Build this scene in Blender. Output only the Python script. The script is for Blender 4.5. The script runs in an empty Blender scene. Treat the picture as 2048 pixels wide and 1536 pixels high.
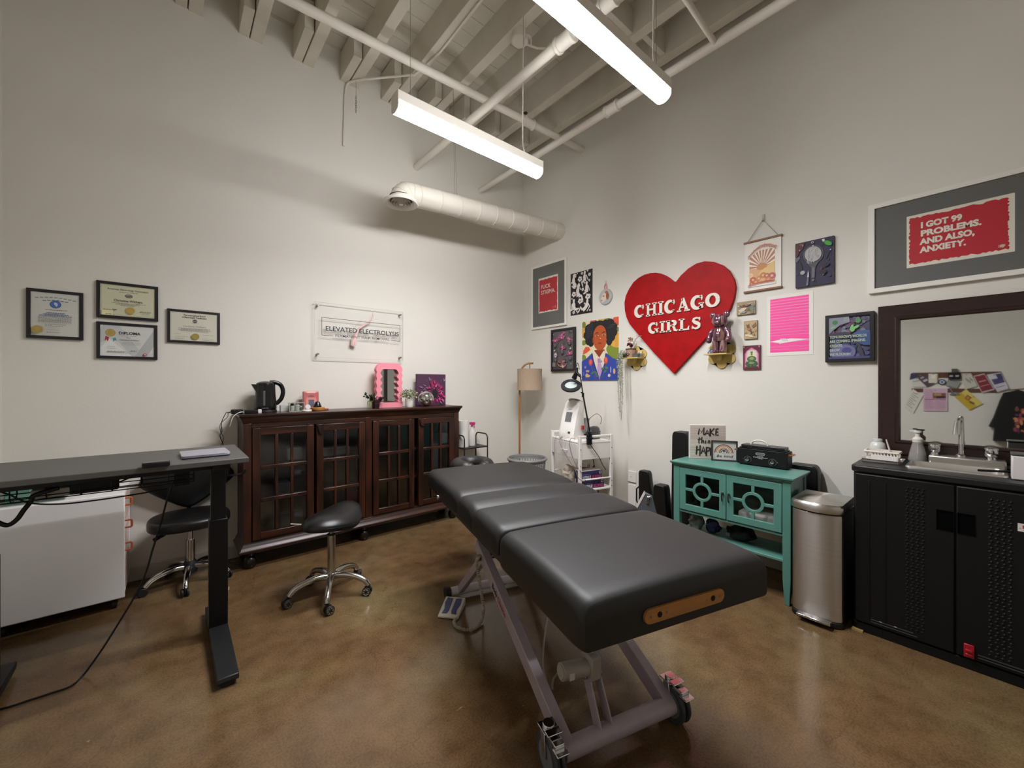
import bpy, bmesh, math, random
from mathutils import Vector, Matrix, Euler
rnd = random.Random(11)
SC = bpy.context.scene
COL = SC.collection
PI = math.pi

# ---------------------------------------------------------------- camera model (surveyed from the photograph)
FPX, YAW, EYE = 810.0, math.radians(49.75), 1.38
CY, SY = math.cos(YAW), math.sin(YAW)
XR, YB, XL, YF = 3.463, 3.882, -0.775, -1.7      # right wall, back wall, left wall, front wall
ZJ, ZD = 4.18, 4.45                              # underside of the joists, underside of the roof deck

def ray(px, py):
    u = (px - 1024) / FPX
    return (CY + u * SY, SY - u * CY, -(py - 768) / FPX)
def onz(px, py, z=0.0):
    r = ray(px, py); t = (z - EYE) / r[2]; return Vector((r[0] * t, r[1] * t, z))
def ony(px, py, y=YB):
    r = ray(px, py); t = y / r[1]; return Vector((r[0] * t, y, EYE + r[2] * t))
def onx(px, py, x=XR):
    r = ray(px, py); t = x / r[0]; return Vector((x, r[1] * t, EYE + r[2] * t))

# ---------------------------------------------------------------- materials
def lin(h):
    h = h.lstrip('#')
    out = []
    for i in (0, 2, 4):
        v = int(h[i:i + 2], 16) / 255
        out.append(v / 12.92 if v <= .04045 else ((v + .055) / 1.055) ** 2.4)
    return (*out, 1.0)
_M = {}
def M(name, hexc='#cccccc', rough=.5, metal=0.0, var=0.0, vscale=40, bump=0.0, bscale=200, spec=None, coat=0, trans=0, ior=None,
      alpha=1.0, emit=0, emitc=None, stretch=None):
    """A procedural principled material, made once per name; var mottles the colour, bump roughens the surface."""
    if name in _M: return _M[name]
    m = bpy.data.materials.new(name); m.use_nodes = True
    nt = m.node_tree; b = nt.nodes['Principled BSDF']
    c = lin(hexc)
    b.inputs['Base Color'].default_value = c
    b.inputs['Roughness'].default_value = rough
    b.inputs['Metallic'].default_value = metal
    if spec is not None: b.inputs['Specular IOR Level'].default_value = spec
    if coat: b.inputs['Coat Weight'].default_value = coat; b.inputs['Coat Roughness'].default_value = .12
    if trans: b.inputs['Transmission Weight'].default_value = trans
    if ior: b.inputs['IOR'].default_value = ior
    if alpha < 1: b.inputs['Alpha'].default_value = alpha
    if emit:
        b.inputs['Emission Color'].default_value = lin(emitc or hexc); b.inputs['Emission Strength'].default_value = emit
    if var or bump:
        tc = nt.nodes.new('ShaderNodeTexCoord'); src = tc.outputs['Object']
        if stretch:
            mp = nt.nodes.new('ShaderNodeMapping'); mp.inputs['Scale'].default_value = stretch
            nt.links.new(src, mp.inputs['Vector']); src = mp.outputs['Vector']
    if var:
        n = nt.nodes.new('ShaderNodeTexNoise'); n.inputs['Scale'].default_value = vscale; n.inputs['Detail'].default_value = 4
        nt.links.new(src, n.inputs['Vector'])
        r = nt.nodes.new('ShaderNodeValToRGB'); e = r.color_ramp.elements
        e[0].position = .3; e[1].position = .7
        e[0].color = tuple(max(0, x * (1 - var)) for x in c[:3]) + (1,)
        e[1].color = tuple(min(1, x * (1 + var)) for x in c[:3]) + (1,)
        nt.links.new(n.outputs['Fac'], r.inputs['Fac']); nt.links.new(r.outputs['Color'], b.inputs['Base Color'])
    if bump:
        n2 = nt.nodes.new('ShaderNodeTexNoise'); n2.inputs['Scale'].default_value = bscale; n2.inputs['Detail'].default_value = 3
        nt.links.new(src, n2.inputs['Vector'])
        bp = nt.nodes.new('ShaderNodeBump'); bp.inputs['Strength'].default_value = bump; bp.inputs['Distance'].default_value = .004
        nt.links.new(n2.outputs['Fac'], bp.inputs['Height']); nt.links.new(bp.outputs['Normal'], b.inputs['Normal'])
    _M[name] = m
    return m
def P(h, rough=.6):
    """flat ink / paper colour"""
    return M('ink_' + h.strip('#'), h, rough)

# ---------------------------------------------------------------- mesh builder
class MB:
    def __init__(s): s.bm = bmesh.new(); s.T = Matrix(); s.mats = []; s.mi = 0; s.lay = 0.0006
    def use(s, m):
        if m not in s.mats: s.mats.append(m)
        s.mi = s.mats.index(m); return s
    def at(s, loc=(0, 0, 0), rot=(0, 0, 0), sc=(1, 1, 1)):
        s.T = Matrix.Translation(loc) @ Euler(rot).to_matrix().to_4x4() @ Matrix.Diagonal((*sc, 1)); return s
    def v(s, p): return s.bm.verts.new(s.T @ Vector(p))
    def f(s, vs):
        try: f = s.bm.faces.new(vs)
        except ValueError: return None
        f.material_index = s.mi; return f
    def poly(s, pts): return s.f([s.v(p) for p in pts])
    def box(s, x0, y0, z0, x1, y1, z1):
        a = [s.v((x, y, z)) for z in (z0, z1) for x, y in ((x0, y0), (x1, y0), (x1, y1), (x0, y1))]
        for q in ((3, 2, 1, 0), (4, 5, 6, 7), (0, 1, 5, 4), (1, 2, 6, 5), (2, 3, 7, 6), (3, 0, 4, 7)): s.f([a[i] for i in q])
        return s
    def cbox(s, c, d):
        return s.box(c[0] - d[0] / 2, c[1] - d[1] / 2, c[2] - d[2] / 2, c[0] + d[0] / 2, c[1] + d[1] / 2, c[2] + d[2] / 2)
    def ring(s, c, a, b, r, n, ph=0): return [s.v(c + a * (r * math.cos(ph + 2 * PI * i / n)) + b * (r * math.sin(ph + 2 * PI * i / n))) for i in range(n)]
    def skin(s, rings, cap0=True, cap1=True, loop=False):
        for k in range(len(rings) - (0 if loop else 1)):
            A, B = rings[k], rings[(k + 1) % len(rings)]; n = len(A)
            for i in range(n): s.f([A[i], A[(i + 1) % n], B[(i + 1) % n], B[i]])
        if not loop:
            if cap0: s.f(rings[0][::-1])
            if cap1: s.f(rings[-1])
    def tube(s, pts, r, n=8, loop=False, flat=None, caps=True):
        """a round bar swept along pts; r one radius or one per point"""
        P_ = [Vector(p) for p in pts]; rs = r if isinstance(r, (list, tuple)) else [r] * len(P_)
        rings = []; prev = None; N = len(P_)
        for i, p in enumerate(P_):
            if loop: t = (P_[(i + 1) % N] - P_[i - 1])
            else: t = P_[min(i + 1, N - 1)] - P_[max(i - 1, 0)]
            if t.length < 1e-9: t = Vector((0, 0, 1))
            t.normalize()
            if prev is None:
                ref = Vector((0, 0, 1)) if abs(t.z) < .9 else Vector((1, 0, 0)); a = t.cross(ref).normalized()
            else:
                a = prev - t * prev.dot(t); a = a.normalized() if a.length > 1e-6 else t.orthogonal().normalized()
            prev = a; rings.append(s.ring(p, a, t.cross(a), rs[i], n, PI / n if n == 4 else 0))
        s.skin(rings, caps, caps, loop); return s
    def cyl(s, p0, p1, r0, r1=None, n=20, caps=True):
        return s.tube([p0, p1], [r0, r0 if r1 is None else r1], n, caps=caps)
    def lathe(s, prof, c=(0, 0, 0), n=28, sx=1, sy=1, caps=True):
        """profile of (radius, z) turned about the vertical through c"""
        rings = []; c = Vector(c)
        for r, z in prof:
            rings.append([s.v((c.x + sx * max(r, 1e-5) * math.cos(2 * PI * i / n), c.y + sy * max(r, 1e-5) * math.sin(2 * PI * i / n), c.z + z)) for i in range(n)])
        if tuple(prof[0]) == tuple(prof[-1]): bmesh.ops.delete(s.bm, geom=rings.pop(), context='VERTS'); s.skin(rings, loop=True)
        else: s.skin(rings, caps and prof[0][0] > 1e-4, caps and prof[-1][0] > 1e-4)
        return s
    def ball(s, c, r, n=16, m=10):
        r = r if isinstance(r, (list, tuple)) else (r, r, r)
        prof = [(math.sin(PI * k / m), -math.cos(PI * k / m)) for k in range(m + 1)]
        rings = [[s.v((c[0] + r[0] * max(q, 1e-4) * math.cos(2 * PI * i / n), c[1] + r[1] * max(q, 1e-4) * math.sin(2 * PI * i / n), c[2] + r[2] * z)) for i in range(n)] for q, z in prof]
        s.skin(rings, False, False); return s
    def prism(s, poly, y0, y1):
        """outline in x,z (seen from the front) given depth in y"""
        A = [s.v((x, y0, z)) for x, z in poly]; B = [s.v((x, y1, z)) for x, z in poly]; n = len(A)
        s.f(A); s.f(B[::-1])
        for i in range(n): s.f([A[(i + 1) % n], A[i], B[i], B[(i + 1) % n]])
        return s
    def slab(s, poly, z0, z1):
        """outline in x,y given height in z"""
        A = [s.v((x, y, z0)) for x, y in poly]; B = [s.v((x, y, z1)) for x, y in poly]; n = len(A)
        s.f(A[::-1]); s.f(B)
        for i in range(n): s.f([A[i], A[(i + 1) % n], B[(i + 1) % n], B[i]])
        return s
    # flat printed art: x right, z up, every call lies a hair in front of the one before
    def ink(s, mat, poly):
        s.use(mat); s.lay += 0.00012
        return s.f([s.v((x, -s.lay, z)) for x, z in poly])
    def disc(s, mat, x, z, rx, rz=None, n=20, a0=0, a1=360, rot=0):
        rz = rx if rz is None else rz; pts = []
        full = (a1 - a0) >= 360
        for i in range(n if full else n + 1):
            a = math.radians(a0 + (a1 - a0) * i / n); X, Z = rx * math.cos(a), rz * math.sin(a)
            cr, sr = math.cos(math.radians(rot)), math.sin(math.radians(rot)); pts.append((x + X * cr - Z * sr, z + X * sr + Z * cr))
        return s.ink(mat, pts)
    def line(s, mat, pts, w, taper=False):
        s.use(mat); s.lay += 0.00012; L = []; R = []; n = len(pts)
        for i in range(n):
            a, b = Vector(pts[max(0, i - 1)]), Vector(pts[min(n - 1, i + 1)]); t = (b - a)
            t = t.normalized() if t.length > 0 else Vector((1, 0)); nrm = Vector((-t.y, t.x))
            ww = (w[i] if isinstance(w, (list, tuple)) else w) * .5
            if taper: ww *= max(.15, math.sin(PI * (i + .5) / n))
            p = Vector(pts[i]); q, r = p + nrm * ww, p - nrm * ww
            L.append(s.v((q.x, -s.lay, q.y))); R.append(s.v((r.x, -s.lay, r.y)))
        for i in range(n - 1): s.f([R[i], R[i + 1], L[i + 1], L[i]])
    def text(s, mat, st, x, z, size, align='CENTER', bold=0.0, width=None, depth=0, shear=0.0, spacing=1.0):
        """lettering with its base line at (x, z); size is the cap height"""
        s.use(mat); s.lay += 0.00012
        cu = bpy.data.curves.new('t', 'FONT'); cu.body = st; cu.align_x = align; cu.size = size / .69; cu.offset = bold; cu.resolution_u = 3
        cu.shear = shear; cu.space_character = spacing; cu.extrude = depth / 2
        o = bpy.data.objects.new('t', cu); COL.objects.link(o); bpy.context.view_layer.update()
        me = bpy.data.meshes.new_from_object(o)
        xs = [v.co.x for v in me.vertices] or [0, 1]
        k = width / max(1e-6, max(xs) - min(xs)) if width else 1
        vs = [s.v((x + v.co.x * k, -s.lay - depth / 2 + (-v.co.z if depth else 0), z + v.co.y)) for v in me.vertices]
        for p in me.polygons: s.f([vs[i] for i in p.vertices])
        bpy.data.objects.remove(o); bpy.data.curves.remove(cu); bpy.data.meshes.remove(me)
        return s
    def build(s, name, mat=None, parent=None, bevel=0, seg=2, sub=0, ang=38, loc=None, rotz=None, fix=True, weld=0):
        if mat is not None:
            if not s.mats: s.mats = [mat]
        if weld: bmesh.ops.remove_doubles(s.bm, verts=s.bm.verts, dist=weld)
        if fix: bmesh.ops.recalc_face_normals(s.bm, faces=s.bm.faces)
        a = math.radians(ang)
        for e in s.bm.edges:
            e.smooth = not (len(e.link_faces) == 2 and e.calc_face_angle(0) > a)
        for f in s.bm.faces: f.smooth = True
        me = bpy.data.meshes.new(name); s.bm.to_mesh(me); s.bm.free()
        for m in s.mats: me.materials.append(m)
        o = bpy.data.objects.new(name, me); COL.objects.link(o)
        if parent is not None: o.parent = parent
        if loc is not None: o.location = loc
        if rotz is not None: o.rotation_euler = (0, 0, rotz)
        if bevel:
            b = o.modifiers.new('bevel', 'BEVEL'); b.width = bevel; b.segments = seg; b.limit_method = 'ANGLE'; b.angle_limit = math.radians(40)
        if sub:
            q = o.modifiers.new('subdivision', 'SUBSURF'); q.levels = q.render_levels = sub
        return o

def thing(name, label, cat, loc=(0, 0, 0), rotz=0.0, group=None):
    o = bpy.data.objects.new(name, None); COL.objects.link(o); o.location = loc; o.rotation_euler = (0, 0, rotz)
    o.empty_display_size = .05
    o['label'] = label; o['category'] = cat
    if group: o['group'] = group
    return o
def tag(o, label, cat, group=None):
    o['label'] = label; o['category'] = cat
    if group: o['group'] = group
    return o
def struct(o): o['kind'] = 'structure'; return o
def copy_tree(o, parent=None):
    c = o.copy(); COL.objects.link(c); c.parent = parent
    for ch in list(o.children): copy_tree(ch, c)
    return c
def note(o, text): o['label'] = text; return o
def arc(cx, cz, r, a0, a1, n=10, rz=None):
    rz = r if rz is None else rz
    return [(cx + r * math.cos(math.radians(a0 + (a1 - a0) * i / n)), cz + rz * math.sin(math.radians(a0 + (a1 - a0) * i / n))) for i in range(n + 1)]
def rrect(x0, z0, x1, z1, r, n=5):
    return arc(x1 - r, z1 - r, r, 0, 90, n) + arc(x0 + r, z1 - r, r, 90, 180, n) + arc(x0 + r, z0 + r, r, 180, 270, n) + arc(x1 - r, z0 + r, r, 270, 360, n)
def bez(p0, p1, p2, p3, n=12):
    p0, p1, p2, p3 = map(Vector, (p0, p1, p2, p3)); out = []
    for i in range(n + 1):
        t = i / n; out.append(p0 * (1 - t) ** 3 + p1 * 3 * t * (1 - t) ** 2 + p2 * 3 * t * t * (1 - t) + p3 * t ** 3)
    return out
def spline(pts, n=8):
    """smooth curve through pts (Catmull-Rom)"""
    Q = [Vector(p) for p in pts]; Q = [Q[0] * 2 - Q[1]] + Q + [Q[-1] * 2 - Q[-2]]; out = []
    for k in range(1, len(Q) - 2):
        a, b, c, d = Q[k - 1:k + 3]
        for i in range(n):
            t = i / n
            out.append(.5 * ((2 * b) + (c - a) * t + (2 * a - 5 * b + 4 * c - d) * t * t + (3 * b - a - 3 * c + d) * t ** 3))
    out.append(Q[-2]); return out
RW = -PI / 2       # turn of things that hang on or stand against the right wall: local x right, y into the wall
# ================================================================ the room
def floor_material():
    m = bpy.data.materials.new('polished_concrete'); m.use_nodes = True
    nt = m.node_tree; N = nt.nodes; L = nt.links; b = N['Principled BSDF']
    tc = N.new('ShaderNodeTexCoord')
    def noise(sc, det, dist=0):
        n = N.new('ShaderNodeTexNoise'); n.inputs['Scale'].default_value = sc; n.inputs['Detail'].default_value = det
        n.inputs['Distortion'].default_value = dist; L.new(tc.outputs['Object'], n.inputs['Vector']); return n
    def ramp(src, stops):
        r = N.new('ShaderNodeValToRGB'); e = r.color_ramp.elements
        e[0].position, e[0].color = stops[0][0], lin(stops[0][1]); e[1].position, e[1].color = stops[1][0], lin(stops[1][1])
        for p, c in stops[2:]:
            k = e.new(p); k.color = lin(c)
        L.new(src, r.inputs['Fac']); return r
    def mix(kind, fac, a, c):
        x = N.new('ShaderNodeMix'); x.data_type = 'RGBA'; x.blend_type = kind
        if isinstance(fac, float): x.inputs[0].default_value = fac
        else: L.new(fac, x.inputs[0])
        L.new(a, x.inputs[6])
        if isinstance(c, str): x.inputs[7].default_value = lin(c)
        else: L.new(c, x.inputs[7])
        return x.outputs[2]
    big = noise(1.3, 6, .6); mid = noise(9, 6); fine = noise(120, 5)
    base = ramp(big.outputs['Fac'], [(.3, '#6e553c'), (.7, '#7f7050'), (.5, '#775f43')]).outputs['Color']
    blot = ramp(mid.outputs['Fac'], [(.30, '#a39a8c'), (.72, '#fff8ee')]).outputs['Color']
    col = mix('MULTIPLY', .55, base, blot)
    fl = ramp(fine.outputs['Fac'], [(.38, '#5f5a53'), (.60, '#fffaf0')]).outputs['Color']
    col = mix('MULTIPLY', .30, col, fl)
    # hairline cracks wandering over the slab
    wv = noise(2.2, 5); add = N.new('ShaderNodeVectorMath'); add.operation = 'ADD'
    sc = N.new('ShaderNodeVectorMath'); sc.operation = 'SCALE'; sc.inputs['Scale'].default_value = .55
    L.new(wv.outputs['Color'], sc.inputs[0]); L.new(tc.outputs['Object'], add.inputs[0]); L.new(sc.outputs[0], add.inputs[1])
    vo = N.new('ShaderNodeTexVoronoi'); vo.feature = 'DISTANCE_TO_EDGE'; vo.inputs['Scale'].default_value = 4.2; L.new(add.outputs[0], vo.inputs['Vector'])
    ck = ramp(vo.outputs['Distance'], [(0.0, '#ffffff'), (.012, '#000000')])
    brk = ramp(noise(1.7, 3).outputs['Fac'], [(.47, '#000000'), (.6, '#a8a8a8')])
    ckm = N.new('ShaderNodeMath'); ckm.operation = 'MULTIPLY'; L.new(ck.outputs['Color'], ckm.inputs[0]); L.new(brk.outputs['Color'], ckm.inputs[1])
    col = mix('MIX', ckm.outputs[0], col, '#33261a')
    # pale chips where the aggregate or old paint shows
    v2 = N.new('ShaderNodeTexVoronoi'); v2.inputs['Scale'].default_value = 7; v2.inputs['Randomness'].default_value = 1; L.new(add.outputs[0], v2.inputs['Vector'])
    chip = ramp(v2.outputs['Distance'], [(.028, '#ffffff'), (.05, '#000000')])
    sel = ramp(noise(3.1, 2).outputs['Fac'], [(.55, '#000000'), (.62, '#c0c0c0')])
    cm = N.new('ShaderNodeMath'); cm.operation = 'MULTIPLY'; L.new(chip.outputs['Color'], cm.inputs[0]); L.new(sel.outputs['Color'], cm.inputs[1])
    col = mix('MIX', cm.outputs[0], col, '#b59b70')
    L.new(col, b.inputs['Base Color'])
    rr = ramp(mid.outputs['Fac'], [(.3, '#4a4a4a'), (.7, '#7c7c7c')]); L.new(rr.outputs['Color'], b.inputs['Roughness'])
    b.inputs['Specular IOR Level'].default_value = .4
    bp = N.new('ShaderNodeBump'); bp.inputs['Strength'].default_value = .12; bp.inputs['Distance'].default_value = .003
    L.new(fine.outputs['Fac'], bp.inputs['Height']); L.new(bp.outputs['Normal'], b.inputs['Normal'])
    return m
wallm = M('painted_wall', '#dad7ce', .75, var=.02, vscale=1.5, bump=.12, bscale=90)
deckm = M('painted_deck', '#cfcabc', .8, var=.05, vscale=5, bump=.15, bscale=40)
pipem = M('painted_pipe', '#dcd8cc', .5, var=.02, vscale=8)
TK = .12
struct(MB().box(XL - TK, YF - TK, -.1, XR + TK, YB + TK, 0).build('floor', floor_material()))
struct(MB().box(XL - TK, YB, 0, XR + TK, YB + TK, ZD + .1).build('wall_back', wallm))
struct(MB().box(XR, YF, 0, XR + TK, YB, ZD + .1).build('wall_right', wallm))
struct(MB().box(XL - TK, YF, 0, XL, YB, ZD + .1).build('wall_left', wallm))
struct(MB().box(XL - TK, YF - TK, 0, XR + TK, YF, ZD + .1).build('wall_front', wallm))
basem = M('baseboard_paint', '#c3bfb4', .55)
struct(MB().box(XL, YB - .014, 0, XR, YB, .10).build('baseboard_back', basem, bevel=.004))
struct(MB().box(XR - .014, YF, 0, XR, YB - .014, .10).build('baseboard_right', basem, bevel=.004))
# roof deck of boards running along the back wall, with joists hung below it
b = MB(); y = YF
while y < YB:
    w = .150 + rnd.uniform(-.004, .004)
    b.box(XL, y, ZD + rnd.uniform(0, .001), XR, min(y + w - .004, YB), ZD + .08); y += w
b.box(XL, YF, ZD + .03, XR, YB, ZD + .1)
deck = struct(b.build('ceiling', deckm, fix=False)); deck.data.shade_flat()
JX = [.501 + .39 * k for k in range(-3, 8)]
for x in JX:
    if XL < x < XR - .09: MB().box(x, YF, ZJ, x + .085, YB, ZD + .004).build('joist', deckm, deck, bevel=.003)
    if XL + .09 < x < XR:
        d = rnd.uniform(.28, .40)
        MB().box(x - .078, YB - d, ZJ + .005, x - .007, YB, ZD - .02).build('joist_bearing_block', deckm, deck, bevel=.004)
for k, (px, py) in enumerate(((1252, 45), (1318, 88))):
    p = onz(px, py, 4.3); j = max(x for x in JX if x < p.x)
    MB().box(j + .085, p.y - .045, 4.20, j + .39, p.y, 4.40).build('joist_blocking', deckm, deck, bevel=.003)

# ---------------------------------------------------------------- pipes under the joists
def pipe(name, label, pts, r, fittings=(), extra=None):
    t = thing(name, label, 'pipe', pts[0])
    o = Vector(pts[0]); b = MB(); b.tube([Vector(p) - o for p in pts], r, 16); b.build('pipe_run', pipem, t)
    for (c, d, rr, ln) in fittings:
        c = Vector(c) - o; d = Vector(d).normalized() * ln / 2
        b = MB(); b.cyl(c - d, c + d, rr, n=18); b.cyl(c - d * 1.05, c - d * .7, rr * 1.12, n=18); b.cyl(c + d * .7, c + d * 1.05, rr * 1.12, n=18)
        b.build('coupling', pipem, t, bevel=.003)
    return t
ta = pipe('ceiling_pipe', 'white pipe parallel to the certificate wall, crossing under the joists and over the long duct', [(XL, 2.893, 3.78), (XR, 2.893, 3.95)], .033,
          [((2.66, 2.893, 3.912), (1, 0, 0), .043, .12)])
b = MB(); c = Vector((2.62 - XL, 0, .135)); b.cyl(c, c + Vector((0, 0, .07)), .009, n=10); b.cyl(c + Vector((0, 0, .07)), c + Vector((0, 0, .078)), .02, n=12)
b.build('brass_valve', M('dull_brass', '#5c4a33', .45, .7), ta)
pipe('ceiling_pipe', 'white pipe passing above the farther strip lamp and ending high on the certificate wall',
     [(1.97, YB, 3.644), (1.97, YF, 3.60)], .034, [((1.97, 1.79, 3.62), (0, 1, 0), .046, .14), ((1.97, 1.45, 3.62), (0, 1, 0), .042, .1)])
tc_ = pipe('ceiling_pipe', 'white pipe along the art wall passing behind the lamp ends',
     [(2.793, YB, 3.652), (2.793, YF, 3.66)], .031, [((2.793, 2.02, 3.655), (0, 1, 0), .042, .12)])
b = MB(); b.tube([(0, 1.187 - YB, 0), (-.5, 1.187 - YB, .06), (-.7, 1.187 - YB, .2), (-.72, 1.187 - YB, .52)], .018, 12); b.build('branch_pipe', pipem, tc_)
# thin conduit bending off the back wall
c1 = ony(687, 292, YB - .012); c2 = ony(690, 190, YB - .012); e1 = onz(834, 146, 4.165); e2 = onz(963, 0, 4.165)
pts = [c1] + spline([c2, ony(694, 170, YB - .03), ony(708, 162, YB - .10), onz(760, 156, 4.13), onz(820, 150, 4.155), e1, onz(880, 105, 4.165)], 6) + [e2, Vector((e2.x, YF, 4.165))]
t = thing('wall_conduit', 'thin white conduit bending up the back wall to the joists', 'conduit', c1)
MB().tube([p - c1 for p in pts], .0095, 8).build('conduit_run', pipem, t)
d0 = onz(1040, 82, 4.10)
t = thing('junction_box', 'round white junction box on a joist above the middle lamp', 'junction box', d0)
MB().lathe([(.0, -.01), (.06, -.01), (.068, 0), (.068, .02), (.05, .03), (.05, ZJ - d0.z)], n=26).build('box_body', pipem, t, bevel=.002)
MB().tube([(.06, 0, .01), (.16, -.03, .01), (.24, -.06, .03), (.27, -.07, .08)], .009, 8).build('conduit', pipem, t)
ch = onz(712, 130, ZJ)
cht = MB()
cht.tube([(0, 0, 0), (0, 0, -.16)], .0016, 5)
for i in range(7):
    z = -.165 - i * .022; cht.tube([(.006 * math.cos(a) if i % 2 else 0, 0 if i % 2 else .006 * math.cos(a), z + .014 * math.sin(a)) for a in [2 * PI * k / 8 for k in range(8)]], .0018, 5, loop=True)
o = cht.build('hanging_chain', M('dull_steel', '#8a877f', .4, .8)); o.location = (ony(712, 200, YB - .12).x, YB - .12, ZJ - .002)
tag(o, 'short steel chain dangling from a joist at the back wall beside the conduit', 'chain')

# ---------------------------------------------------------------- lamps
glow = M('lamp_diffuser', '#fffaf2', .4, emit=56, emitc='#fdfbfd')
hous = M('lamp_housing', '#e6e2d8', .4)
cord = M('white_cord', '#d8d4ca', .5)
wire = M('thin_wire', '#9c988e', .4, .6)
def lamp(label, x0, x1, y, z, hang, cordx):
    t = thing('pendant_lamp', label, 'lamp', ((x0 + x1) / 2, y, z), 0, 'glowing strip lamps hung under the joists')
    h = (x1 - x0) / 2
    b = MB(); pr = [(-.048, .0), (.048, .0), (.048, .058), (.036, .066), (-.036, .066), (-.048, .058)]
    A = [[b.v((s * h, p, q)) for p, q in pr] for s in (-1, 1)]; b.skin(A); b.build('housing', hous, t, bevel=.003)
    b = MB(); pr = [(-.046, -.001)] + [(.046 * math.sin(a), -.026 - .034 * math.cos(a)) for a in [math.radians(-80 + 16 * k) for k in range(11)]] + [(.046, -.001)]
    A = [[b.v((s * (h - .006), p, q)) for p, q in pr] for s in (-1, 1)]; b.skin(A); b.build('diffuser', glow, t)
    for s in (-1, 1):
        b = MB(); pr2 = [(p * 1.06, q) for p, q in pr[:1]] + [(p * 1.05, q + .002) for p, q in pr[1:-1]] + [(pr[-1][0] * 1.06, 0)] + [(.049, .06), (-.049, .06)]
        A = [[b.v((s * (h - .004) + s * d, p, q)) for p, q in pr2] for d in (0, .006)]; b.skin(A); b.build('end_cap', hous, t, bevel=.001)
    al = bpy.data.lights.new('lamp_tube', 'AREA'); al.shape = 'RECTANGLE'; al.size = 2 * h - .03; al.size_y = .05; al.energy = 32; al.spread = math.radians(150); al.color = (.975, .968, 1.0)
    ao = bpy.data.objects.new('lamp_tube', al); COL.objects.link(ao); ao.parent = t; ao.location = (0, 0, -.0625)
    for hx, top in hang:
        MB().tube([(hx - (x0 + x1) / 2, 0, .066), (hx - (x0 + x1) / 2, 0, top - z)], .0016, 5).build('suspension_wire', wire, t)
    if cordx is not None:
        c = cordx - (x0 + x1) / 2
        MB().tube(spline([(c + .03, 0, .062), (c, .005, .16), (c - .005, .0, .5), (c, 0, .86), (c + .03, 0, .99), (c + .075, 0, 1.0), (c + .08, 0, .93)], 6), .0055, 7).build('power_cord', cord, t)
    return t
LX0, LX1 = 1.03, 2.225
lamp('glowing strip lamp hung nearer the bookcase and round duct, the farther of two', LX0, LX1, 2.30, 3.06, [(1.13, ZJ), (2.06, ZJ)], 2.06)
lamp('glowing strip lamp hung above the massage table, the nearer of two', LX0 - .05, LX1 - .045, 1.22, 3.06, [(1.13, ZJ), (2.10, ZJ)], 2.08)

# ---------------------------------------------------------------- air duct
pL, pR = Vector((1.62, 3.30, 3.05)), Vector((XR, 3.24, 3.15)); rD = .097
t = thing('air_duct', 'round white duct ending in a down-turned ceiling diffuser near the certificate wall', 'duct', pL)
ductm = M('painted_duct', '#d9d5c9', .42, var=.03, vscale=4)
b = MB(); ax = (pR - pL); n = 9; b.tube([Vector((0, 0, 0)), ax], rD, 32)
for k in range(n):
    c = ax * ((k + .35) / n); d = ax.normalized() * .006; b.tube([c - d, c - d * .4, c + d * .4, c + d], [rD, rD + .0035, rD + .0035, rD], 32, caps=False)
b.build('duct_run', ductm, t)
b = MB(); rc = .085; el = []
for k in range(7):
    a = math.radians(90 * k / 6); el.append((-rc * math.sin(a), 0, -rc + rc * math.cos(a)))
b.tube([(0.02, 0, 0)] + el + [(-rc, 0, -rc - .005)], rD, 32, caps=False)
for k in range(0, 7, 2):
    a = math.radians(90 * k / 6); c = Vector(el[k]); d = Vector((-math.cos(a), 0, -math.sin(a))) * .006
    b.tube([c - d, c, c + d], [rD, rD + .004, rD], 32, caps=False)
b.build('duct_elbow', ductm, t, ang=50)
b = MB().at((-rc, 0, -rc - .012)); b.lathe([(rD, .01), (.142, .006), (.146, -.006), (.138, -.016), (.112, -.004), (.100, .012), (.098, .03)], n=40, caps=False)
dm = b.build('diffuser_ring', M('diffuser_white', '#dedad0', .4), t)
for k, r in enumerate((.082, .060, .038)):
    b = MB().at((-rc, 0, -rc - .012)); b.lathe([(r, -.010 - .003 * k), (r + .004, -.014 - .003 * k), (r - .006, .018), (r - .010, .02), (r - .004, -.01)], n=36, caps=False); b.build('diffuser_cone', _M['diffuser_white'], dm)
b = MB().at((-rc, 0, -rc - .012)); b.lathe([(0, -.022), (.018, -.02), (.016, -.004), (0, -.004)], n=20); b.build('diffuser_hub', _M['diffuser_white'], dm)
b = MB().at((-rc, 0, -rc - .012)); b.lathe([(0, .045), (.098, .045), (.098, .05), (0, .05)], n=24); b.build('diffuser_throat', M('duct_dark', '#2c2a27', .8), dm)
for q in (.27, .285):
    c = ax * .25; MB().tube([c + Vector((.0, -.02 if q < .28 else .02, rD - .01)), Vector((c.x - .02, .0, 1.13))], .0016, 5).build('hanger_wire', wire, t)
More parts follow.
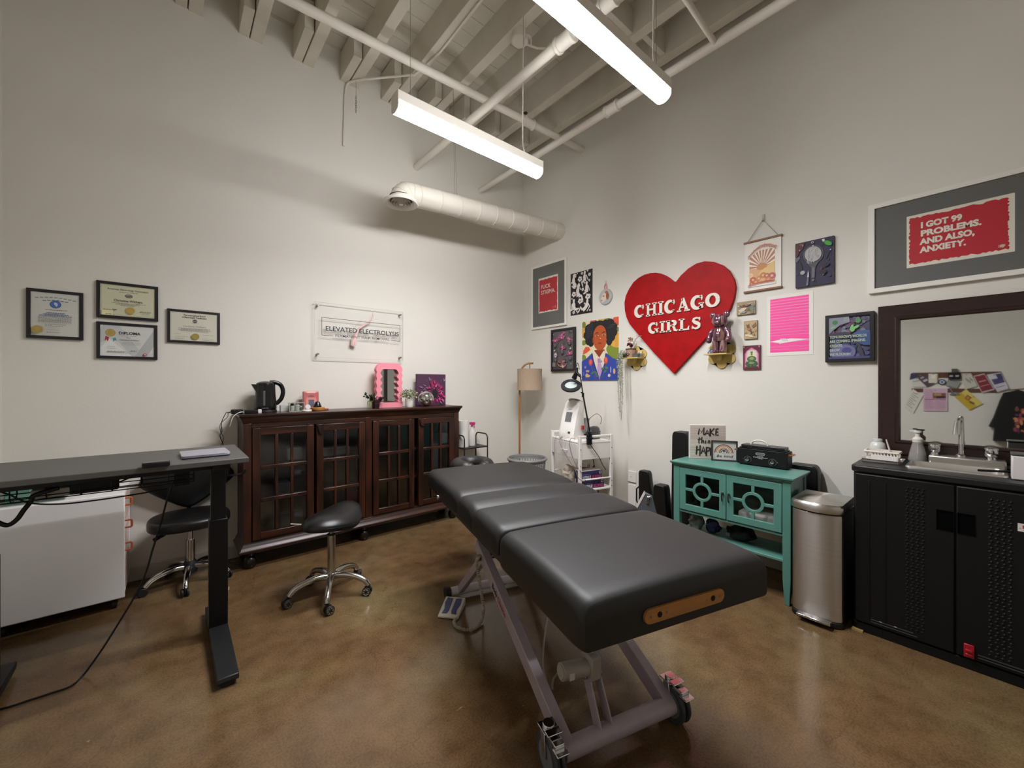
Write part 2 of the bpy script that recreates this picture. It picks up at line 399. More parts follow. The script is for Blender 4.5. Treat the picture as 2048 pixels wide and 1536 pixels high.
# ================================================================ glass, paper, helpers for pictures
def pane_glass(name='pane_glass', tint='#fcfdfc', ior=1.25, rough=.03):
    if name in _M: return _M[name]
    m = bpy.data.materials.new(name); m.use_nodes = True; nt = m.node_tree; nt.nodes.clear()
    o = nt.nodes.new('ShaderNodeOutputMaterial'); mx = nt.nodes.new('ShaderNodeMixShader'); tr = nt.nodes.new('ShaderNodeBsdfTransparent')
    g = nt.nodes.new('ShaderNodeBsdfGlossy'); fr = nt.nodes.new('ShaderNodeFresnel'); fr.inputs['IOR'].default_value = ior
    tr.inputs['Color'].default_value = lin(tint); g.inputs['Roughness'].default_value = rough
    ge = nt.nodes.new('ShaderNodeNewGeometry'); iv = nt.nodes.new('ShaderNodeMath'); iv.operation = 'SUBTRACT'; iv.inputs[0].default_value = 1; mu = nt.nodes.new('ShaderNodeMath'); mu.operation = 'MULTIPLY'
    nt.links.new(ge.outputs['Backfacing'], iv.inputs[1]); nt.links.new(fr.outputs[0], mu.inputs[0]); nt.links.new(iv.outputs[0], mu.inputs[1])   # only the outer face of a pane mirrors
    nt.links.new(mu.outputs[0], mx.inputs[0]); nt.links.new(tr.outputs[0], mx.inputs[1]); nt.links.new(g.outputs[0], mx.inputs[2]); nt.links.new(mx.outputs[0], o.inputs[0])
    _M[name] = m; return m
glass = pane_glass()
black_fr = M('black_frame', '#17151a', .35)
white_fr = M('white_frame', '#e4e1d9', .4)
inkK = P('#1c1a1e')
def bars(b, w, h, fw, y0, y1):
    o = [(-w / 2, -h / 2), (w / 2, -h / 2), (w / 2, h / 2), (-w / 2, h / 2)]; fi = fw
    i = [(-w / 2 + fi, -h / 2 + fi), (w / 2 - fi, -h / 2 + fi), (w / 2 - fi, h / 2 - fi), (-w / 2 + fi, h / 2 - fi)]
    rings = []
    for pts, y in ((o, y1), (o, y0), (i, y0), (i, y1)): rings.append([b.v((x, y, z)) for x, z in pts])
    b.skin(rings, loop=True); return b
def on_wall(wall, a, c, off=0.0):
    """two opposite picture corners in the photograph -> centre on the wall, width, height"""
    f, W = (ony, YB) if wall == 'back' else (onx, XR)
    A, C_ = f(*a, W - off), f(*c, W - off)
    ctr = (A + C_) / 2
    w = abs(C_.x - A.x) if wall == 'back' else abs(A.y - C_.y)
    loc = Vector((ctr.x, YB, ctr.z)) if wall == 'back' else Vector((XR, ctr.y, ctr.z))
    return loc, w, abs(A.z - C_.z)
class Art(MB):
    """flat artwork w x h, addressed u right and v down from 0 to 1"""
    def __init__(s, w, h, paper, y=.001, T=None):
        super().__init__()
        if T is not None: s.T = Matrix.Translation(T)
        s.w, s.h = w, h; s.lay = y; s.R(0, 0, 1, 1, paper)
    def ink(s, mat, poly):
        """ink trimmed at the edge of the paper"""
        a, c = s.w / 2 + 1e-6, s.h / 2 + 1e-6
        for ax, sg, lim in ((0, 1, a), (0, -1, a), (1, 1, c), (1, -1, c)):
            out = []
            for i, p in enumerate(poly):
                q = poly[i - 1]; dp, dq = lim - sg * p[ax], lim - sg * q[ax]
                if (dp < 0) != (dq < 0): k = dq / (dq - dp); out.append((q[0] + (p[0] - q[0]) * k, q[1] + (p[1] - q[1]) * k))
                if dp >= 0: out.append(p)
            poly = out
            if len(poly) < 3: return None
        return super().ink(mat, poly)
    def S(s, u, v): return ((u - .5) * s.w, (.5 - v) * s.h)
    def R(s, u0, v0, u1, v1, m): s.ink(m, [s.S(u0, v0), s.S(u0, v1), s.S(u1, v1), s.S(u1, v0)])
    def Pg(s, pts, m): s.ink(m, [s.S(*p) for p in pts])
    def D(s, u, v, r, m, rv=None, **k): x, z = s.S(u, v); s.disc(m, x, z, r * s.w, (rv if rv is not None else r) * s.w, **k)
    def Ln(s, pts, w, m, **k): s.line(m, [s.S(*p) for p in pts], [q * s.w for q in w] if isinstance(w, (list, tuple)) else w * s.w, **k)
    def Tx(s, st, u, v, size, m, **k):
        x, z = s.S(u, v)
        if 'width' in k: k['width'] *= s.w
        s.text(m, st, x, z, size * s.h, **k)
    def words(s, u0, u1, v, hgt, m):
        """a line of print too small to read"""
        u = u0
        while u < u1:
            l = min(rnd.uniform(.015, .05), u1 - u); s.R(u, v, u + l, v + hgt, m); u += l + .012
def picture(name, label, cat, wall, a, c, fw, fmat, depth, draw, paper, group=None, recess=.006, pane=True, art='print'):
    loc, w, h = on_wall(wall, a, c, depth)
    t = thing(name, label, cat, loc, 0 if wall == 'back' else RW, group)
    bars(MB(), w, h, fw, -depth, -.0005).build('frame', fmat, t, bevel=.0015)
    A = Art(w - 2 * fw + .004, h - 2 * fw + .004, paper, depth - recess); draw(A); A.build(art, None, t, fix=False)
    if pane: MB().poly([(x, -depth + recess * .45, z) for x, z in ((-w / 2 + fw, -h / 2 + fw), (w / 2 - fw, -h / 2 + fw), (w / 2 - fw, h / 2 - fw), (-w / 2 + fw, h / 2 - fw))]); 
    if pane:
        b = MB(); b.box(-w / 2 + fw - .001, -depth + recess * .45, -h / 2 + fw - .001, w / 2 - fw + .001, -depth + recess * .45 + .0012, h / 2 - fw + .001); b.build('glass_pane', glass, t)
    return t

# ---------------------------------------------------------------- certificates
gold, gold2 = P('#b0984f'), P('#8f7f45')
grayT, blueT = P('#77757a'), P('#5d6c9c')
def seal(A, u, v, r, m, m2):
    pts = []; x, z = A.S(u, v)
    for i in range(40): a = 2 * PI * i / 40; q = r * A.w * (1 if i % 2 else .93); pts.append((x + q * math.cos(a), z + q * math.sin(a)))
    A.ink(m, pts); A.disc(m2, x, z, r * A.w * .7); A.disc(m, x, z, r * A.w * .62)
def d1(A):
    for k in range(9):                                              # curved title
        u = .09 + k * .095; v = .13 - .035 * math.sin(PI * k / 8) + .01 * k / 8
        A.R(u, v, u + .07, v + .018, P('#7d88ac'))
    for k in range(6): u = .24 + k * .09; A.R(u, .185 - .02 * math.sin(PI * k / 5), u + .07, .203 - .02 * math.sin(PI * k / 5), grayT)
    A.D(.5, .265, .115, P('#2f55a0'), n=30); A.D(.5, .265, .095, P('#4a6fb6')); A.D(.5, .265, .06, P('#2f55a0')); A.Pg([(.48, .22), (.53, .23), (.55, .27), (.52, .32), (.49, .29), (.46, .26)], P('#b8c6e2'))
    A.words(.3, .74, .39, .012, grayT)
    for k in range(3): A.words(.32 - .07 * k, .7 + .07 * k, .455 + .035 * k, .018, blueT)
    for k in range(5): A.words(.16, .84, .57 + .026 * k, .01, grayT)
    A.words(.3, .72, .73, .010, grayT); A.words(.3, .66, .765, .010, grayT)
    seal(A, .15, .86, .12, gold, gold2)
    A.line(grayT, [A.S(.33 + .02 * k, .86 + .012 * math.sin(k * 2.1)) for k in range(14)], .0012); A.words(.33, .6, .91, .012, grayT)
def d2(A):
    A.R(.02, .03, .98, .97, P('#b9b596')); A.R(.026, .04, .974, .96, P('#d3cfb3'))
    A.Tx('American Electrology Association', .5, .17, .055, P('#4c4a44'), width=.74, bold=.0004)
    A.words(.34, .68, .215, .018, grayT)
    A.D(.51, .335, .07, P('#55544f'), .045, n=24); A.D(.51, .335, .055, P('#8d8b82'), .032); A.R(.47, .325, .55, .345, P('#4a4944'))
    A.Tx('Christina Withers', .5, .53, .07, P('#55524a'), width=.52, bold=.0003)
    for k in range(3): A.words(.2 + .08 * k, .82 - .1 * k, .57 + .035 * k, .012, grayT)
    seal(A, .535, .80, .09, gold, P('#a98c38'))
    A.R(.03, .83, .23, .985, P('#dcd7a5')); A.words(.06, .2, .80, .015, gold2); A.words(.1, .2, .94, .02, grayT); A.words(.22, .3, .78, .03, grayT)
    A.words(.72, .92, .79, .03, P('#8f9a7c')); A.words(.75, .9, .87, .012, grayT)
def d3(A):
    g1, g2 = P('#b9b9bb'), P('#c9c9cb')
    A.Pg([(.06, 0), (.34, 0), (.73, .82), (.66, 1.0), (.585, 1.0), (.32, .52), (.17, .42), (0, .6), (0, .2)], g2)
    A.Pg([(.62, 1.0), (.98, .12), (1.0, .12), (1.0, .62), (.84, 1.0)], g1)
    A.Pg([(0, .74), (.17, .46), (.58, 1.0), (0, 1.0)], P('#e9e8e8'))
    A.Pg([(.08, .53), (.1, .36), (.165, .4), (.14, .54), (.115, .47)], P('#a8323c')); A.Pg([(.225, .43), (.275, .4), (.3, .52), (.265, .48), (.24, .54)], P('#3f9a9a'))
    seal(A, .185, .255, .095, gold, P('#d2b654'))
    A.Tx('DIPLOMA', .33, .29, .085, P('#2e2c36'), align='LEFT', width=.40, bold=.0008)
    A.words(.37, .66, .325, .012, P('#a77d80')); A.words(.47, .55, .385, .015, grayT)
    A.Tx('Christina Withers', .53, .49, .05, P('#77767c'), width=.36)
    for k in range(3): A.words(.4, .74, .54 + .035 * k, .008, P('#a5a4a8'))
    A.line(grayT, [A.S(.14 + .012 * k, .69 + .014 * math.sin(k * 2.3)) for k in range(12)], .0011); A.words(.13, .3, .745, .008, grayT)
    A.words(.13, .46, .83, .03, P('#a09fa4')); A.words(.55, .66, .80, .02, grayT); A.words(.13, .55, .88, .008, grayT)
    A.D(.82, .92, .032, P('#b82838')); A.D(.82, .92, .017, P('#e9d3d4'), a0=0, a1=300); A.words(.86, .96, .9, .02, P('#b9b8bb'))
def d4(A):
    A.Tx('The International Board', .5, .13, .05, P('#2c2a2c'), width=.46, bold=.0006); A.Tx('of Electrologist Certification', .5, .205, .05, P('#2c2a2c'), width=.52, bold=.0006)
    A.D(.51, .30, .055, P('#b9b5a8')); A.D(.51, .30, .045, P('#4b4950')); A.R(.475, .285, .545, .31, P('#9c99a0')); A.words(.44, .58, .37, .01, grayT)
    A.Tx('Christina Withers', .5, .51, .05, P('#8f8c8a'), width=.48)
    for k in range(4): A.words(.17 + .05 * (k % 2), .84 - .05 * (k % 2), .555 + .03 * k, .012, grayT)
    A.words(.1, .22, .76, .01, grayT); A.words(.68, .9, .76, .01, grayT); A.words(.1, .36, .85, .01, grayT)
    seal(A, .52, .835, .085, P('#9a8a3a'), P('#85782f'))
    A.line(P('#6b696c'), [A.S(.66 + .014 * k, .9 + .012 * math.sin(k * 2.2)) for k in range(19)], .001); A.words(.1, .3, .92, .012, grayT); A.words(.68, .9, .95, .01, grayT)
FW = .0185
picture('framed_certificate', 'black framed white diploma with round blue emblem and gold seal, leftmost on the wall', 'certificate', 'back', (51.8, 574.7), (166.5, 680.6), .0185, black_fr, .018, d1, P('#d6d3cc'))
picture('framed_certificate', 'black framed cream certificate with a gold seal, hung above the grey diploma', 'certificate', 'back', (192.3, 559.5), (316.4, 643), FW, black_fr, .018, d2, P('#d3cfb3'))
picture('framed_certificate', 'black framed DIPLOMA with grey diagonal bands and a gold rosette with ribbons', 'certificate', 'back', (192.3, 642.2), (315, 719.7), FW, black_fr, .018, d3, P('#dad8d6'))
picture('framed_certificate', 'smaller black framed cream certificate, rightmost of the certificate group', 'certificate', 'back', (334.4, 616.4), (440.1, 689.2), .017, black_fr, .018, d4, P('#d8d2c3'))

# ---------------------------------------------------------------- acrylic company sign
loc, w, h = on_wall('back', (629, 603), (806, 721.5), .035)
t = thing('company_sign', 'clear acrylic wall sign reading ELEVATED ELECTROLYSIS PERMANENT HAIR REMOVAL', 'sign', loc)
def SL(px, py): p = ony(px, py, YB - .036) - loc; return (p.x, p.z)
b = MB().box(-w / 2, -.038, -h / 2, w / 2, -.033, h / 2); b.build('acrylic_panel', pane_glass('acrylic', '#ffffff', 1.4), t)
bars(MB(), w + .001, h + .001, .0022, -.0383, -.0327).build('panel_edge', M('acrylic_edge', '#c3c8c1', .25), t)
for sx in (-1, 1):
    for sz in (-1, 1):
        MB().at((sx * (w / 2 - .028), 0, sz * (h / 2 - .03))).cyl((0, -.046, 0), (0, 0, 0), .0085, n=14).build('standoff', M('brushed_nickel', '#8e8b86', .35, .9), t, bevel=.001)
def Z3(x, y): return SL(640 + x * .0879, 620 + y * .0879)
b = MB(); b.lay = .0385
lt = M('sign_letters', '#141216', .4)
for (p, q) in (((40, 168), (1815, 355)), ((40, 570), (310, 592)), ((1605, 690), (1815, 712))):
    b.line(lt, [Z3(*p), Z3(*q)], .0042)
for (p, q) in (((40, 160), (40, 575)), ((1815, 350), (1815, 716))): b.line(lt, [Z3(*p), Z3(*q)], .0042)
x0, z0 = Z3(118, 462); x1, _ = Z3(1782, 600); _, zt = Z3(118, 352)
b.text(lt, 'ELEVATED ELECTROLYSIS', x0, z0 - .001, (zt - z0) * .95, 'LEFT', .0009, width=x1 - x0)
x0, z0 = Z3(340, 612); x1, _ = Z3(1572, 700); _, zt = Z3(340, 556)
b.text(lt, 'PERMANENT HAIR REMOVAL', x0, z0, zt - z0, 'LEFT', .0001, width=x1 - x0)
b.build('lettering', None, t, fix=False)
b = MB(); b.lay = .0383; pk = M('sign_pink', '#dfbab4', .5); pk2 = M('sign_pink_line', '#bb9f99', .5)
b.line(pk2, [Z3(*p) for p in ((800, 850), (735, 790), (765, 660), (800, 590), (840, 500), (880, 430), (985, 350), (1100, 290), (1160, 220), (1195, 130), (1200, 50))], [.006, .034, .036, .026, .020, .018, .016, .014, .011, .008, .003])
b.line(pk, [Z3(*p) for p in ((803, 835), (770, 770), (790, 670), (820, 590), (850, 500), (895, 420), (990, 345), (1100, 285), (1155, 215), (1190, 130))], [.004, .028, .028, .018, .012, .009, .009, .008, .006, .003])
b.disc(pk2, *Z3(795, 770), .0135, .0165); b.disc(pk, *Z3(803, 765), .0105, .0135)
b.line(pk2, [Z3(*p) for p in ((800, 400), (830, 310), (900, 270), (1010, 270))], .0035)
for x, y in ((905, 272), (955, 268), (1010, 278), (1060, 290), (1110, 292), (1165, 290), (1200, 240), (1205, 190), (1205, 150)): b.disc(lt, *Z3(x, y), .0019)
b.build('follicle_emblem', None, t, fix=False)

# ================================================================ bookcase against the back wall
wood = M('rosewood', '#2f150a', .34, var=.95, vscale=6, coat=.08, stretch=(2.2, 6, .5))
woodh = M('rosewood_rail', '#2f150a', .34, var=.95, vscale=6, coat=.08, stretch=(.5, 6, 6))
wdark = M('rosewood_dark', '#2a120a', .45, var=.3, vscale=6, stretch=(1, 6, 1))
FY = 3.55
def bx(px): return ony(px, 900, FY).x
X0, X1 = .415, 2.285
D = YB - .012 - FY
t = bookcase = thing('bookcase', 'long dark rosewood bookcase with four small-paned glass doors against the certificate wall', 'bookcase', (X0, FY, 0))
W = X1 - X0
b = MB()
for x in (0, W - .03): b.box(x, .02, .13, x + .03, D, 1.10)
b.box(.03, D - .012, .13, W - .03, D, 1.10); b.box(.03, .03, .13, W - .03, D - .012, .16); b.box(.03, .02, 1.06, W - .03, D - .012, 1.10)
b.box(W / 2 - .015, .045, .16, W / 2 + .015, D - .012, 1.06)
b.build('carcass', wdark, t, bevel=.002)
b = MB()
for z in (.475, .745): b.box(.03, .055, z, W / 2 - .015, D - .012, z + .018); b.box(W / 2 + .015, .055, z, W - .03, D - .012, z + .018)
b.build('shelf', wdark, t)
b = MB(); pr = [(0, 1.085), (-.006, 1.10), (-.016, 1.125), (-.028, 1.138), (-.028, 1.155)]
A = []
for o, z in pr + [(.0, 1.155)][:0]: A.append([b.v((o, o, z)), b.v((W - o, o, z)), b.v((W - o, D, z)), b.v((o, D, z))])
b.skin(A); b.build('top', woodh, t, bevel=.004)
b = MB(); A = []
for o, z in ((-.022, .128), (-.03, .135), (-.03, .148), (-.018, .158), (-.012, .175), (-.004, .185), (0, .20)): A.append([b.v((o, o, z)), b.v((W - o, o, z)), b.v((W - o, D, z)), b.v((o, D, z))])
b.skin(A); b.build('plinth_moulding', woodh, t, bevel=.002)
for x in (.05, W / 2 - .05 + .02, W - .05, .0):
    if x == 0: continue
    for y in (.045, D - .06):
        b = MB().at((x, y, 0)); b.lathe([(0, 0), (.026, 0), (.040, .018), (.044, .045), (.036, .075), (.022, .088), (.03, .10), (.034, .128), (0, .128)], n=22); b.build('bun_foot', M('foot_shaded', '#120906', .3), t)  # shade under the case is put into the dark colour of the feet
doors = [(504, 628), (632, 730), (745, 828), (836, 907)]
stiles = [(0, bx(504) - X0), (bx(730) - X0, bx(745) - X0), (bx(907) - X0, W)]
b = MB(); b.box(0, .0, .2, bx(504) - X0 - .002, .022, 1.085); b.build('face_stile', wood, t, bevel=.002)
b = MB(); b.box(bx(731) - X0, .0, .2, bx(744) - X0, .022, 1.085); b.build('face_stile', wood, t, bevel=.002)
b = MB(); b.box(bx(908) - X0, .0, .2, W, .022, 1.085); b.build('face_stile', wood, t, bevel=.002)
b = MB(); b.box(bx(504) - X0, .002, 1.052, bx(907) - X0, .022, 1.085); b.box(bx(504) - X0, .002, .2, bx(907) - X0, .022, .212); b.build('face_rail', woodh, t, bevel=.002)
latch = M('dark_iron', '#1b1513', .5, .5)
for k, (pa, pb) in enumerate(doors):
    xa, xb = bx(pa) - X0 + .002, bx(pb) - X0 - .002; z0, z1 = .214, 1.050; sw = .052; zr = (.25, .995)
    zr = (.262, .995)
    fr = MB(); fr.box(xa, -.012, z0, xa + sw, .02, z1); fr.box(xb - sw, -.012, z0, xb, .02, z1); dr = None
    dr = fr.build('door', wood, t, bevel=.003)
    note(dr, 'small-paned glass door of dark wood')
    for za, zb in ((z0, zr[0]), (zr[1], z1)): MB().box(xa + sw, -.010, za, xb - sw, .018, zb).build('door_rail', woodh, dr, bevel=.003)
    gx0, gx1 = xa + sw, xb - sw; mw = .020
    m = MB()
    for j in (1, 2): x = gx0 + (gx1 - gx0) * j / 3; m.box(x - mw / 2, -.008, zr[0], x + mw / 2, .012, zr[1])
    for j in (1, 2): z = zr[0] + (zr[1] - zr[0]) * j / 3; m.box(gx0, -.009, z - .014, gx1, .011, z + .014)
    m.build('glazing_bar', wood, dr, bevel=.004)
    g = MB(); g.box(gx0 - .002, .010, zr[0] - .002, gx1 + .002, .0125, zr[1] + .002); g.build('glass_pane', pane_glass('cabinet_glass', '#d2d5d4', 2.1, .12), dr)
    if k in (1, 3):
        l = MB(); l.tube(spline([(xa + .012, -.018, 1.048), (xa + .012, -.024, 1.02), (xa + .02, -.022, .985), (xa + .035 + .03 * (k == 3), -.02, .972)], 5), .007, 8); l.build('door_latch', latch, dr)
# things seen dimly behind the glass
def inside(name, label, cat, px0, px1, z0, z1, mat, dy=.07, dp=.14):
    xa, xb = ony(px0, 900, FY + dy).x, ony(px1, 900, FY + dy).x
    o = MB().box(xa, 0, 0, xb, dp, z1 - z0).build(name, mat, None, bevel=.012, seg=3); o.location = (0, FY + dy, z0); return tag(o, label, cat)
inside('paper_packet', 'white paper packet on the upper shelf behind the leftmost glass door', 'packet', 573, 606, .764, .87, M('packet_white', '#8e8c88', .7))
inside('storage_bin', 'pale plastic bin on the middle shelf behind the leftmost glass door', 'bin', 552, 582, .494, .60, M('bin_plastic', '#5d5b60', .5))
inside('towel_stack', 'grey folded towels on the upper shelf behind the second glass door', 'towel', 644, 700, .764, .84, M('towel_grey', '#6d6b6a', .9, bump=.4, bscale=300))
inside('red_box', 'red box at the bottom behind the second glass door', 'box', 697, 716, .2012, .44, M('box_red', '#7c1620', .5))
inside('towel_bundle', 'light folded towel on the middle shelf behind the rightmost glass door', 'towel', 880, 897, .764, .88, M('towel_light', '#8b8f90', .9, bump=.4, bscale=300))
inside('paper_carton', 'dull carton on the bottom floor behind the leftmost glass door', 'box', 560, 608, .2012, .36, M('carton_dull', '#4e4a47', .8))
# ================================================================ things on the bookcase
ZT = 1.1552
blackp = M('black_plastic', '#08080a', .25)
blackm = M('black_matt', '#0b0b0d', .55, spec=.3)
whitep = M('white_plastic', '#e3e0da', .35)
def top(px, y): return Vector((ony(px, 820, y).x, y, ZT))
clear = pane_glass('clear_plastic', '#e9ecea', 1.3, .08)
# kettle
p = top(531, 3.735); t = thing('electric_kettle', 'glossy black electric kettle at the left end of the bookcase top', 'kettle', p)
b = MB(); b.lathe([(0, .004), (.078, .004), (.080, .0), (.080, .012), (.074, .02), (0, .02)], n=36); b.build('power_base', blackm, t, bevel=.001)
b = MB(); b.lathe([(0, .021), (.074, .021), (.077, .028), (.076, .06), (.072, .12), (.069, .18), (.068, .215), (.067, .222), (0, .222)], n=40)
b.build('kettle_body', blackp, t)
b = MB(); sp = [(-.062, -.03, .20), (-.062, .03, .20), (-.095, .012, .222), (-.095, -.012, .222)]
b.poly([(-.06, -.034, .222), (-.06, .034, .222), (-.098, .010, .224), (-.098, -.010, .224)]); b.poly([(-.062, -.030, .155), (-.06, -.034, .222), (-.098, -.010, .224)]); b.poly([(-.062, .03, .155), (-.098, .010, .224), (-.06, .034, .222)])
b.poly([(-.062, -.03, .155), (-.098, -.010, .224), (-.098, .010, .224), (-.062, .03, .155)]); b.build('spout', blackp, t, weld=.0005)
b = MB(); b.lathe([(0, .222), (.064, .222), (.062, .232), (.04, .243), (0, .247)], n=36); b.build('lid', blackp, t)
b = MB(); hp = spline([(.03, 0, .238), (.07, 0, .237), (.108, 0, .215), (.124, 0, .165), (.113, 0, .11), (.086, 0, .075), (.066, 0, .06)], 6); b.tube(hp, [.016] * 4 + [.0165] * (len(hp) - 8) + [.014] * 4, 12); b.build('handle', blackp, t)
b = MB(); b.at((-.02, -.0725, 0)).box(-.007, -.003, .055, .007, .003, .17); b.build('water_gauge', M('gauge_grey', '#55575c', .2), t, bevel=.002)
b = MB(); b.at((-.012, -.0757, .034)).box(-.02, -.0012, 0, .02, .0005, .004); b.build('maker_mark', M('logo_grey', '#6f6f72', .5), t)
# adapters and cords
p = top(474, 3.66); t = thing('power_adapter', 'black power adapter box at the left corner of the bookcase top', 'adapter', p, .2)
MB().box(-.035, -.022, 0, .035, .024, .034).build('adapter_body', blackm, t, bevel=.005)
e = [(-.03, .0, .02), (-.06, .0, .03), (-.10, .0, .0)]
w0 = ony(441, 850, YB - .06); w1 = ony(452, 870, YB - .05)
R_ = Matrix.Rotation(-.2, 4, 'Z')
def inl(q): return R_ @ (Vector(q) - p)
MB().tube(spline([(-.033, 0, .02), inl((p.x - .055, p.y + .02, ZT + .012)), inl(ony(452, 826, YB - .12)), inl(ony(443, 845, YB - .05)), inl(ony(444, 862, YB - .03)), inl(ony(440, 872, YB - .03)), inl(ony(447, 896, YB - .03)), inl(ony(446, 960, YB - .03))], 6), .0028, 6).build('cable', blackm, t)
MB().tube(spline([(-.033, .006, .012), inl((p.x - .05, p.y + .05, ZT + .005)), inl(ony(455, 834, YB - .10)), inl(ony(441, 848, YB - .06)), inl(ony(441, 862, YB - .05)), inl(ony(447, 878, YB - .04)), inl(ony(441, 900, YB - .04)), inl(ony(443, 962, YB - .04))], 6), .0022, 6).build('cable', blackm, t)
p = top(503, 3.65); t = thing('power_strip', 'flat black power strip with a white plug beside the kettle', 'power strip', p, -.12)
MB().box(-.045, -.022, 0, .04, .022, .026).build('strip_body', blackm, t, bevel=.004)
MB().box(.041, -.014, 0, .066, .016, .030).build('plug', whitep, t, bevel=.004)
MB().tube(spline([(-.043, -.012, .012), (-.075, -.03, .012), (-.115, -.035, -.02), (-.135, -.03, -.09)], 5), .003, 6).build('cable', whitep, t)
# small white things
p = top(570, 3.76); t = thing('clear_organizer', 'empty frosted plastic organizer box right of the kettle', 'organizer', p)
b = MB(); b.box(-.036, -.03, 0, .036, .03, .004); b.box(-.036, -.03, .004, -.033, .03, .05); b.box(.033, -.03, .004, .036, .03, .05); b.box(-.033, .027, .004, .033, .03, .05); b.box(-.033, -.03, .004, .033, -.027, .045); b.build('organizer_tray', M('frosted_plastic', '#c9c8c4', .45, alpha=.55), t)
p = top(592, 3.69); t = thing('clear_organizer', 'clear acrylic box holding small bottles between the kettle and the pink pouch', 'organizer', p)
b = MB(); b.box(-.055, -.03, 0, .055, .03, .004); b.box(-.055, -.03, .004, -.052, .03, .072); b.box(.052, -.03, .004, .055, .03, .072); b.box(-.052, .027, .004, .052, .03, .072); b.box(-.052, -.03, .004, .052, -.027, .072); b.build('organizer_tray', clear, t)
b = MB(); b.box(-.055, -.031, .0, .055, -.0302, .006); b.box(-.055, -.031, .068, .055, -.0302, .0725); b.box(-.0555, -.031, .006, -.052, -.0302, .068); b.box(.052, -.031, .006, .0555, -.0302, .068); b.build('tray_edge', M('frosted_plastic', '#c9c8c4', .45), t)
def bottle(label, q, r, h, mat, capm, cap=.3):
    t = thing('small_bottle', label, 'bottle', q)
    MB().lathe([(0, 0), (r, 0), (r, h * (1 - cap)), (r * .6, h * (1 - cap * .8)), (r * .6, h * (1 - cap * .7)), (0, h * (1 - cap * .7))], n=18).build('bottle_body', mat, t, bevel=.001)
    MB().lathe([(0, h * (1 - cap * .7)), (r * .75, h * (1 - cap * .7)), (r * .75, h), (0, h)], n=18).build('cap', capm, t, bevel=.001)
bottle('white bottle with a black cap inside the clear acrylic box', p + Vector((-.028, 0, .0045)), .016, .068, whitep, blackm, .5)
bottle('white bottle with a silver cap inside the clear acrylic box', p + Vector((.012, .004, .0045)), .018, .072, whitep, M('chrome', '#d5d5d7', .12, 1.0), .4)
bottle('squat silver bottle lying low inside the clear acrylic box', p + Vector((.035, -.008, .0045)), .012, .040, M('silver_plastic', '#9a9b9e', .25, .7), whitep, .4)
# pink pouch
p = top(621, 3.80); t = thing('tea_pouch', 'red and pink foil pouch standing behind the small white bottles', 'pouch', p)
b = MB(); pr = rrect(-.062, 0, .062, .165, .012, 3)
b.prism(pr, -.026, .02); ob = b.build('pouch_body', M('pouch_pink', '#cc827d', .35, var=.15, vscale=30), t, bevel=.008, seg=3)
b = MB(); b.lay = .0275; b.ink(P('#bf6563'), rrect(-.058, .004, .058, .150, .008, 3)); b.ink(P('#d98a83'), arc(0, .085, .042, 0, 180, 12) + [(-.042, .05), (.042, .05)]); b.ink(P('#5b5c70'), [(-.022, .03), (.022, .03), (.022, .09), (-.022, .09)]); b.ink(P('#8c5a63'), arc(0, .10, .03, 20, 160, 10))
b.ink(P('#e8c9bf'), [(-.045, .158), (-.03, .147), (.03, .147), (.045, .158)]); b.build('pouch_print', None, t, fix=False)
# watch stand, coaster, cone, eraser
p = top(614, 3.66); t = thing('charging_stand', 'small white round charging puck on a stand in front of the pink pouch', 'charger', p)
MB().lathe([(0, 0), (.030, 0), (.032, .006), (.028, .012), (0, .013)], n=26, sx=1.2).build('base', whitep, t)
b = MB().at((.006, 0, .034), (PI / 2 - .35, 0, 0)); b.lathe([(0, -.006), (.02, -.006), (.0215, -.002), (.0215, .003), (.018, .006), (0, .006)], n=26); b.build('charging_puck', M('puck_silver', '#b9b8b6', .5), t)
MB().tube([(.006, .004, .010), (.006, .01, .03)], .006, 8).build('neck', whitep, t)
p = top(636, 3.70); tag(MB().lathe([(0, 0), (.050, 0), (.053, .006), (.053, .024), (.049, .028), (0, .028)], n=32).build('wooden_coaster', M('pale_wood', '#a9743a', .45, var=.18, vscale=14, stretch=(1, 5, 5)), None, bevel=.002, loc=p), 'round wooden disc carrying the small black cone, right of the pink pouch', 'coaster')
t = thing('oil_diffuser', 'small black cone shaped diffuser standing on the round wooden disc', 'diffuser', p + Vector((-.004, 0, .0285)))
MB().lathe([(0, 0), (.032, 0), (.032, .006), (.018, .042), (.014, .046), (0, .046)], n=24).build('cone', blackp, t, bevel=.001)
MB().lathe([(0, .046), (.006, .046), (.006, .049), (0, .049)], n=12).build('button', blackm, t)
p = top(652, 3.70); tag(MB().box(-.02, -.012, 0, .02, .012, .015).build('eraser', M('brick_red', '#a5453a', .6), None, bevel=.004, loc=p), 'small red block lying right of the wooden disc on the bookcase', 'eraser')
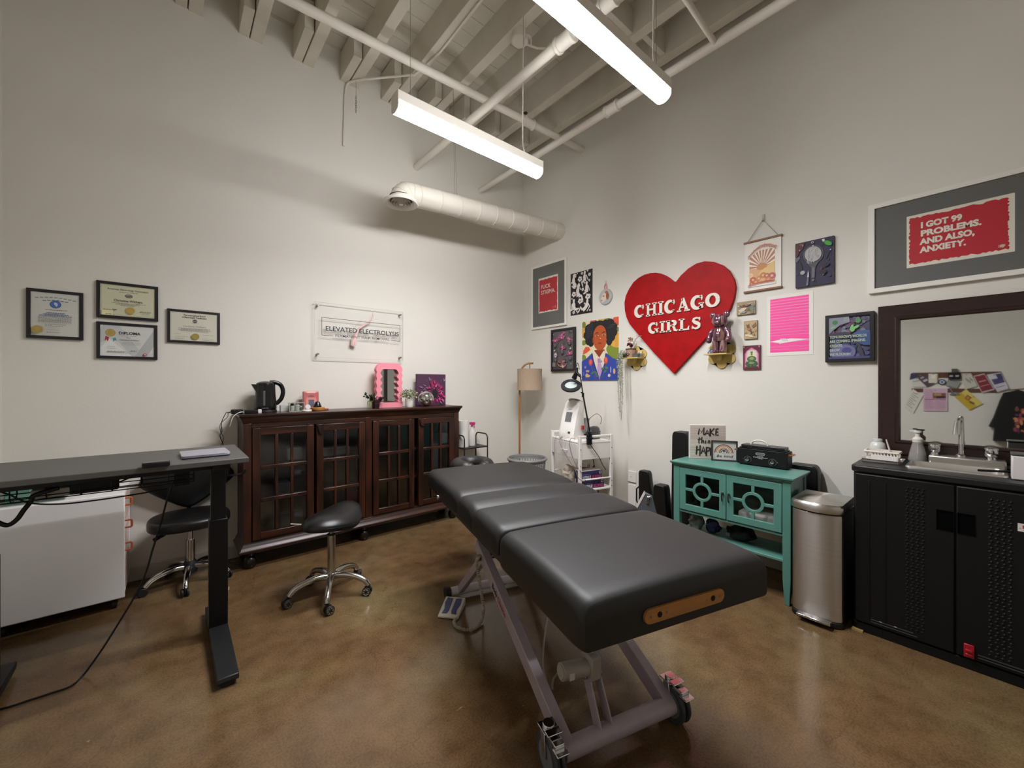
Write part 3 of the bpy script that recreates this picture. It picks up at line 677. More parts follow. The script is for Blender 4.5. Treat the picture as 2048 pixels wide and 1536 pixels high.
# skull planter
p = top(751, 3.70); t = thing('planter', 'dark maroon faceted skull planter with trailing plant left of the pink mirror', 'planter', p)
b = MB(); b.lathe([(0, 0), (.032, 0), (.036, .012), (.040, .05), (.042, .072), (.036, .078), (.030, .070), (0, .068)], n=9); b.build('skull_pot', M('maroon_glaze', '#2c0f17', .3), t, ang=10)
b = MB()
for sx in (-1, 1): b.at((sx * .014, -.037, .042), (PI / 2, 0, 0)).lathe([(0, 0), (.008, 0), (.009, .003), (0, .003)], n=10)
b.at((0, -.037, .026), (PI / 2, 0, 0)).lathe([(0, 0), (.005, 0), (.004, .003), (0, .003)], n=6); b.build('eye_socket', M('skull_dark', '#12060a', .6), t)
def leaf(b, o, d, up, l, w):
    o, d, up = Vector(o), Vector(d).normalized(), Vector(up); s_ = d.cross(up).normalized(); n_ = s_.cross(d)
    m = o + d * l * .5 + n_ * l * .08; e = o + d * l
    b.poly([o, m + s_ * w, e, m - s_ * w])
def rv(): return Vector((rnd.uniform(-1, 1), rnd.uniform(-1, 1), rnd.uniform(-1, 1)))
b = MB()
for k in range(34): o = Vector((rnd.uniform(-.03, .0), rnd.uniform(-.02, .02), rnd.uniform(.07, .11))); d = rv() + Vector((-.8, -.2, .35)); leaf(b, o, d, rv(), rnd.uniform(.03, .05), .011)
for k in range(14): o = Vector((-.085 + rnd.uniform(-.02, .02), rnd.uniform(-.015, .015), .115 + rnd.uniform(-.012, .012))); leaf(b, o, rv(), rv(), .03, .010)
b.tube(spline([(-.01, 0, .07), (-.04, 0, .11), (-.085, 0, .118)], 4), .002, 5)
b.build('dark_leaves', M('leaf_dark', '#28361f', .6, var=.3, vscale=30), t, fix=False)
b = MB()
for s_ in range(3):
    q = spline([(-.02, -.02 + .02 * s_, .075), (-.045 - .01 * s_, -.025 + .02 * s_, .06), (-.05 - .008 * s_, -.03 + .02 * s_, .03), (-.046 - .012 * s_, -.032 + .02 * s_, .004)], 6); b.tube(q, [.004] * (len(q) - 4) + [.003, .002, .0015, .001], 6)
b.build('trailing_stem', M('leaf_lime', '#6f7d45', .6), t)
b = MB()
for c, m in (((.0, -.02, .098), '#c996a0'), ((.02, -.028, .09), '#b97f8c'), ((-.012, -.01, .105), '#d3a9ac')):
    b.use(P(m))
    for k in range(7): leaf(b, c, rv() + Vector((0, 0, .5)), rv(), .02, .009)
b.build('pink_blossom', None, t, fix=False)
b = MB()
for k in range(22): leaf(b, (.045 + rnd.uniform(-.015, .015), -.015, .085 + rnd.uniform(-.02, .015)), rv(), rv(), .026, .010)
b.tube([(.02, 0, .068), (.045, -.012, .085)], .003, 5); b.build('maroon_blossom', M('petal_maroon', '#3a1020', .6), t, fix=False)
# pink wavy mirror
pc = top(776, 3.76); mt = onz(776, 726, ZT)
hM = ony(776, 726.5, 3.74).z - ZT; wM = ony(803, 800, 3.72).x - ony(750, 800, 3.72).x
t = thing('wavy_mirror', 'pink wavy framed mirror with rounded top standing on the bookcase', 'mirror', pc)
def wavy(off, n=60, inner=False):
    """half outline bottom to top; ripples in the sides"""
    hw, hh = wM / 2 - off, hM - off; pts = []
    for i in range(n + 1):
        q = i / n; z = .04 + (hh - .085 - .04) * q; pts.append((hw - .0045 * (1 - math.cos(q * 2 * PI * 4.5)), z))
    base = [(hw + .002, off if inner else 0.0), (hw + .002, .035 if not inner else off)]
    top_ = arc(hw - .07, hh - .07, .07, 0, 90, 8) if not inner else [(hw - .012, hh - .03), (hw - .04, hh)]
    R = base + pts + top_
    return R + [(-x, z) for x, z in reversed(R)]
pink = M('pink_lacquer', '#ea8e9c', .4)
outer = wavy(0)
iw, ih0, ih1 = wM / 2 - .043, .045, hM - .052
inner = []
n = 40
def rip(q): return .0095 * math.sin(q * 2 * PI * 4.5)
inR = [(iw, ih0)] + [(iw - .006 + rip(i / n), ih0 + .02 + (ih1 - ih0 - .05) * i / n) for i in range(n + 1)] + arc(iw - .035, ih1 - .035, .03, 10, 90, 5)
inner = inR + [(-x, z) for x, z in reversed(inR)]
# stacked wavy layers give the fluted sides
def ringplate(b, out, inn, y0, y1):
    def samp(poly, m=160):
        L = [0]; Q = poly + [poly[0]]
        for i in range(len(poly)): L.append(L[-1] + (Vector(Q[i + 1]) - Vector(Q[i])).length)
        r = []
        for k in range(m):
            s_ = L[-1] * k / m; i = max(j for j in range(len(poly)) if L[j] <= s_); f = (s_ - L[i]) / max(1e-9, L[i + 1] - L[i]); r.append(Vector(Q[i]).lerp(Vector(Q[i + 1]), f))
        return r
    def ang(c, poly):
        r = []
        for k in range(200):
            a = -PI / 2 + 2 * PI * (k + .5) / 200; d = Vector((math.cos(a), math.sin(a))); best = 0
            for i in range(len(poly)):
                p0, p1 = Vector(poly[i]) - c, Vector(poly[(i + 1) % len(poly)]) - c; e = p1 - p0; den = d.x * e.y - d.y * e.x
                if abs(den) < 1e-9: continue
                tt = (p0.x * e.y - p0.y * e.x) / den; uu = (p0.x * d.y - p0.y * d.x) / den
                if tt > 0 and -1e-6 <= uu <= 1 + 1e-6: best = max(best, tt)
            r.append(c + d * best)
        return r
    c = Vector((0, hM * .5)); O, I = ang(c, out), ang(c, inn)
    rings = [[b.v((q.x, y, q.y)) for q in S_] for S_, y in ((O, y1), (O, y0), (I, y0), (I, y1))]
    b.skin(rings, loop=True)
b = MB()
for k in range(4):
    ph = .005 * (k % 2)
    ringplate(b, [(x * (1 - ph / (wM / 2)), z) for x, z in outer], inner, -.04 + .016 * k, -.0245 + .016 * k)
b.build('wavy_frame', pink, t, ang=45)
b = MB(); b.prism([(x * 1.05, z) for x, z in inner], .0, .006); b.build('mirror_glass', M('mirror_silver', '#dfe3e2', .02, 1.0), t)
b = MB(); b.prism([(x * .98, z * .995) for x, z in outer], .008, .02); b.build('back_board', pink, t)
# white potted plant
p = top(818.5, 3.68); t = thing('potted_plant', 'bushy pale green plant in a white pot between pink mirror and silver ball', 'plant', p)
b = MB(); b.lathe([(0, 0), (.034, 0), (.037, .01), (.0415, .078), (.0415, .082), (.038, .082), (.036, .07), (0, .07)], n=30); b.build('pot', M('white_ceramic', '#dcd8d2', .3), t, bevel=.001)
b = MB(); b.lathe([(0, .071), (.036, .071), (0, .073)], n=16); b.build('soil', M('soil', '#2b241c', .9), t)
b = MB()
for k in range(26): a = rnd.uniform(0, 6.28); q = rnd.uniform(.3, 1); b.tube([(0, 0, .07), (.04 * q * math.cos(a), .04 * q * math.sin(a), .12), (.08 * q * math.cos(a), .07 * q * math.sin(a), .14 + .05 * (1 - q))], .0012, 4)
b.build('stems', M('stem_green', '#6d7350', .7), t)
lg = [M('leaf_pale', '#8f9873', .6, var=.2, vscale=30), M('leaf_cream', '#bdbd9c', .6), M('leaf_mid', '#6a7350', .6)]
b = MB()
for k in range(330):
    a = rnd.uniform(0, 6.28); q = rnd.random() ** .5; o = Vector((.078 * q * math.cos(a), .065 * q * math.sin(a), .09 + .085 * rnd.random() * (1.15 - q * .55))); b.use(rnd.choice(lg)); leaf(b, o, rv() + Vector((math.cos(a) * .5, math.sin(a) * .5, .4)), rv(), rnd.uniform(.014, .024), .006)
o = b.build('foliage', None, t, fix=False); o['kind'] = 'stuff'
# mirror ball
p = top(852, 3.635); r = .0765; t = thing('mirror_ball', 'silver mirror tile disco ball in front of the purple flower canvas', 'disco ball', p + Vector((0, 0, r + .0025)))
b = MB(); n, m = 30, 18
for i in range(m):
    a0, a1 = PI * (i + .06) / m, PI * (i + .94) / m; nn = max(5, int(n * math.sin((a0 + a1) / 2)))
    for j in range(nn):
        c0, c1 = 2 * PI * (j + .05) / nn, 2 * PI * (j + .95) / nn; jit = Vector((rnd.uniform(-1, 1), rnd.uniform(-1, 1), rnd.uniform(-1, 1))) * .0016
        Q = [Vector((r * math.sin(a) * math.cos(c), r * math.sin(a) * math.sin(c), r * math.cos(a))) for a, c in ((a0, c0), (a1, c0), (a1, c1), (a0, c1))]
        b.f([b.v(q + jit * (1 if k % 2 else -1) * .5) for k, q in enumerate(Q)])
for f in b.bm.faces: pass
b.build('mirror_tiles', M('mirror_tile', '#e6e8e8', .10, 1.0), t, ang=1, fix=False)
b = MB(); b.ball((0, 0, 0), r * .985, 24, 14); b.build('ball_core', M('ball_core', '#8e8d89', .3, .8), t)
# purple flower canvas leaning on the wall
c0 = ony(831.5, 748, 3.80); cw = ony(890, 780, 3.80).x - ony(831.5, 780, 3.80).x; chh = c0.z - ZT
t = thing('flower_canvas', 'square canvas of a purple and magenta spiky flower at the right end of the bookcase', 'painting', (c0.x + cw / 2, 3.805, ZT))
MB().box(-cw / 2, -.018, 0, cw / 2, .0, chh).build('canvas', M('canvas_plum', '#4b2740', .7), t, bevel=.002)
A = Art(cw - .004, chh - .004, P('#4a2a44'), .0184, T=(0, 0, chh / 2))
cx, cy = .62, .58
for k in range(150):
    a = rnd.uniform(0, 2 * PI); r0, r1 = rnd.uniform(.05, .5), 0; ln = rnd.uniform(.06, .20); u0, v0 = cx + r0 * math.cos(a), cy + r0 * math.sin(a); u1, v1 = u0 + ln * math.cos(a), v0 + ln * math.sin(a)
    if min(u1, v1, u0, v0) < .02 or max(u1, v1, u0, v0) > .98: continue
    m = P(rnd.choice(['#b0255f', '#8d1d52', '#c9467f', '#5f1d46'] if r0 < .3 else ['#6d4a68', '#8f7390', '#5a2c50', '#3a1b33', '#b9a3b7']))
    da = .10 * ln / (r0 + ln / 2); wv = .016
    A.Pg([(u0, v0), ((u0 + u1) / 2 - wv * math.sin(a), (v0 + v1) / 2 + wv * math.cos(a)), (u1, v1), ((u0 + u1) / 2 + wv * math.sin(a), (v0 + v1) / 2 - wv * math.cos(a))], m)
for u, v in ((.55, .40), (.68, .36), (.45, .45), (.78, .46), (.80, .62), (.74, .76), (.84, .80), (.66, .80), (.52, .36), (.60, .30), (.88, .70)):
    a = math.atan2(v - cy, u - cx)
    for d in (-.35, 0, .35): A.Pg([(u + .02 * math.cos(a + 1.6), v + .02 * math.sin(a + 1.6)), (u + .13 * math.cos(a + d), v + .13 * math.sin(a + d)), (u - .02 * math.cos(a + 1.6), v - .02 * math.sin(a + 1.6))], P(rnd.choice(['#c22368', '#d63f80', '#a81c58'])))
for u, v, a in ((.36, .44, 3.5), (.5, .42, 4.4), (.8, .6, -.9), (.86, .84, .6), (.27, .36, 3.6), (.62, .4, -1.2), (.35, .2, 4), (.9, .2, -.7)): A.Pg([(u, v), (u + .015, v + .02), (u + .10 * math.cos(a), v + .10 * math.sin(a))], P('#dcc6d6'))
A.D(cx - .03, cy + .02, .10, P('#241023'), .13); A.D(cx - .02, cy + .05, .06, P('#140a16'))
A.build('painted_flower', None, t, fix=False)
# ================================================================ standing desk
ZK = 1.0
chrome = M('chrome', '#d5d5d7', .12, 1.0)
rubber = M('black_rubber', '#121213', .6)
deskm = M('desk_laminate', '#4d4b49', .45, var=.05, vscale=60)
steelk = M('black_steel', '#070708', .4, spec=.3)
t = desk = thing('standing_desk', 'black height adjustable standing desk at the left edge of the picture', 'desk', (0, 0, 0))
xr = .316; y0, y1 = 2.485, 3.075
MB().box(XL + .012, y0, ZK - .026, xr, y1, ZK).build('desktop', deskm, t, bevel=.003)
b = MB(); b.box(XL + .05, 2.60, ZK - .062, .24, 2.64, ZK - .027); b.box(XL + .05, 2.86, ZK - .062, .24, 2.90, ZK - .027); b.build('crossbar', steelk, t, bevel=.002)
for cx in (.205, -.60):
    b = MB(); b.box(cx - .035, 2.52, ZK - .060, cx + .035, 3.03, ZK - .0265); b.build('side_bracket', steelk, t, bevel=.003)
    b = MB(); b.box(cx - .033, 2.715, .60, cx + .033, 2.768, ZK - .06); lg_ = b.build('leg', steelk, t, bevel=.004)
    b = MB(); b.box(cx - .042, 2.705, .045, cx + .042, 2.778, .645); b.build('lower_tube', steelk, lg_, bevel=.004)
    b = MB(); prf = [(2.235, .03), (2.25, .018), (3.01, .018), (3.025, .03), (3.025, .05), (2.80, .068), (2.69, .068), (2.24, .05)]
    A = [[b.v((cx + s_ * .042, y, z)) for y, z in prf] for s_ in (-1, 1)]; b.skin(A); ft = b.build('foot', M('foot_grey', '#101114', .5), t, bevel=.004)
    for yy in (2.28, 2.98): MB().cyl((cx, yy, 0), (cx, yy, .02), .034, n=18).build('foot_pad', rubber, ft)
b = MB(); b.tube([(.235, 2.74, ZK - .13), (.30, 2.74, ZK - .13), (.325, 2.74, ZK - .125), (.33, 2.74, ZK - .105)], .006, 8); b.box(.238, 2.725, ZK - .16, .244, 2.755, ZK - .06); b.build('cable_hook', steelk, t)
b = MB(); b.box(.02, 2.98, ZK - .20, .09, 3.02, ZK - .027); b.build('control_box_bracket', steelk, t, bevel=.002)
# wire cable tray under the top
b = MB(); tx0, tx1, ty = XL + .06, .10, 2.66
for z, yy in ((ZK - .045, ty), (ZK - .070, ty), (ZK - .105, ty), (ZK - .125, ty + .02), (ZK - .125, ty + .08), (ZK - .105, ty + .11), (ZK - .06, ty + .11)): b.tube([(tx0, yy, z), (tx1, yy, z)], .0026, 6)
x = tx0
while x <= tx1 + .001: b.tube([(x, ty, ZK - .028), (x, ty, ZK - .105), (x, ty + .02, ZK - .125), (x, ty + .09, ZK - .125), (x, ty + .11, ZK - .105), (x, ty + .11, ZK - .03)], .0026, 6); x += (tx1 - tx0) / 8
b.build('cable_tray', steelk, t)
def onloc(px0, px1, yy): return ony(px0, 950, yy).x, ony(px1, 950, yy).x
xa, xb = onloc(140, 238, 2.70)
t2 = thing('power_brick', 'black power brick lying in the wire cable tray under the desk', 'adapter', ((xa + xb) / 2, 2.70, ZK - .1212))
MB().box(-(xb - xa) / 2, -.022, 0, (xb - xa) / 2, .028, .062).build('brick_body', blackm, t2, bevel=.006)
MB().tube(spline([((xb - xa) / 2, 0, .03), ((xb - xa) / 2 + .05, 0, .05), ((xb - xa) / 2 + .11, .01, .06), ((xb - xa) / 2 + .15, .02, .055)], 6), .004, 6).build('cable', blackm, t2)
xa, xb = onloc(88, 132, 2.70)
t2 = thing('power_plug_strip', 'white and grey plug strip in the wire cable tray beside the power brick', 'power strip', ((xa + xb) / 2, 2.70, ZK - .1212))
MB().box(-.07, -.018, 0, .075, .02, .038).build('strip_body', M('strip_white', '#a9a6a2', .5), t2, bevel=.005)
for q in (-.03, .02): MB().box(q, -.02, .038, q + .03, .018, .062).build('plug', blackm, t2, bevel=.004)
def cable(name, label, pts, r, mat):
    o = Vector(pts[0]); q = MB().tube([Vector(p) - o for p in spline(pts, 8)], r, 7).build(name, mat, None, loc=o); return tag(q, label, 'cable')
cable('power_cable', 'bundle of dark cables sagging from the desk cable tray at the picture edge', [ony(118, 976, 2.628), ony(70, 990, 2.628), ony(62, 1003, 2.64), ony(48, 1020, 2.63), ony(35, 1038, 2.63), ony(20, 1049, 2.63), ony(6, 1049, 2.63), ony(-25, 1035, 2.64)], .009, blackm)
cable('power_cable', 'thin black cable looping along the underside of the desk tray', [ony(335, 978, 2.645), ony(250, 992, 2.645), ony(180, 1002, 2.645), ony(120, 1008, 2.645), ony(60, 1006, 2.645), ony(20, 990, 2.645), ony(-10, 980, 2.645)], .0035, blackm)
fl = [onz(165, 1352, .006), onz(140, 1373, .006), onz(100, 1387, .006), onz(60, 1400, .006), onz(10, 1416, .006), onz(-60, 1430, .006)]
cable('floor_cable', 'long black cable dropping from the desk tray and running over the floor to the left', [Vector((.02, 2.70, ZK - .11)), ony(334, 1000, 2.72), ony(322, 1045, 2.74), ony(305, 1100, 2.76), ony(290, 1150, 2.77), ony(268, 1195, 2.77), ony(235, 1250, 2.77), ony(200, 1305, 2.765), fl[0]] + fl[1:], .0045, blackm)
# on the desk
a_, b_, c_, d_ = onz(362, 923, ZK), onz(460, 911, ZK), onz(448, 899, ZK), onz(362, 908, ZK)
ctr = (a_ + b_ + c_ + d_) / 4
t = thing('laptop', 'closed silver laptop lying on the right end of the standing desk', 'laptop', (ctr.x, ctr.y, ZK + .0005), .03)
lw, ld = (b_.x - a_.x) * 1.0, .215
MB().slab(rrect(-lw / 2, -ld / 2, lw / 2, ld / 2, .012, 4), .003, .011).build('base', M('laptop_edge', '#8f8f9c', .35, .6), t, bevel=.002)
MB().slab(rrect(-lw / 2, -ld / 2, lw / 2, ld / 2, .012, 4), .0115, .0165).build('lid', M('laptop_silver', '#a3a3ad', .4, .3), t, bevel=.0015)
b = MB()
for sx in (-1, 1):
    for sy in (-1, 1): b.at((sx * (lw / 2 - .03), sy * (ld / 2 - .03), 0)).lathe([(0, 0), (.007, 0), (.007, .003), (0, .003)], n=10)
b.build('rubber_feet', rubber, t)
q = onz(312, 935, ZK)
t = thing('speaker_puck', 'small flat black gadget at the front edge of the desk left of the laptop', 'gadget', (q.x, q.y + .035, ZK + .0005), .02)
MB().slab(rrect(-.049, -.03, .049, .03, .008, 4), 0, .020).build('gadget_body', blackm, t, bevel=.003)
MB().slab(rrect(-.046, -.027, .046, .027, .008, 4), .0201, .0225).build('gadget_lid', M('gadget_grey', '#323236', .3), t, bevel=.001)

# ---------------------------------------------------------------- white drawer cart under the desk
UX0, UX1, UY0, UY1, UZ0, UZ1 = XL + .03, -.208, 3.445, 3.845, .065, .705
whs = M('white_shell', '#e6e4e3', .45, var=.02, vscale=3)
t = thing('drawer_cart', 'white rolling drawer cart with small orange pull tabs under the standing desk', 'cart', (UX0, UY0, 0))
w, d = UX1 - UX0, UY1 - UY0
b = MB(); b.box(0, 0, UZ0, w, .014, UZ1); b.box(0, d - .014, UZ0, w, d, UZ1); b.box(0, .014, UZ0, .014, d - .014, UZ1); b.box(.014, .014, UZ0, w - .004, d - .014, UZ0 + .014); b.box(.014, .014, UZ1 - .014, w - .004, d - .014, UZ1)
b.build('cabinet_shell', whs, t, bevel=.006, seg=3)
orange = M('orange_pull', '#b8603a', .4)
zs = [(.50, .685), (.305, .49), (.09, .295)]
for k, (za, zb) in enumerate(zs):
    b = MB(); b.box(.05, .018, za, w - .003, d - .018, zb); dr = b.build('drawer', M('drawer_blush', '#e0c9bd', .4), t, bevel=.004)
for k, py in enumerate((1003, 1048, 1093)):
    z = ony(250, py, UY0 + .03).z; b = MB()
    b.tube([(w - .004, .03, z + .022), (w + .026, .03, z + .022), (w + .030, .03, z + .018), (w + .030, .03, z - .018), (w + .026, .03, z - .022), (w - .004, .03, z - .022)], .0055, 8); b.build('pull_tab', orange, t)
for x in (.05, w - .05):
    for y in (.05, d - .05):
        b = MB(); b.cyl((x - .012, y, .026), (x + .012, y, .026), .0255, n=16); b.box(x - .016, y - .012, .03, x + .016, y + .012, UZ0); b.build('caster', rubber, t, bevel=.002)
# clear bin with a teal thing on the cart
c0 = ony(20, 1030, UY0 + .03); c1 = ony(118, 1018, UY0 + .03)
t = thing('clear_bin', 'clear plastic bin on top of the white drawer cart', 'bin', (-.60, UY0 + .17, UZ1 + .001))
wb = .135
b = MB(); b.box(-wb, -.13, 0, wb, .13, .004); b.box(-wb, -.13, .004, -wb + .004, .13, .13); b.box(wb - .004, -.13, .004, wb, .13, .13); b.box(-wb + .004, -.13, .004, wb - .004, -.126, .13); b.box(-wb + .004, .126, .004, wb - .004, .13, .13)
b.build('bin_body', clear, t)
b = MB(); b.box(-wb - .004, -.136, .122, wb + .004, -.131, .132); b.box(-wb - .004, .131, .122, wb + .004, .136, .132); b.box(-wb - .004, -.131, .122, -wb - .0005, .131, .132); b.box(wb + .0005, -.131, .122, wb + .004, .131, .132); b.build('bin_rim', M('rim_grey', '#8f8d8d', .3), t)
tag(MB().box(-.05, -.06, 0, .05, .06, .10).build('teal_carton', M('teal_card', '#8fc0b0', .6), None, bevel=.006, loc=(-.655, UY0 + .17, UZ1 + .006)), 'pale teal carton inside the clear bin at the left edge', 'box')
tag(MB().box(-.056, -.05, 0, .058, .05, .11).build('dark_case', M('case_grey', '#2f2f33', .5), None, bevel=.01, loc=(-.536, UY0 + .17, UZ1 + .006)), 'dark grey case standing inside the clear bin', 'case')

# ---------------------------------------------------------------- casters and star bases
def star_base(t, n, r, hub_z, hub_r, phase, mat, arm_r, wheel_r, flat=False, capm=None):
    for k in range(n):
        a = phase + 2 * PI * k / n; d = Vector((math.cos(a), math.sin(a), 0)); s_ = Vector((-d.y, d.x, 0))
        b = MB()
        pts = [d * (hub_r * .4) + Vector((0, 0, hub_z)), d * (r * .35) + Vector((0, 0, hub_z + .006)), d * (r * .65) + Vector((0, 0, hub_z - .006)), d * (r * .88) + Vector((0, 0, hub_z - .030)), d * (r * 1.0) + Vector((0, 0, hub_z - .062))]
        q = spline(pts, 6); b.tube(q, [arm_r * (1.15 - .3 * i / len(q)) for i in range(len(q))], 12)
        leg_ = b.build('leg', mat, t)
        b = MB(); c = d * r + Vector((0, 0, wheel_r)) ; cs = rnd.uniform(0, 6.28); e = Vector((math.cos(cs), math.sin(cs), 0)); f = Vector((-e.y, e.x, 0))
        c = c + e * .012
        for s2 in (-1, 1): b.cyl(c + f * (s2 * .008), c + f * (s2 * .021), wheel_r, n=20)
        b.cyl(c - f * .008, c + f * .008, wheel_r * .5, n=12); b.cyl(d * r + Vector((0, 0, wheel_r * 1.4)), d * r + Vector((0, 0, hub_z - .05)), .009, n=10)
        cst = b.build('caster', rubber, leg_, bevel=.003)
        if capm:
            for s2 in (-1, 1):
                b = MB(); ctr = c + f * (s2 * .0215)
                for j in range(6):
                    aa = 2 * PI * j / 6; v1 = ctr + (e * math.cos(aa) + Vector((0, 0, 1)) * math.sin(aa)) * wheel_r * .5
                    b.cyl(v1 - f * .0005, v1 + f * s2 * .0012, wheel_r * .15, n=8)
                b.tube([ctr + (e * math.cos(2 * PI * j / 20) + Vector((0, 0, 1)) * math.sin(2 * PI * j / 20)) * wheel_r * .72 for j in range(20)], .0014, 5, loop=True)
                b.build('hub_cap', capm, leg_)
leather = M('black_leather', '#0b0b0c', .36, bump=.12, bscale=160)
# desk chair
t = thing('office_chair', 'black swivel chair with low backrest and chrome star base behind the standing desk', 'chair', (.112, 3.60, 0))
star_base(t, 5, .235, .115, .045, math.radians(-98), chrome, .018, .027)
MB().lathe([(0, .075), (.040, .075), (.045, .10), (.040, .14), (.030, .155), (0, .155)], n=22).build('hub', rubber, t, bevel=.002)
MB().cyl((0, 0, .15), (0, 0, .30), .026, n=22).build('gas_column', chrome, t)
MB().cyl((0, 0, .30), (0, 0, .395), .014, n=16).build('piston', chrome, t)
MB().box(-.07, -.08, .385, .07, .08, .405).build('seat_plate', blackm, t, bevel=.004)
def pad(b, outline, z0, z1, crown=.02, edge=.02, n=5):
    """upholstered pad: outline (x,y), rounded edge, crowned top"""
    cx = sum(p[0] for p in outline) / len(outline); cy = sum(p[1] for p in outline) / len(outline); rings = []
    def rg(k, z): return [b.v((cx + (x - cx) * k, cy + (y - cy) * k, z)) for x, y in outline]
    e = edge / max(abs(outline[0][0] - cx), .05)
    for i in range(n + 1): a = PI / 2 * i / n; rings.append(rg(1 - e + e * math.sin(a), z0 + edge * .7 * (1 - math.cos(a))))
    for i in range(n + 1): a = PI / 2 * i / n; rings.append(rg(1 - e + e * math.cos(a), z1 - crown - edge + edge * math.sin(a)))
    for k in (.75, .5, .25, .08): rings.append(rg(k * (1 - e), z1 - crown * k * k * .9))
    b.skin(rings); return b
ol = []
for i in range(40):
    a = 2 * PI * i / 40; ol.append((.228 * math.copysign(abs(math.cos(a)) ** .8, math.cos(a)), .215 * math.copysign(abs(math.sin(a)) ** .8, math.sin(a)) * (1.0 if math.sin(a) > 0 else .95)))
MB_ = MB(); pad(MB_, ol, .405, .485, .012, .025); MB_.build('seat', leather, t, ang=60)
b = MB(); prof = []
for i in range(40):
    a = 2 * PI * i / 40; x = .275 * math.cos(a); z = .145 * math.sin(a); x *= (1.0 if z > 0 else 1.0 - .60 * (abs(z) / .145)); prof.append((x, z if z > 0 else z * 1.25))
rings = []
for k, yy in ((.86, -.030), (.97, -.020), (1, 0), (.97, .018), (.86, .028)):
    rings.append([b.v((x * k, .205 + yy - .35 * x * x, .675 + z * 1.1 * k)) for x, z in prof])
rings.insert(0, [b.v((x * .4, .205 - .036 - .35 * (x * .4) ** 2, .685 + z * .4)) for x, z in prof]); rings.append([b.v((x * .4, .205 + .030 - .35 * (x * .4) ** 2, .685 + z * .4)) for x, z in prof])
b.skin(rings); b.build('backrest', leather, t, ang=60)
b = MB(); b.tube(spline([(0, .06, .39), (0, .17, .395), (0, .232, .45), (0, .238, .60)], 6), .016, 4); b.build('back_support', blackm, t, bevel=.002)
b = MB(); b.tube([(-.06, -.02, .392), (-.14, -.05, .378)], .006, 8); b.tube([(-.135, -.048, .38), (-.19, -.07, .358)], .012, 10); b.build('height_lever', blackm, t)
# saddle stool
t = thing('saddle_stool', 'black saddle stool on a polished five-arm base in front of the bookcase', 'stool', (.81, 2.785, 0), 0)
alu = M('polished_aluminium', '#b9b5ae', .2, 1.0)
star_base(t, 5, .245, .128, .04, math.radians(-112), alu, .019, .028, capm=chrome)
MB().lathe([(0, .095), (.030, .095), (.034, .125), (.030, .15), (0, .15)], n=22).build('hub', alu, t, bevel=.002)
MB().cyl((0, 0, .145), (0, 0, .395), .025, n=24).build('gas_column', alu, t)
b = MB(); b.cyl((0, 0, .394), (0, 0, .402), .026, n=20); b.build('column_collar', rubber, t)
MB().cyl((0, 0, .40), (0, 0, .445), .0135, n=16).build('piston', alu, t)
b = MB(); n, mR = 48, 12; hd = math.radians(35)
def saddle(q, a, topside):
    x, y = .205 * q * math.cos(a), .165 * q * math.sin(a) * (1 + .12 * math.cos(a)); e = (1 - q ** 4)
    z = .535 + .55 * max(0, x) ** 2 * 1.6 - 1.7 * y * y - .9 * max(0, -x - .05) ** 2 + .018
    return Vector((x, y, z + (.0 if topside else -.088 * (1 - .35 * q)) - (.028 * (q ** 6) if topside else 0)))
rings = []
for k in range(1, mR + 1): rings.append([b.v(Matrix.Rotation(hd, 3, 'Z') @ saddle(k / mR, 2 * PI * i / n, True)) for i in range(n)])
for k in range(mR, 0, -1): rings.append([b.v(Matrix.Rotation(hd, 3, 'Z') @ saddle(k / mR * (.97 if k == mR else .94), 2 * PI * i / n, False)) for i in range(n)])
b.skin(rings); b.build('seat', leather, t, ang=70)
b = MB(); b.tube([Matrix.Rotation(hd, 3, 'Z') @ (saddle(.985, 2 * PI * i / 60, True) + Vector((0, 0, -.010))) for i in range(60)], .0035, 6, loop=True); b.build('piping', leather, t)
MB().lathe([(0, .440), (.075, .440), (.08, .448), (.08, .466), (0, .466)], n=24).build('seat_plate', blackm, t, bevel=.002)
b = MB(); b.tube([(-.05, .03, .462), (-.17, .09, .475), (-.215, .115, .482)], .005, 8); b.build('height_lever', chrome, t)
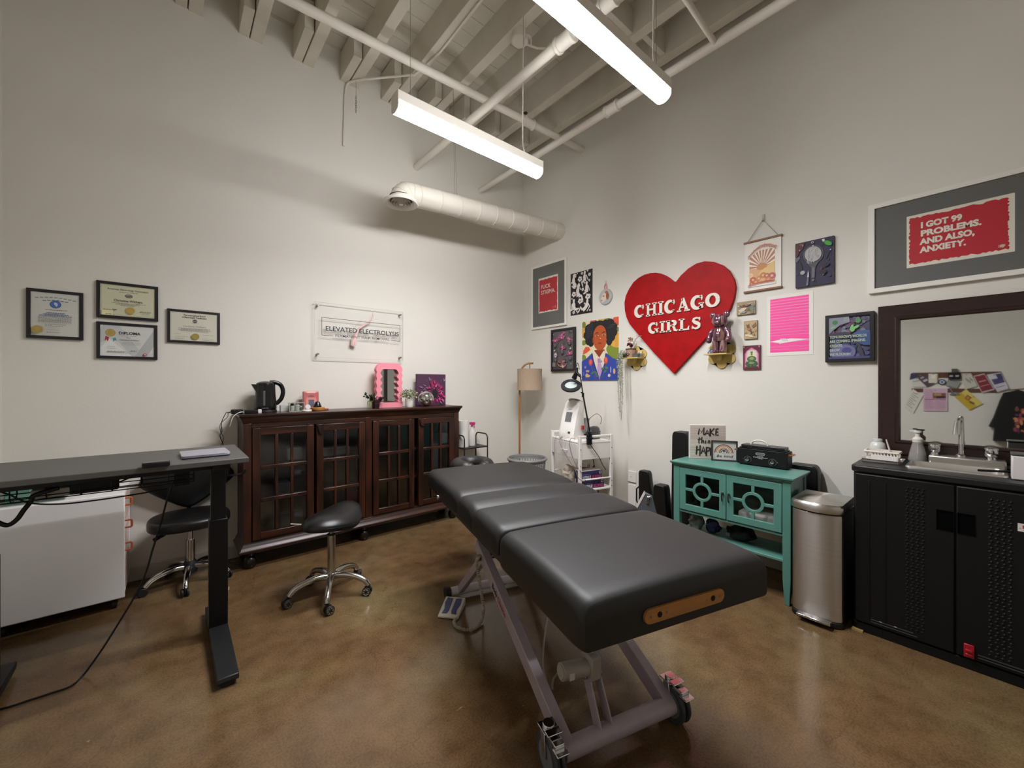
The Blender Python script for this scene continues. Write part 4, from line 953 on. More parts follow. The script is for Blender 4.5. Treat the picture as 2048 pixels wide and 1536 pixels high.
# ================================================================ massage table
TA = math.radians(-16.0); TO = Vector((.830, .695, 0))
t = table = thing('massage_table', 'black electric massage table with padded sections across the middle of the room', 'massage table', TO, TA)
TI = (Matrix.Translation(TO) @ Matrix.Rotation(TA, 4, 'Z')).inverted()
def TL(px, py, axis, val):
    """point seen at a pixel, on a plane of the table's own frame"""
    o = TI @ Vector((0, 0, EYE)); d = TI.to_3x3() @ Vector(ray(px, py)); k = (val - o[axis]) / d[axis]; return o + d * k
TW, TLN, TZ, TB = .76, 1.875, .80, .66
vinyl = M('black_vinyl', '#111111', .5, bump=.05, bscale=320, spec=.5)
def cushion(name, ya, yb, grooves, z0, z1, r=.05):
    b = MB(); n = 72
    ys = sorted(set([ya + .002, ya + .010, ya + .024, ya + .042, ya + .065] + [yb - .002, yb - .010, yb - .024, yb - .042, yb - .065] + [ya + .065 + (yb - ya - .13) * k / 14 for k in range(15)] + [g + d for g in grooves for d in (-.06, -.035, -.018, -.008, -.003, 0, .003, .008, .018, .035, .06)]))
    rings = []
    for y in ys:
        e = min(y - ya, yb - y); k = 1.0
        ins = 0 if e > .06 else r * .62 * (1 - math.sqrt(max(0, 1 - ((.06 - e) / .06) ** 2)))
        gd = sum(.012 * math.exp(-abs(y - g) / .010) + .012 * math.exp(-((y - g) / .045) ** 2) for g in grooves)
        puff = .006 * math.sin(PI * min(1, max(0, (y - ya) / (yb - ya))))
        x0, x1, zt, zb = ins * .45, TW - ins * .45, z1 - ins * .8 - gd + puff, z0 + ins * .15
        x0 += gd * .25; x1 -= gd * .25
        pts = []
        R = r; Rb = .014
        pts += arc(x1 - R, zt - R * .9, R, 0, 90, 8, R * .9) + [(x0 + (x1 - x0) * (1 - j / 8), zt + .006 * math.sin(PI * j / 8)) for j in range(1, 8) if x0 + R < x0 + (x1 - x0) * (1 - j / 8) < x1 - R]
        pts += arc(x0 + R, zt - R * .9, R, 90, 180, 8, R * .9) + arc(x0 + Rb, zb + Rb, Rb, 180, 270, 3) + arc(x1 - Rb, zb + Rb, Rb, 270, 360, 3)
        rings.append([b.v((x, y, z)) for x, z in pts])
    b.skin(rings); return b.build(name, vinyl, t, ang=50)
note(cushion('leg_cushion', 0.0, .590, [], TB, TZ), 'thick black leg section nearest the camera')
note(cushion('body_cushion', .600, TLN, [.925, 1.165], TB + .025, TZ), 'black body section with two creases')
# wooden mounting strip on the near end
pa, pb = TL(1290, 1234, 1, 0), TL(1447, 1190, 1, 0)
b = MB(); cz = .735; h = .021
p0, p1 = TL(1289, 1233, 1, -.004), TL(1448, 1192, 1, -.004); cz = (p0.z + p1.z) / 2
ol = arc(p1.x - h, cz, h, -90, 90, 10) + arc(p0.x + h, cz, h, 90, 270, 10)
b.prism(ol, -.006, .004); st = b.build('mounting_strip', M('strip_wood', '#a8743e', .4, var=.15, vscale=10, stretch=(1, 6, 6)), t, bevel=.001)
for q in (.17, .84):
    b = MB(); x = p0.x + (p1.x - p0.x) * q; b.at((x, -.0068, cz), (PI / 2, 0, 0)); b.lathe([(0, -.001), (.0085, -.001), (.0085, .0006), (0, .0006)], n=18)
    b.build('peg_hole', M('hole_black', '#060606', .9), st)
b = MB()
for q in (.07, .25, .76, .93):
    x = p0.x + (p1.x - p0.x) * q; b.at((x, -.0066, cz), (PI / 2, 0, 0)); b.lathe([(0, -.001), (.0035, -.001), (.003, .0008), (0, .001)], n=10)
b.build('screw', M('screw_steel', '#8f8779', .3, .9), st)
# underframe
fr = M('frame_mauve', '#a59aa2', .42, var=.04, vscale=30)
b = MB(); b.box(.05, .10, TB - .035, .11, TLN - .10, TB + .024); b.box(TW - .11, .10, TB - .035, TW - .05, TLN - .10, TB + .024)
b.box(.11, .62, TB - .035, TW - .11, .66, TB - .005); b.box(.11, 1.60, TB - .035, TW - .11, 1.66, TB - .005); b.box(.11, .28, TB - .035, TW - .11, .32, TB - .005); b.build('top_rail', M('rail_dark', '#2d2b2e', .6), t)
XA, XB = .165, .64
n0 = Vector((XA, .337, .08)); f0 = Vector((XA, 1.635, .045)); pv = TL(966, 1114, 0, XA - .01)
pv = Vector((XA, pv.y, min(pv.z, TB - .06)))
def beam(b, a, c, w, h):
    a, c = Vector(a), Vector(c); d = (c - a).normalized(); s_ = Vector((1, 0, 0)); n_ = s_.cross(d)
    A = [[b.v(q + s_ * (sx * w / 2) + n_ * (sn * h / 2)) for sx, sn in ((-1, -1), (1, -1), (1, 1), (-1, 1))] for q in (a, c)]; b.skin(A)
up = Vector((0, .38, .52))
for x in (XA, XB):
    a, c, e = Vector((x, n0.y, n0.z)), Vector((x, pv.y, pv.z)), Vector((x, f0.y, f0.z))
    b = MB(); beam(b, a, c + (c - a).normalized() * .10, .044, .068); lg_ = b.build('lift_arm', fr, t, bevel=.004)
    if x == XA:
        b = MB(); m0 = a.lerp(c, .30); m1 = a.lerp(c, .72)
        d = (c - a).normalized(); b.T = Matrix.Translation(Vector((x - .0225, 0, 0))) ; 
        # maker's lettering along the arm, reading downwards toward the casters
        L = MB(); q0 = a.lerp(c, .80); 
        ex, ey = -d, Vector((1, 0, 0)).cross(-d)
        if ey.z < 0: pass
        Mx = Matrix.Identity(4); 
        xv = -d; zv = Vector((-1, 0, 0)).cross(xv) * 1.0
        Mx.col[0][:3] = xv; Mx.col[1][:3] = Vector((1, 0, 0)); Mx.col[2][:3] = -zv; Mx.col[3][:3] = Vector((x - .0227, 0, 0)) + Vector((0, q0.y, q0.z))
        L.T = Mx
        if Mx.to_3x3().determinant() < 0: Mx.col[2][:3] = zv; L.T = Mx
        ink1, ink2 = P('#1d1b24'), P('#9a2742')
        L.lay = .0004; L.text(ink1, 'Body', 0, -.012, .026, 'LEFT', .0012, width=.072); L.text(ink2, 'Choice', .078, -.012, .026, 'LEFT', .0010, width=.105)
        LET = L.build('lettering', None, lg_, fix=False); note(LET, 'dark and red BodyChoice lettering on the arm')
        b.bm.free()
    b = MB(); beam(b, e, c, .034, .046); b.build('stand_arm', fr, t, bevel=.004)
b = MB(); b.cyl((XA - .02, pv.y, pv.z), (XB + .02, pv.y, pv.z), .016, n=16); b.cyl((XA - .04, pv.y, pv.z), (XA - .018, pv.y, pv.z), .018, n=6); b.build('pivot_bar', M('zinc_steel', '#8d8b8a', .3, .9), t)
b = MB(); b.cyl((.145, n0.y, .08), (.66, n0.y, .08), .034, n=24); b.build('near_crossbar', fr, t, bevel=.004)
b = MB(); b.cyl((.10, f0.y, .045), (TW - .10, f0.y, .045), .028, n=22); fb = b.build('foot_bar', M('frame_white', '#c9c4c8', .35), t)
for x0, x1 in ((.065, .10), (TW - .10, TW - .065)):
    MB().cyl((x0, f0.y, .044), (x1, f0.y, .044), .038, n=22).build('end_cap', rubber, fb, bevel=.004)
# swivel casters with chrome brakes
for sx, x in ((-1, .132), (1, .661)):
    b = MB(); yy = n0.y + .012
    c = Vector((x + sx * .025, yy, .0725))
    for q in (-1, 1): b.cyl(c + Vector((q * .008, 0, 0)), c + Vector((q * .022, 0, 0)), .072, n=36)
    b.cyl(c - Vector((.008, 0, 0)), c + Vector((.008, 0, 0)), .058, n=20)
    cs = b.build('caster', M('grey_rubber', '#3b4042', .55), t, bevel=.006)
    b = MB()
    for q in (-1, 1): b.cyl(c + Vector((q * .0222, 0, 0)), c + Vector((q * .0235, 0, 0)), .050, n=24)
    b.build('wheel_face', M('caster_plastic', '#71777a', .4), cs)
    b = MB()
    for q in (-1, 1): beam(b, c + Vector((q * .028, 0, 0)), c + Vector((q * .026, .02, .086)), .004, .03)
    b.box(c.x - .032, c.y - .01, .155, c.x + .032, c.y + .05, .161); b.cyl((c.x, c.y + .02, .161), (c.x, c.y + .02, .172), .022, n=16); b.build('fork', chrome, cs, bevel=.002)
    b = MB(); b.box(c.x - .024, c.y - .085, .134, c.x + .024, c.y - .045, .140); b.box(c.x - .02, c.y - .06, .140, c.x + .02, c.y - .01, .155); b.box(c.x - .03, c.y - .03, .162, c.x + .03, c.y + .0, .168); b.build('brake_pedal', chrome, cs, bevel=.003)
# actuator
m0 = TL(1122, 1344, 1, .42); m1 = TL(1168, 1335, 1, .42); g0 = TL(1182, 1330, 1, .42)
b = MB(); q0 = Vector((m0.x, .42, m0.z)); q1 = Vector((m1.x + .01, .42, m1.z)); b.cyl(q0, q1, .031, n=28); b.cyl(q0 - (q1 - q0).normalized() * .004, q0, .025, n=24)
mo = b.build('lift_motor', M('motor_grey', '#9c978f', .45), t, bevel=.004)
b = MB().at(((q0.x + q1.x) / 2 - .02, .42 - .0312, (q0.z + q1.z) / 2)); b.box(-.018, -.0008, -.014, .004, .0012, .012); b.build('rating_label', P('#c9c6c0'), mo)
b = MB(); b.box(q1.x, .385, q1.z - .042, q1.x + .048, .455, q1.z + .05); b.build('gearbox', M('motor_grey', '#9c978f', .45), t, bevel=.008)
b = MB(); gx = q1.x + .026; b.cyl((gx, .42, q1.z + .03), (gx, .60, TB - .03), .016, n=14); b.build('piston_rod', M('zinc_steel', '#8d8b8a', .3, .9), t)
for dx in (-.026, .026):
    b = MB(); beam(b, (gx + dx, n0.y + .005, .095), (gx + dx * .9, .418, q1.z - .04), .007, .05); b.build('motor_bracket', fr, t, bevel=.002)
b = MB(); b.cyl((gx - .04, .415, q1.z - .035), (gx + .04, .415, q1.z - .035), .007, n=10); b.build('bracket_pin', M('zinc_steel', '#8d8b8a', .3, .9), t)
# motor cable with a knot
cw = M('cable_cream', '#b3ac9e', .5)
def TP(px, py, y): return TL(px, py, 1, y)
pts = [TP(1096, 1235, .75), TP(1090, 1270, .72), TP(1086, 1310, .70), TP(1088, 1345, .70), TP(1100, 1380, .70), TP(1112, 1398, .70), TP(1127, 1392, .69), TP(1129, 1402, .69), TP(1118, 1412, .70), TP(1107, 1420, .70), TP(1105, 1428, .70), TP(1118, 1430, .69), TP(1128, 1420, .69), TP(1122, 1402, .70), TP(1113, 1395, .70), TP(1105, 1380, .70), TP(1106, 1362, .68), TP(1114, 1348, .6), TP(1122, 1344, .45)]
MB().tube(spline(pts, 6), .0045, 7).build('motor_cable', cw, t)
# chrome knob on the side of the far section
kp = TL(877, 994, 0, 0); b = MB().at((-.0, kp.y, kp.z), (0, -PI / 2, 0)); b.lathe([(0, .012), (.012, .011), (.014, .006), (.014, -.004), (0, -.004)], n=18); b.build('side_knob', chrome, t)
# face rest at the head end
b = MB(); fz = .758
hx = .385
cpts = []
for i in range(33):
    a = math.radians(-60 + 300 * i / 32); cpts.append((hx + .115 * math.cos(a + PI / 2 + math.radians(30 - 60)), TLN + .165 + .135 * math.sin(a), fz))
C0 = (hx, TLN + .165)
cpts = [(C0[0] + .112 * math.sin(math.radians(-150 + 300 * i / 32)), C0[1] + .125 * math.cos(math.radians(-150 + 300 * i / 32)), fz) for i in range(33)]
b.tube(cpts, [.045] + [.055] * 31 + [.045], 16); b.ball(cpts[0], .045, 14, 8); b.ball(cpts[-1], .045, 14, 8); b.build('face_rest', vinyl, t, ang=60)
b = MB(); b.tube([(hx - .06, TLN - .12, .72), (hx - .06, TLN + .20, .735)], .011, 10); b.tube([(hx + .06, TLN - .12, .72), (hx + .06, TLN + .20, .735)], .011, 10); b.box(hx - .1, TLN + .08, .738, hx + .1, TLN + .25, .748); b.build('face_rest_bracket', blackm, t)

# ---------------------------------------------------------------- foot control on the floor
q = [onz(*p, .03) for p in ((872, 1228), (894, 1192), (937, 1199), (912, 1238))]
ctr = (q[0] + q[1] + q[2] + q[3]) / 4; ex = (q[1] - q[0]); ang = math.atan2(ex.y, ex.x)
t = thing('foot_control', 'beige foot control with blue pads on the floor under the massage table', 'foot control', (ctr.x, ctr.y, 0), ang)
L_, Wd = .165, .125
prf = [(-L_ / 2, .003), (L_ / 2, .003), (L_ / 2, .045), (L_ / 2 - .012, .052), (-L_ / 2, .016)]
b = MB(); A = [[b.v((x, s_ * Wd / 2, z)) for x, z in prf] for s_ in (-1, 1)]; b.skin(A); b.build('housing', M('beige_plastic', '#c6bfae', .45), t, bevel=.005, seg=3)
sl = (.052 - .016) / (L_ - .012)
for sy in (-1, 1):
    b = MB(); b.T = Matrix.Translation((0, sy * .032, 0))
    for pts in ([(-.060, -.018), (-.04, -.024), (.055, -.022), (.06, .012), (.02, .018), (-.03, .006), (-.062, .012)],):
        A = [b.v((x, y * sy, .016 + (x + L_ / 2) * sl + dz)) for dz in (.0005,) for x, y in pts]; B = [b.v((x, y * sy, .016 + (x + L_ / 2) * sl + .0035)) for x, y in pts]; b.skin([A, B])
    b.build('pedal_pad', M('pedal_blue', '#33406c', .45), t, bevel=.001)
TMi = (Matrix.Translation((ctr.x, ctr.y, 0)) @ Matrix.Rotation(ang, 4, 'Z')).inverted()
path = spline([onz(915, 1236, .02), onz(908, 1243, .012), onz(915, 1255, .010), onz(940, 1260, .010), onz(958, 1250, .012), onz(966, 1232, .03)], 10)
tb = TI.inverted()
hang = [tb @ TL(px, py, 0, XA - .06) for px, py in ((967, 1215), (962, 1180), (957, 1150), (953, 1125), (958, 1112))]
base = path + spline([path[-1]] + hang, 10)[1:]
# coil wound round that path
coil = []; prev = None; acc = 0; turns = 0; dense = []
for i in range(len(base) - 1):
    for j in range(14): dense.append(base[i].lerp(base[i + 1], j / 14))
for i, p_ in enumerate(dense[:-1]):
    d = (dense[i + 1] - p_); acc += d.length; d = d.normalized() if d.length > 1e-9 else Vector((0, 0, 1))
    a_ = d.orthogonal().normalized() if prev is None else (prev - d * prev.dot(d)).normalized(); prev = a_; c_ = d.cross(a_); th = acc / .0085 * 2 * PI
    coil.append(p_ + (a_ * math.cos(th) + c_ * math.sin(th)) * .0068)
keep = [coil[0]]
for p_ in coil:
    if (p_ - keep[-1]).length > .0045: keep.append(p_)
MB().tube([TMi @ p_ for p_ in keep], .0028, 5).build('coiled_cord', M('cord_beige', '#aaa393', .5), t)
# ================================================================ floor lamp in the corner
oak = M('oak_pole', '#9a6a3c', .45, var=.2, vscale=12, stretch=(4, 4, .4))
def linen():
    m = M('linen_shade', '#b59f88', .9, var=.12, vscale=60, bump=.5, bscale=220, stretch=(1, 1, 6)); return m
P0 = Vector((3.13, 3.56, 0))
t = thing('floor_lamp', 'wooden floor lamp with an arched neck and linen drum shade standing in the corner', 'lamp', P0)
MB().lathe([(0, 0), (.13, 0), (.132, .012), (.125, .022), (0, .024)], n=36).build('base', oak, t, bevel=.002)
vr = Vector((SY, -CY, 0)); sc_ = vr * .118
pts = [(0, 0, .02), (0, 0, 1.0), (0, 0, 1.45)] + [tuple(Vector((0, 0, 1.45)) + vr * (.115 * (1 - math.cos(a))) + Vector((0, 0, .172 * math.sin(a)))) for a in [math.radians(10 * k) for k in range(1, 10)]] + [tuple(vr * .16 + Vector((0, 0, 1.626)))]
MB().tube(pts, .0115, 10).build('pole', oak, t)
b = MB(); b.tube([sc_ + Vector((0, 0, 1.62)), sc_ + Vector((0, 0, 1.50))], .004, 8); b.cyl(sc_ + Vector((0, 0, 1.50)), sc_ + Vector((0, 0, 1.44)), .02, n=14)
for k in range(3): a = 2 * PI * k / 3; b.tube([sc_ + Vector((0, 0, 1.52)), sc_ + Vector((.142 * math.cos(a), .142 * math.sin(a), 1.545))], .002, 5)
b.build('shade_hanger', M('bronze', '#5b3f2a', .4, .6), t)
b = MB(); z0, z1 = 1.308, 1.556; b.T = Matrix.Translation(sc_)
b.lathe([(.146, z0), (.1475, z0 + .006), (.145, z0 + .006), (.144, z1 - .006), (.1465, z1), (.143, z1), (.1415, z1 - .006), (.1425, z0 + .006), (.143, z0), (.146, z0)], n=44); b.build('lamp_shade', linen(), t)
MB().at(sc_ + Vector((0, 0, 1.42))).ball((0, 0, 0), (.03, .03, .04)).build('bulb', M('bulb_glass', '#e9e4da', .3), t)

# ---------------------------------------------------------------- laundry basket
B0 = Vector((2.865, 3.14, 0)); t = thing('laundry_basket', 'round grey slotted laundry basket on the floor between floor lamp and massage table', 'basket', B0)
bg = M('basket_grey', '#858684', .5, var=.03, vscale=20)
def br(z): return .150 + .045 * z / .58
b = MB(); N_ = 40
for z0, z1 in ((0, .05), (.10, .13), (.20, .23), (.30, .33), (.41, .43), (.49, .508), (.565, .60)):
    b.lathe([(br(z0), z0), (br(z1), z1), (br(z1) - .004, z1), (br(z0) - .004, z0), (br(z0), z0)], n=44)
for k in range(N_):
    a = 2 * PI * k / N_
    for s_ in (0,):
        c0, c1 = Vector((br(.05) * math.cos(a), br(.05) * math.sin(a), .05)), Vector((br(.566) * math.cos(a), br(.566) * math.sin(a), .566)); tn = Vector((-math.sin(a), math.cos(a), 0)) * .0065; nr = Vector((math.cos(a), math.sin(a), 0)) * .0038
        A = [[b.v(c + q) for q in (-tn - nr, tn - nr, tn, -tn)] for c in (c0, c1)]; b.skin(A)
b.lathe([(0, .0), (br(0), .0), (br(0), .006), (0, .006)], n=40)
b.build('basket_body', bg, t)
MB().lathe([(br(.59) - .006, .592), (br(.6) + .012, .588), (br(.6) + .016, .600), (br(.6) + .010, .612), (br(.6) - .004, .612), (br(.59) - .006, .592)], n=48).build('rim', bg, t)
# ---------------------------------------------------------------- dark wire side table behind the bookcase end
ymin, ymax = 3.62, 3.845; xa, xb = ony(929, 900, ymin).x, ony(975, 900, ymin).x; zs = .693
t = thing('side_table', 'small dark metal side table with arched rails past the right end of the bookcase', 'side table', (xa, ymin, 0))
dk = M('dark_metal', '#2f2a2b', .45, .4); w = xb - xa; d = ymax - ymin
for x in (0, w):
    b = MB(); pts = [(x, 0, 0), (x, 0, .775)] + [(x, .05 - .05 * math.cos(math.radians(15 * k)), .775 + .05 * math.sin(math.radians(15 * k))) for k in range(1, 7)] + [(x, d - .05 + .05 * math.sin(math.radians(15 * k)), .775 + .05 * math.cos(math.radians(15 * k))) for k in range(0, 7)] + [(x, d, 0)]
    b.tube(pts, .0075, 10); b.build('arched_leg', dk, t)
for z in (zs, .30): MB().box(-.004, -.002, z - .014, w + .004, d + .002, z).build('shelf', dk, t, bevel=.002)
q = ony(927, 880, ymin + .115); t = thing('paper_towel_roll', 'white paper towel roll standing on the dark side table', 'paper towels', (xa + .066, ymin + .115, zs + .0005))
b = MB(); b.lathe([(.02, 0), (.055, 0), (.055, .285), (.02, .285)], n=36); b.build('roll', M('paper_white', '#d9d6d0', .9, bump=.4, bscale=120), t)
MB().lathe([(.0205, .001), (.0205, .286), (.016, .286), (.016, .001), (.0205, .001)], n=20).build('core', M('cardboard', '#8e7355', .9), t)
q = ony(944, 880, ymin + .12); t = thing('spray_bottle', 'white spray bottle with a magenta trigger beside the paper towel roll', 'spray bottle', (max(q.x, xa + .165), ymin + .12, zs + .0005), -.7)
b = MB(); b.lathe([(0, 0), (.036, 0), (.038, .01), (.038, .12), (.030, .16), (.016, .185), (.014, .21), (0, .21)], n=24, sy=.7); b.build('bottle_body', M('bottle_white', '#cfccc8', .35), t)
b = MB(); b.box(-.012, -.012, .21, .012, .012, .232); b.box(-.028, -.011, .232, .036, .011, .262); b.poly([(.036, -.006, .25), (.036, .006, .25), (.05, .004, .256)]); b.tube([(.016, 0, .236), (.026, 0, .215), (.022, 0, .195)], .006, 6); b.build('trigger', M('trigger_magenta', '#b02c63', .35), t, bevel=.003)
# ================================================================ white trolley with the epilation machine
K0 = Vector((2.864, 2.424, 0)); KA = math.radians(-16)
KT = Matrix.Translation(K0) @ Matrix.Rotation(KA, 4, 'Z')
def KW(x, y, z): return KT @ Vector((x, y, z))
t = thing('trolley', 'white metal trolley carrying the white machine, beside the art wall', 'trolley', K0, KA)
wm = M('trolley_white', '#e2dfda', .35); kw, kd = .35, .50
for x in (0, kw):
    for y in (0, kd):
        b = MB(); b.box(x - .014, y - .014, .07, x + .014, y + .014, .905); pst = b.build('leg', wm, t, bevel=.003)
        b = MB()
        if y == 0:
            for z in (.78, .63, .47, .42): b.at((x, -.0145, z), (PI / 2, 0, 0)).lathe([(0, -.001), (.005, -.001), (.004, .002), (0, .002)], n=10)
        else:
            b.at((x + (.0145 if x else -.0145), y, .5), (0, PI / 2 if x else -PI / 2, 0)).lathe([(0, -.001), (.005, -.001), (.004, .002), (0, .002)], n=10)
        b.build('bolt', M('bolt_grey', '#7c7a78', .4, .6), pst)
        b = MB(); b.cyl((x - .010, y, .027), (x + .010, y, .027), .0265, n=18); b.box(x - .013, y - .01, .03, x + .013, y + .01, .069); b.build('caster', rubber, pst, bevel=.002)
for y in (0, kd): b = MB(); b.box(.0145, y - .011, .882, kw - .0145, y + .011, .904); b.build('handle_bar', wm, t, bevel=.004)
b = MB(); b.box(-.012, .0145, .832, kw + .012, kd - .0145, .846); b.box(.0145, -.012, .832, kw - .0145, .0144, .846); b.box(.0145, kd - .0144, .832, kw - .0145, kd + .012, .846); b.build('top_tray', wm, t, bevel=.002)
b = MB(); b.box(.016, -.010, .685, kw - .016, .004, .831); b.box(.016, kd - .004, .685, kw - .016, kd + .010, .831); b.box(kw - .004, .016, .685, kw + .008, kd - .016, .831); b.build('drawer_housing', wm, t, bevel=.002)
b = MB(); b.box(-.016, .018, .688, -.002, kd - .018, .828); b.box(-.002, .02, .69, kw - .03, kd - .02, .70); dr = b.build('drawer', M('drawer_white', '#d6d2ce', .35), t, bevel=.003)
b = MB(); yc = kd * .45; b.tube([(-.016, yc - .04, .752), (-.04, yc - .04, .752), (-.04, yc + .04, .752), (-.016, yc + .04, .752)], .0045, 8); b.build('handle', wm, dr)
zsf = .408
b = MB(); b.box(-.012, .0145, zsf - .014, kw + .012, kd - .0145, zsf); b.box(.0145, -.010, zsf - .014, kw - .0145, .0144, zsf); b.build('lower_shelf', wm, t, bevel=.002)
b = MB(); b.cyl((.0145, -.002, .497), (kw - .0145, -.002, .497), .008, n=12); b.cyl((.0145, kd + .002, .497), (kw - .0145, kd + .002, .497), .008, n=12); b.build('shelf_rail', wm, t)
# machine
q = KW(.115, .285, .8465); t = thing('epilation_machine', 'white wedge-shaped epilation machine with a small grey screen on the trolley', 'machine', q, math.radians(-88))
mw = .185
side = [(-.115, 0), (.095, 0), (.10, .02), (.055, .16), (.05, .25), (.062, .345), (.05, .37), (.01, .372), (-.02, .355), (-.07, .22), (-.112, .07), (-.12, .03)]
b = MB(); A = []
for x, k in ((-mw / 2, .90), (-mw / 2 + .014, .975), (-mw / 2 + .035, 1), (mw / 2 - .035, 1), (mw / 2 - .014, .975), (mw / 2, .90)):
    A.append([b.v((x, -.01 + (y + .01) * k, .17 + (z - .17) * (k if z > .02 else 1))) for y, z in side])
b.skin(A); b.build('machine_body', M('machine_white', '#e6e3de', .3), t, ang=55)
def fz(z): # front face depth at height z
    for (y0_, z0_), (y1_, z1_) in zip(side[::-1][:-1] , side[::-1][1:]):
        if min(z0_, z1_) <= z <= max(z0_, z1_): return y0_ + (y1_ - y0_) * (z - z0_) / (z1_ - z0_ + 1e-9)
    return -.1
b = MB(); rw_ = [[b.v((x, fz(z) - .002, z)) for x in (-.038, .038)] for z in (.165, .2195, .2205, .258)]
for k in range(3): b.f([rw_[k][0], rw_[k][1], rw_[k + 1][1], rw_[k + 1][0]])
b.build('screen', M('screen_grey', '#6e7072', .25), t)
b = MB()
Q = [(.022, fz(.055) - .0015, .055), (.052, fz(.055) - .0015, .055), (.052, fz(.075) - .0015, .075), (.022, fz(.075) - .0015, .075)]; b.poly(Q); b.build('socket', M('socket_dark', '#3d3b3a', .4), t)
b = MB(); b.poly([(-.02, fz(.285) - .0012, .285), (.02, fz(.285) - .0012, .285), (.02, fz(.29) - .0012, .29), (-.02, fz(.29) - .0012, .29)]); b.build('maker_mark', P('#8d8b88'), t)
b = MB(); b.tube(spline([(-.06, .02, .362), (-.05, .0, .378), (0, -.004, .383), (.05, 0, .378), (.075, .03, .362), (.08, .055, .345)], 5), .009, 8); b.build('carry_handle', M('handle_grey', '#9d9c9a', .35), t)
b = MB(); b.box(mw / 2 - .03, .06, .06, mw / 2 + .03, .10, .20); b.build('handpiece_holder', M('holder_silver', '#a5a4a4', .3, .5), t, bevel=.006)
b = MB(); b.box(mw / 2 + .004, .0, .09, mw / 2 + .022, .03, .13); b.build('red_switch', M('switch_red', '#a63a34', .4), t, bevel=.003)
b = MB(); b.tube(spline([(mw / 2 + .01, .06, .12), (mw / 2 + .04, .10, .20), (mw / 2 + .08, .15, .24), (mw / 2 + .12, .17, .20), (mw / 2 + .115, .16, .14)], 6), .003, 6); b.build('handpiece_cord', M('cord_brownred', '#6e3a33', .5), t)
# grey pouch behind the lamp clamp
q = KW(.265, .165, .8465); t = thing('grey_pouch', 'shiny dark grey zip pouch on the trolley right of the machine', 'pouch', q, KA + .35)
b = MB(); ol = [(.10 * math.cos(2 * PI * k / 28), .055 * math.sin(2 * PI * k / 28)) for k in range(28)]
rings = []
for z, kx, ky, dx in ((0, .96, .9, 0), (.03, 1, 1, 0), (.07, .92, .92, .004), (.10, .74, .76, .012), (.118, .46, .5, .018), (.122, .2, .2, .02)): rings.append([b.v((x * kx + dx, y * ky, z)) for x, y in ol])
b.skin(rings); b.build('pouch_body', M('pouch_grey', '#3a3c3c', .22, bump=.5, bscale=30), t, ang=60)
b = MB(); b.tube([(x * .95 + .006, y * .95, .066) for x, y in ol], .003, 5, loop=True); b.build('zip', M('zip_dark', '#1b1b1c', .4), t)
# magnifying lamp
q0 = KW(.085, 0, .0); t = thing('magnifying_lamp', 'black clamp-on magnifying lamp with a round lens, rising from the trolley rail', 'lamp', (q0.x, q0.y, .87))
b = MB(); b.T = Matrix.Rotation(KA, 4, 'Z'); b.box(-.024, -.038, -.045, .024, -.014, .055); b.box(-.02, -.014, .036, .02, .034, .05); b.box(-.015, .016, .012, .015, .03, .036); b.box(-.012, -.075, .012, .012, -.038, .026); b.cyl((0, -.026, .055), (0, -.026, .075), .016, n=14); b.build('clamp', blackm, t, bevel=.003)
Lx = lambda px, py: onx(px, py, q0.x - .02) - Vector((q0.x, q0.y, .87))
bt, md, tp = Vector((.0, -.026, .07)), Lx(1166, 790), Lx(1160, 748)
b = MB(); b.tube([bt, md], .0075, 10); b.tube([md.lerp(bt, .02), tp], .0055, 10); b.cyl(md - Vector((0, 0, .02)), md + Vector((0, 0, .02)), .011, n=12); b.build('pole', blackm, t)
b = MB(); b.tube([md + Vector((-.002, 0, .03)), md + Vector((-.025, -.004, .024))], .0035, 6); b.ball(md + Vector((-.028, -.005, .023)), .008, 10, 6); b.tube([tp + Vector((0, 0, -.03)), tp + Vector((.03, -.03, -.025))], .003, 6); b.build('thumb_screw', blackm, t)
hd = Lx(1153, 745); b = MB(); b.tube([tp + Vector((0, 0, -.02)), hd + Vector((0, 0, .0)), hd + Vector((.01, 0, .045))], [.012, .016, .01], 10); b.tube(spline([hd + Vector((.0, 0, .055)), hd + Vector((.012, 0, .09)), hd + Vector((.03, 0, .07)), hd + Vector((.04, 0, .03))], 5), .003, 6)
lc = Lx(1142, 771); b.tube([hd, hd.lerp(lc, .45)], [.018, .026], 10); b.build('lamp_neck', blackm, t)
nrm = (Vector((-CY, -SY, 0)) * .56 + Vector((0, 0, .80)) + vr * -.12).normalized(); q_ = nrm.to_track_quat('Z', 'Y').to_matrix().to_4x4()
b = MB(); b.T = Matrix.Translation(lc) @ q_; b.lathe([(.058, -.016), (.088, -.018), (.096, -.010), (.097, .004), (.090, .012), (.064, .014), (.058, .008), (.058, -.016)], n=44); b.build('lamp_ring', M('lamp_dark_grey', '#2a2a2d', .35), t)
b = MB(); b.T = Matrix.Translation(lc) @ q_; b.lathe([(0, -.006), (.03, -.004), (.059, .0), (.059, .002), (.03, .006), (0, .008)], n=36); b.build('lens', M('lens_pale', '#b9c4c2', .08, spec=.9), t)
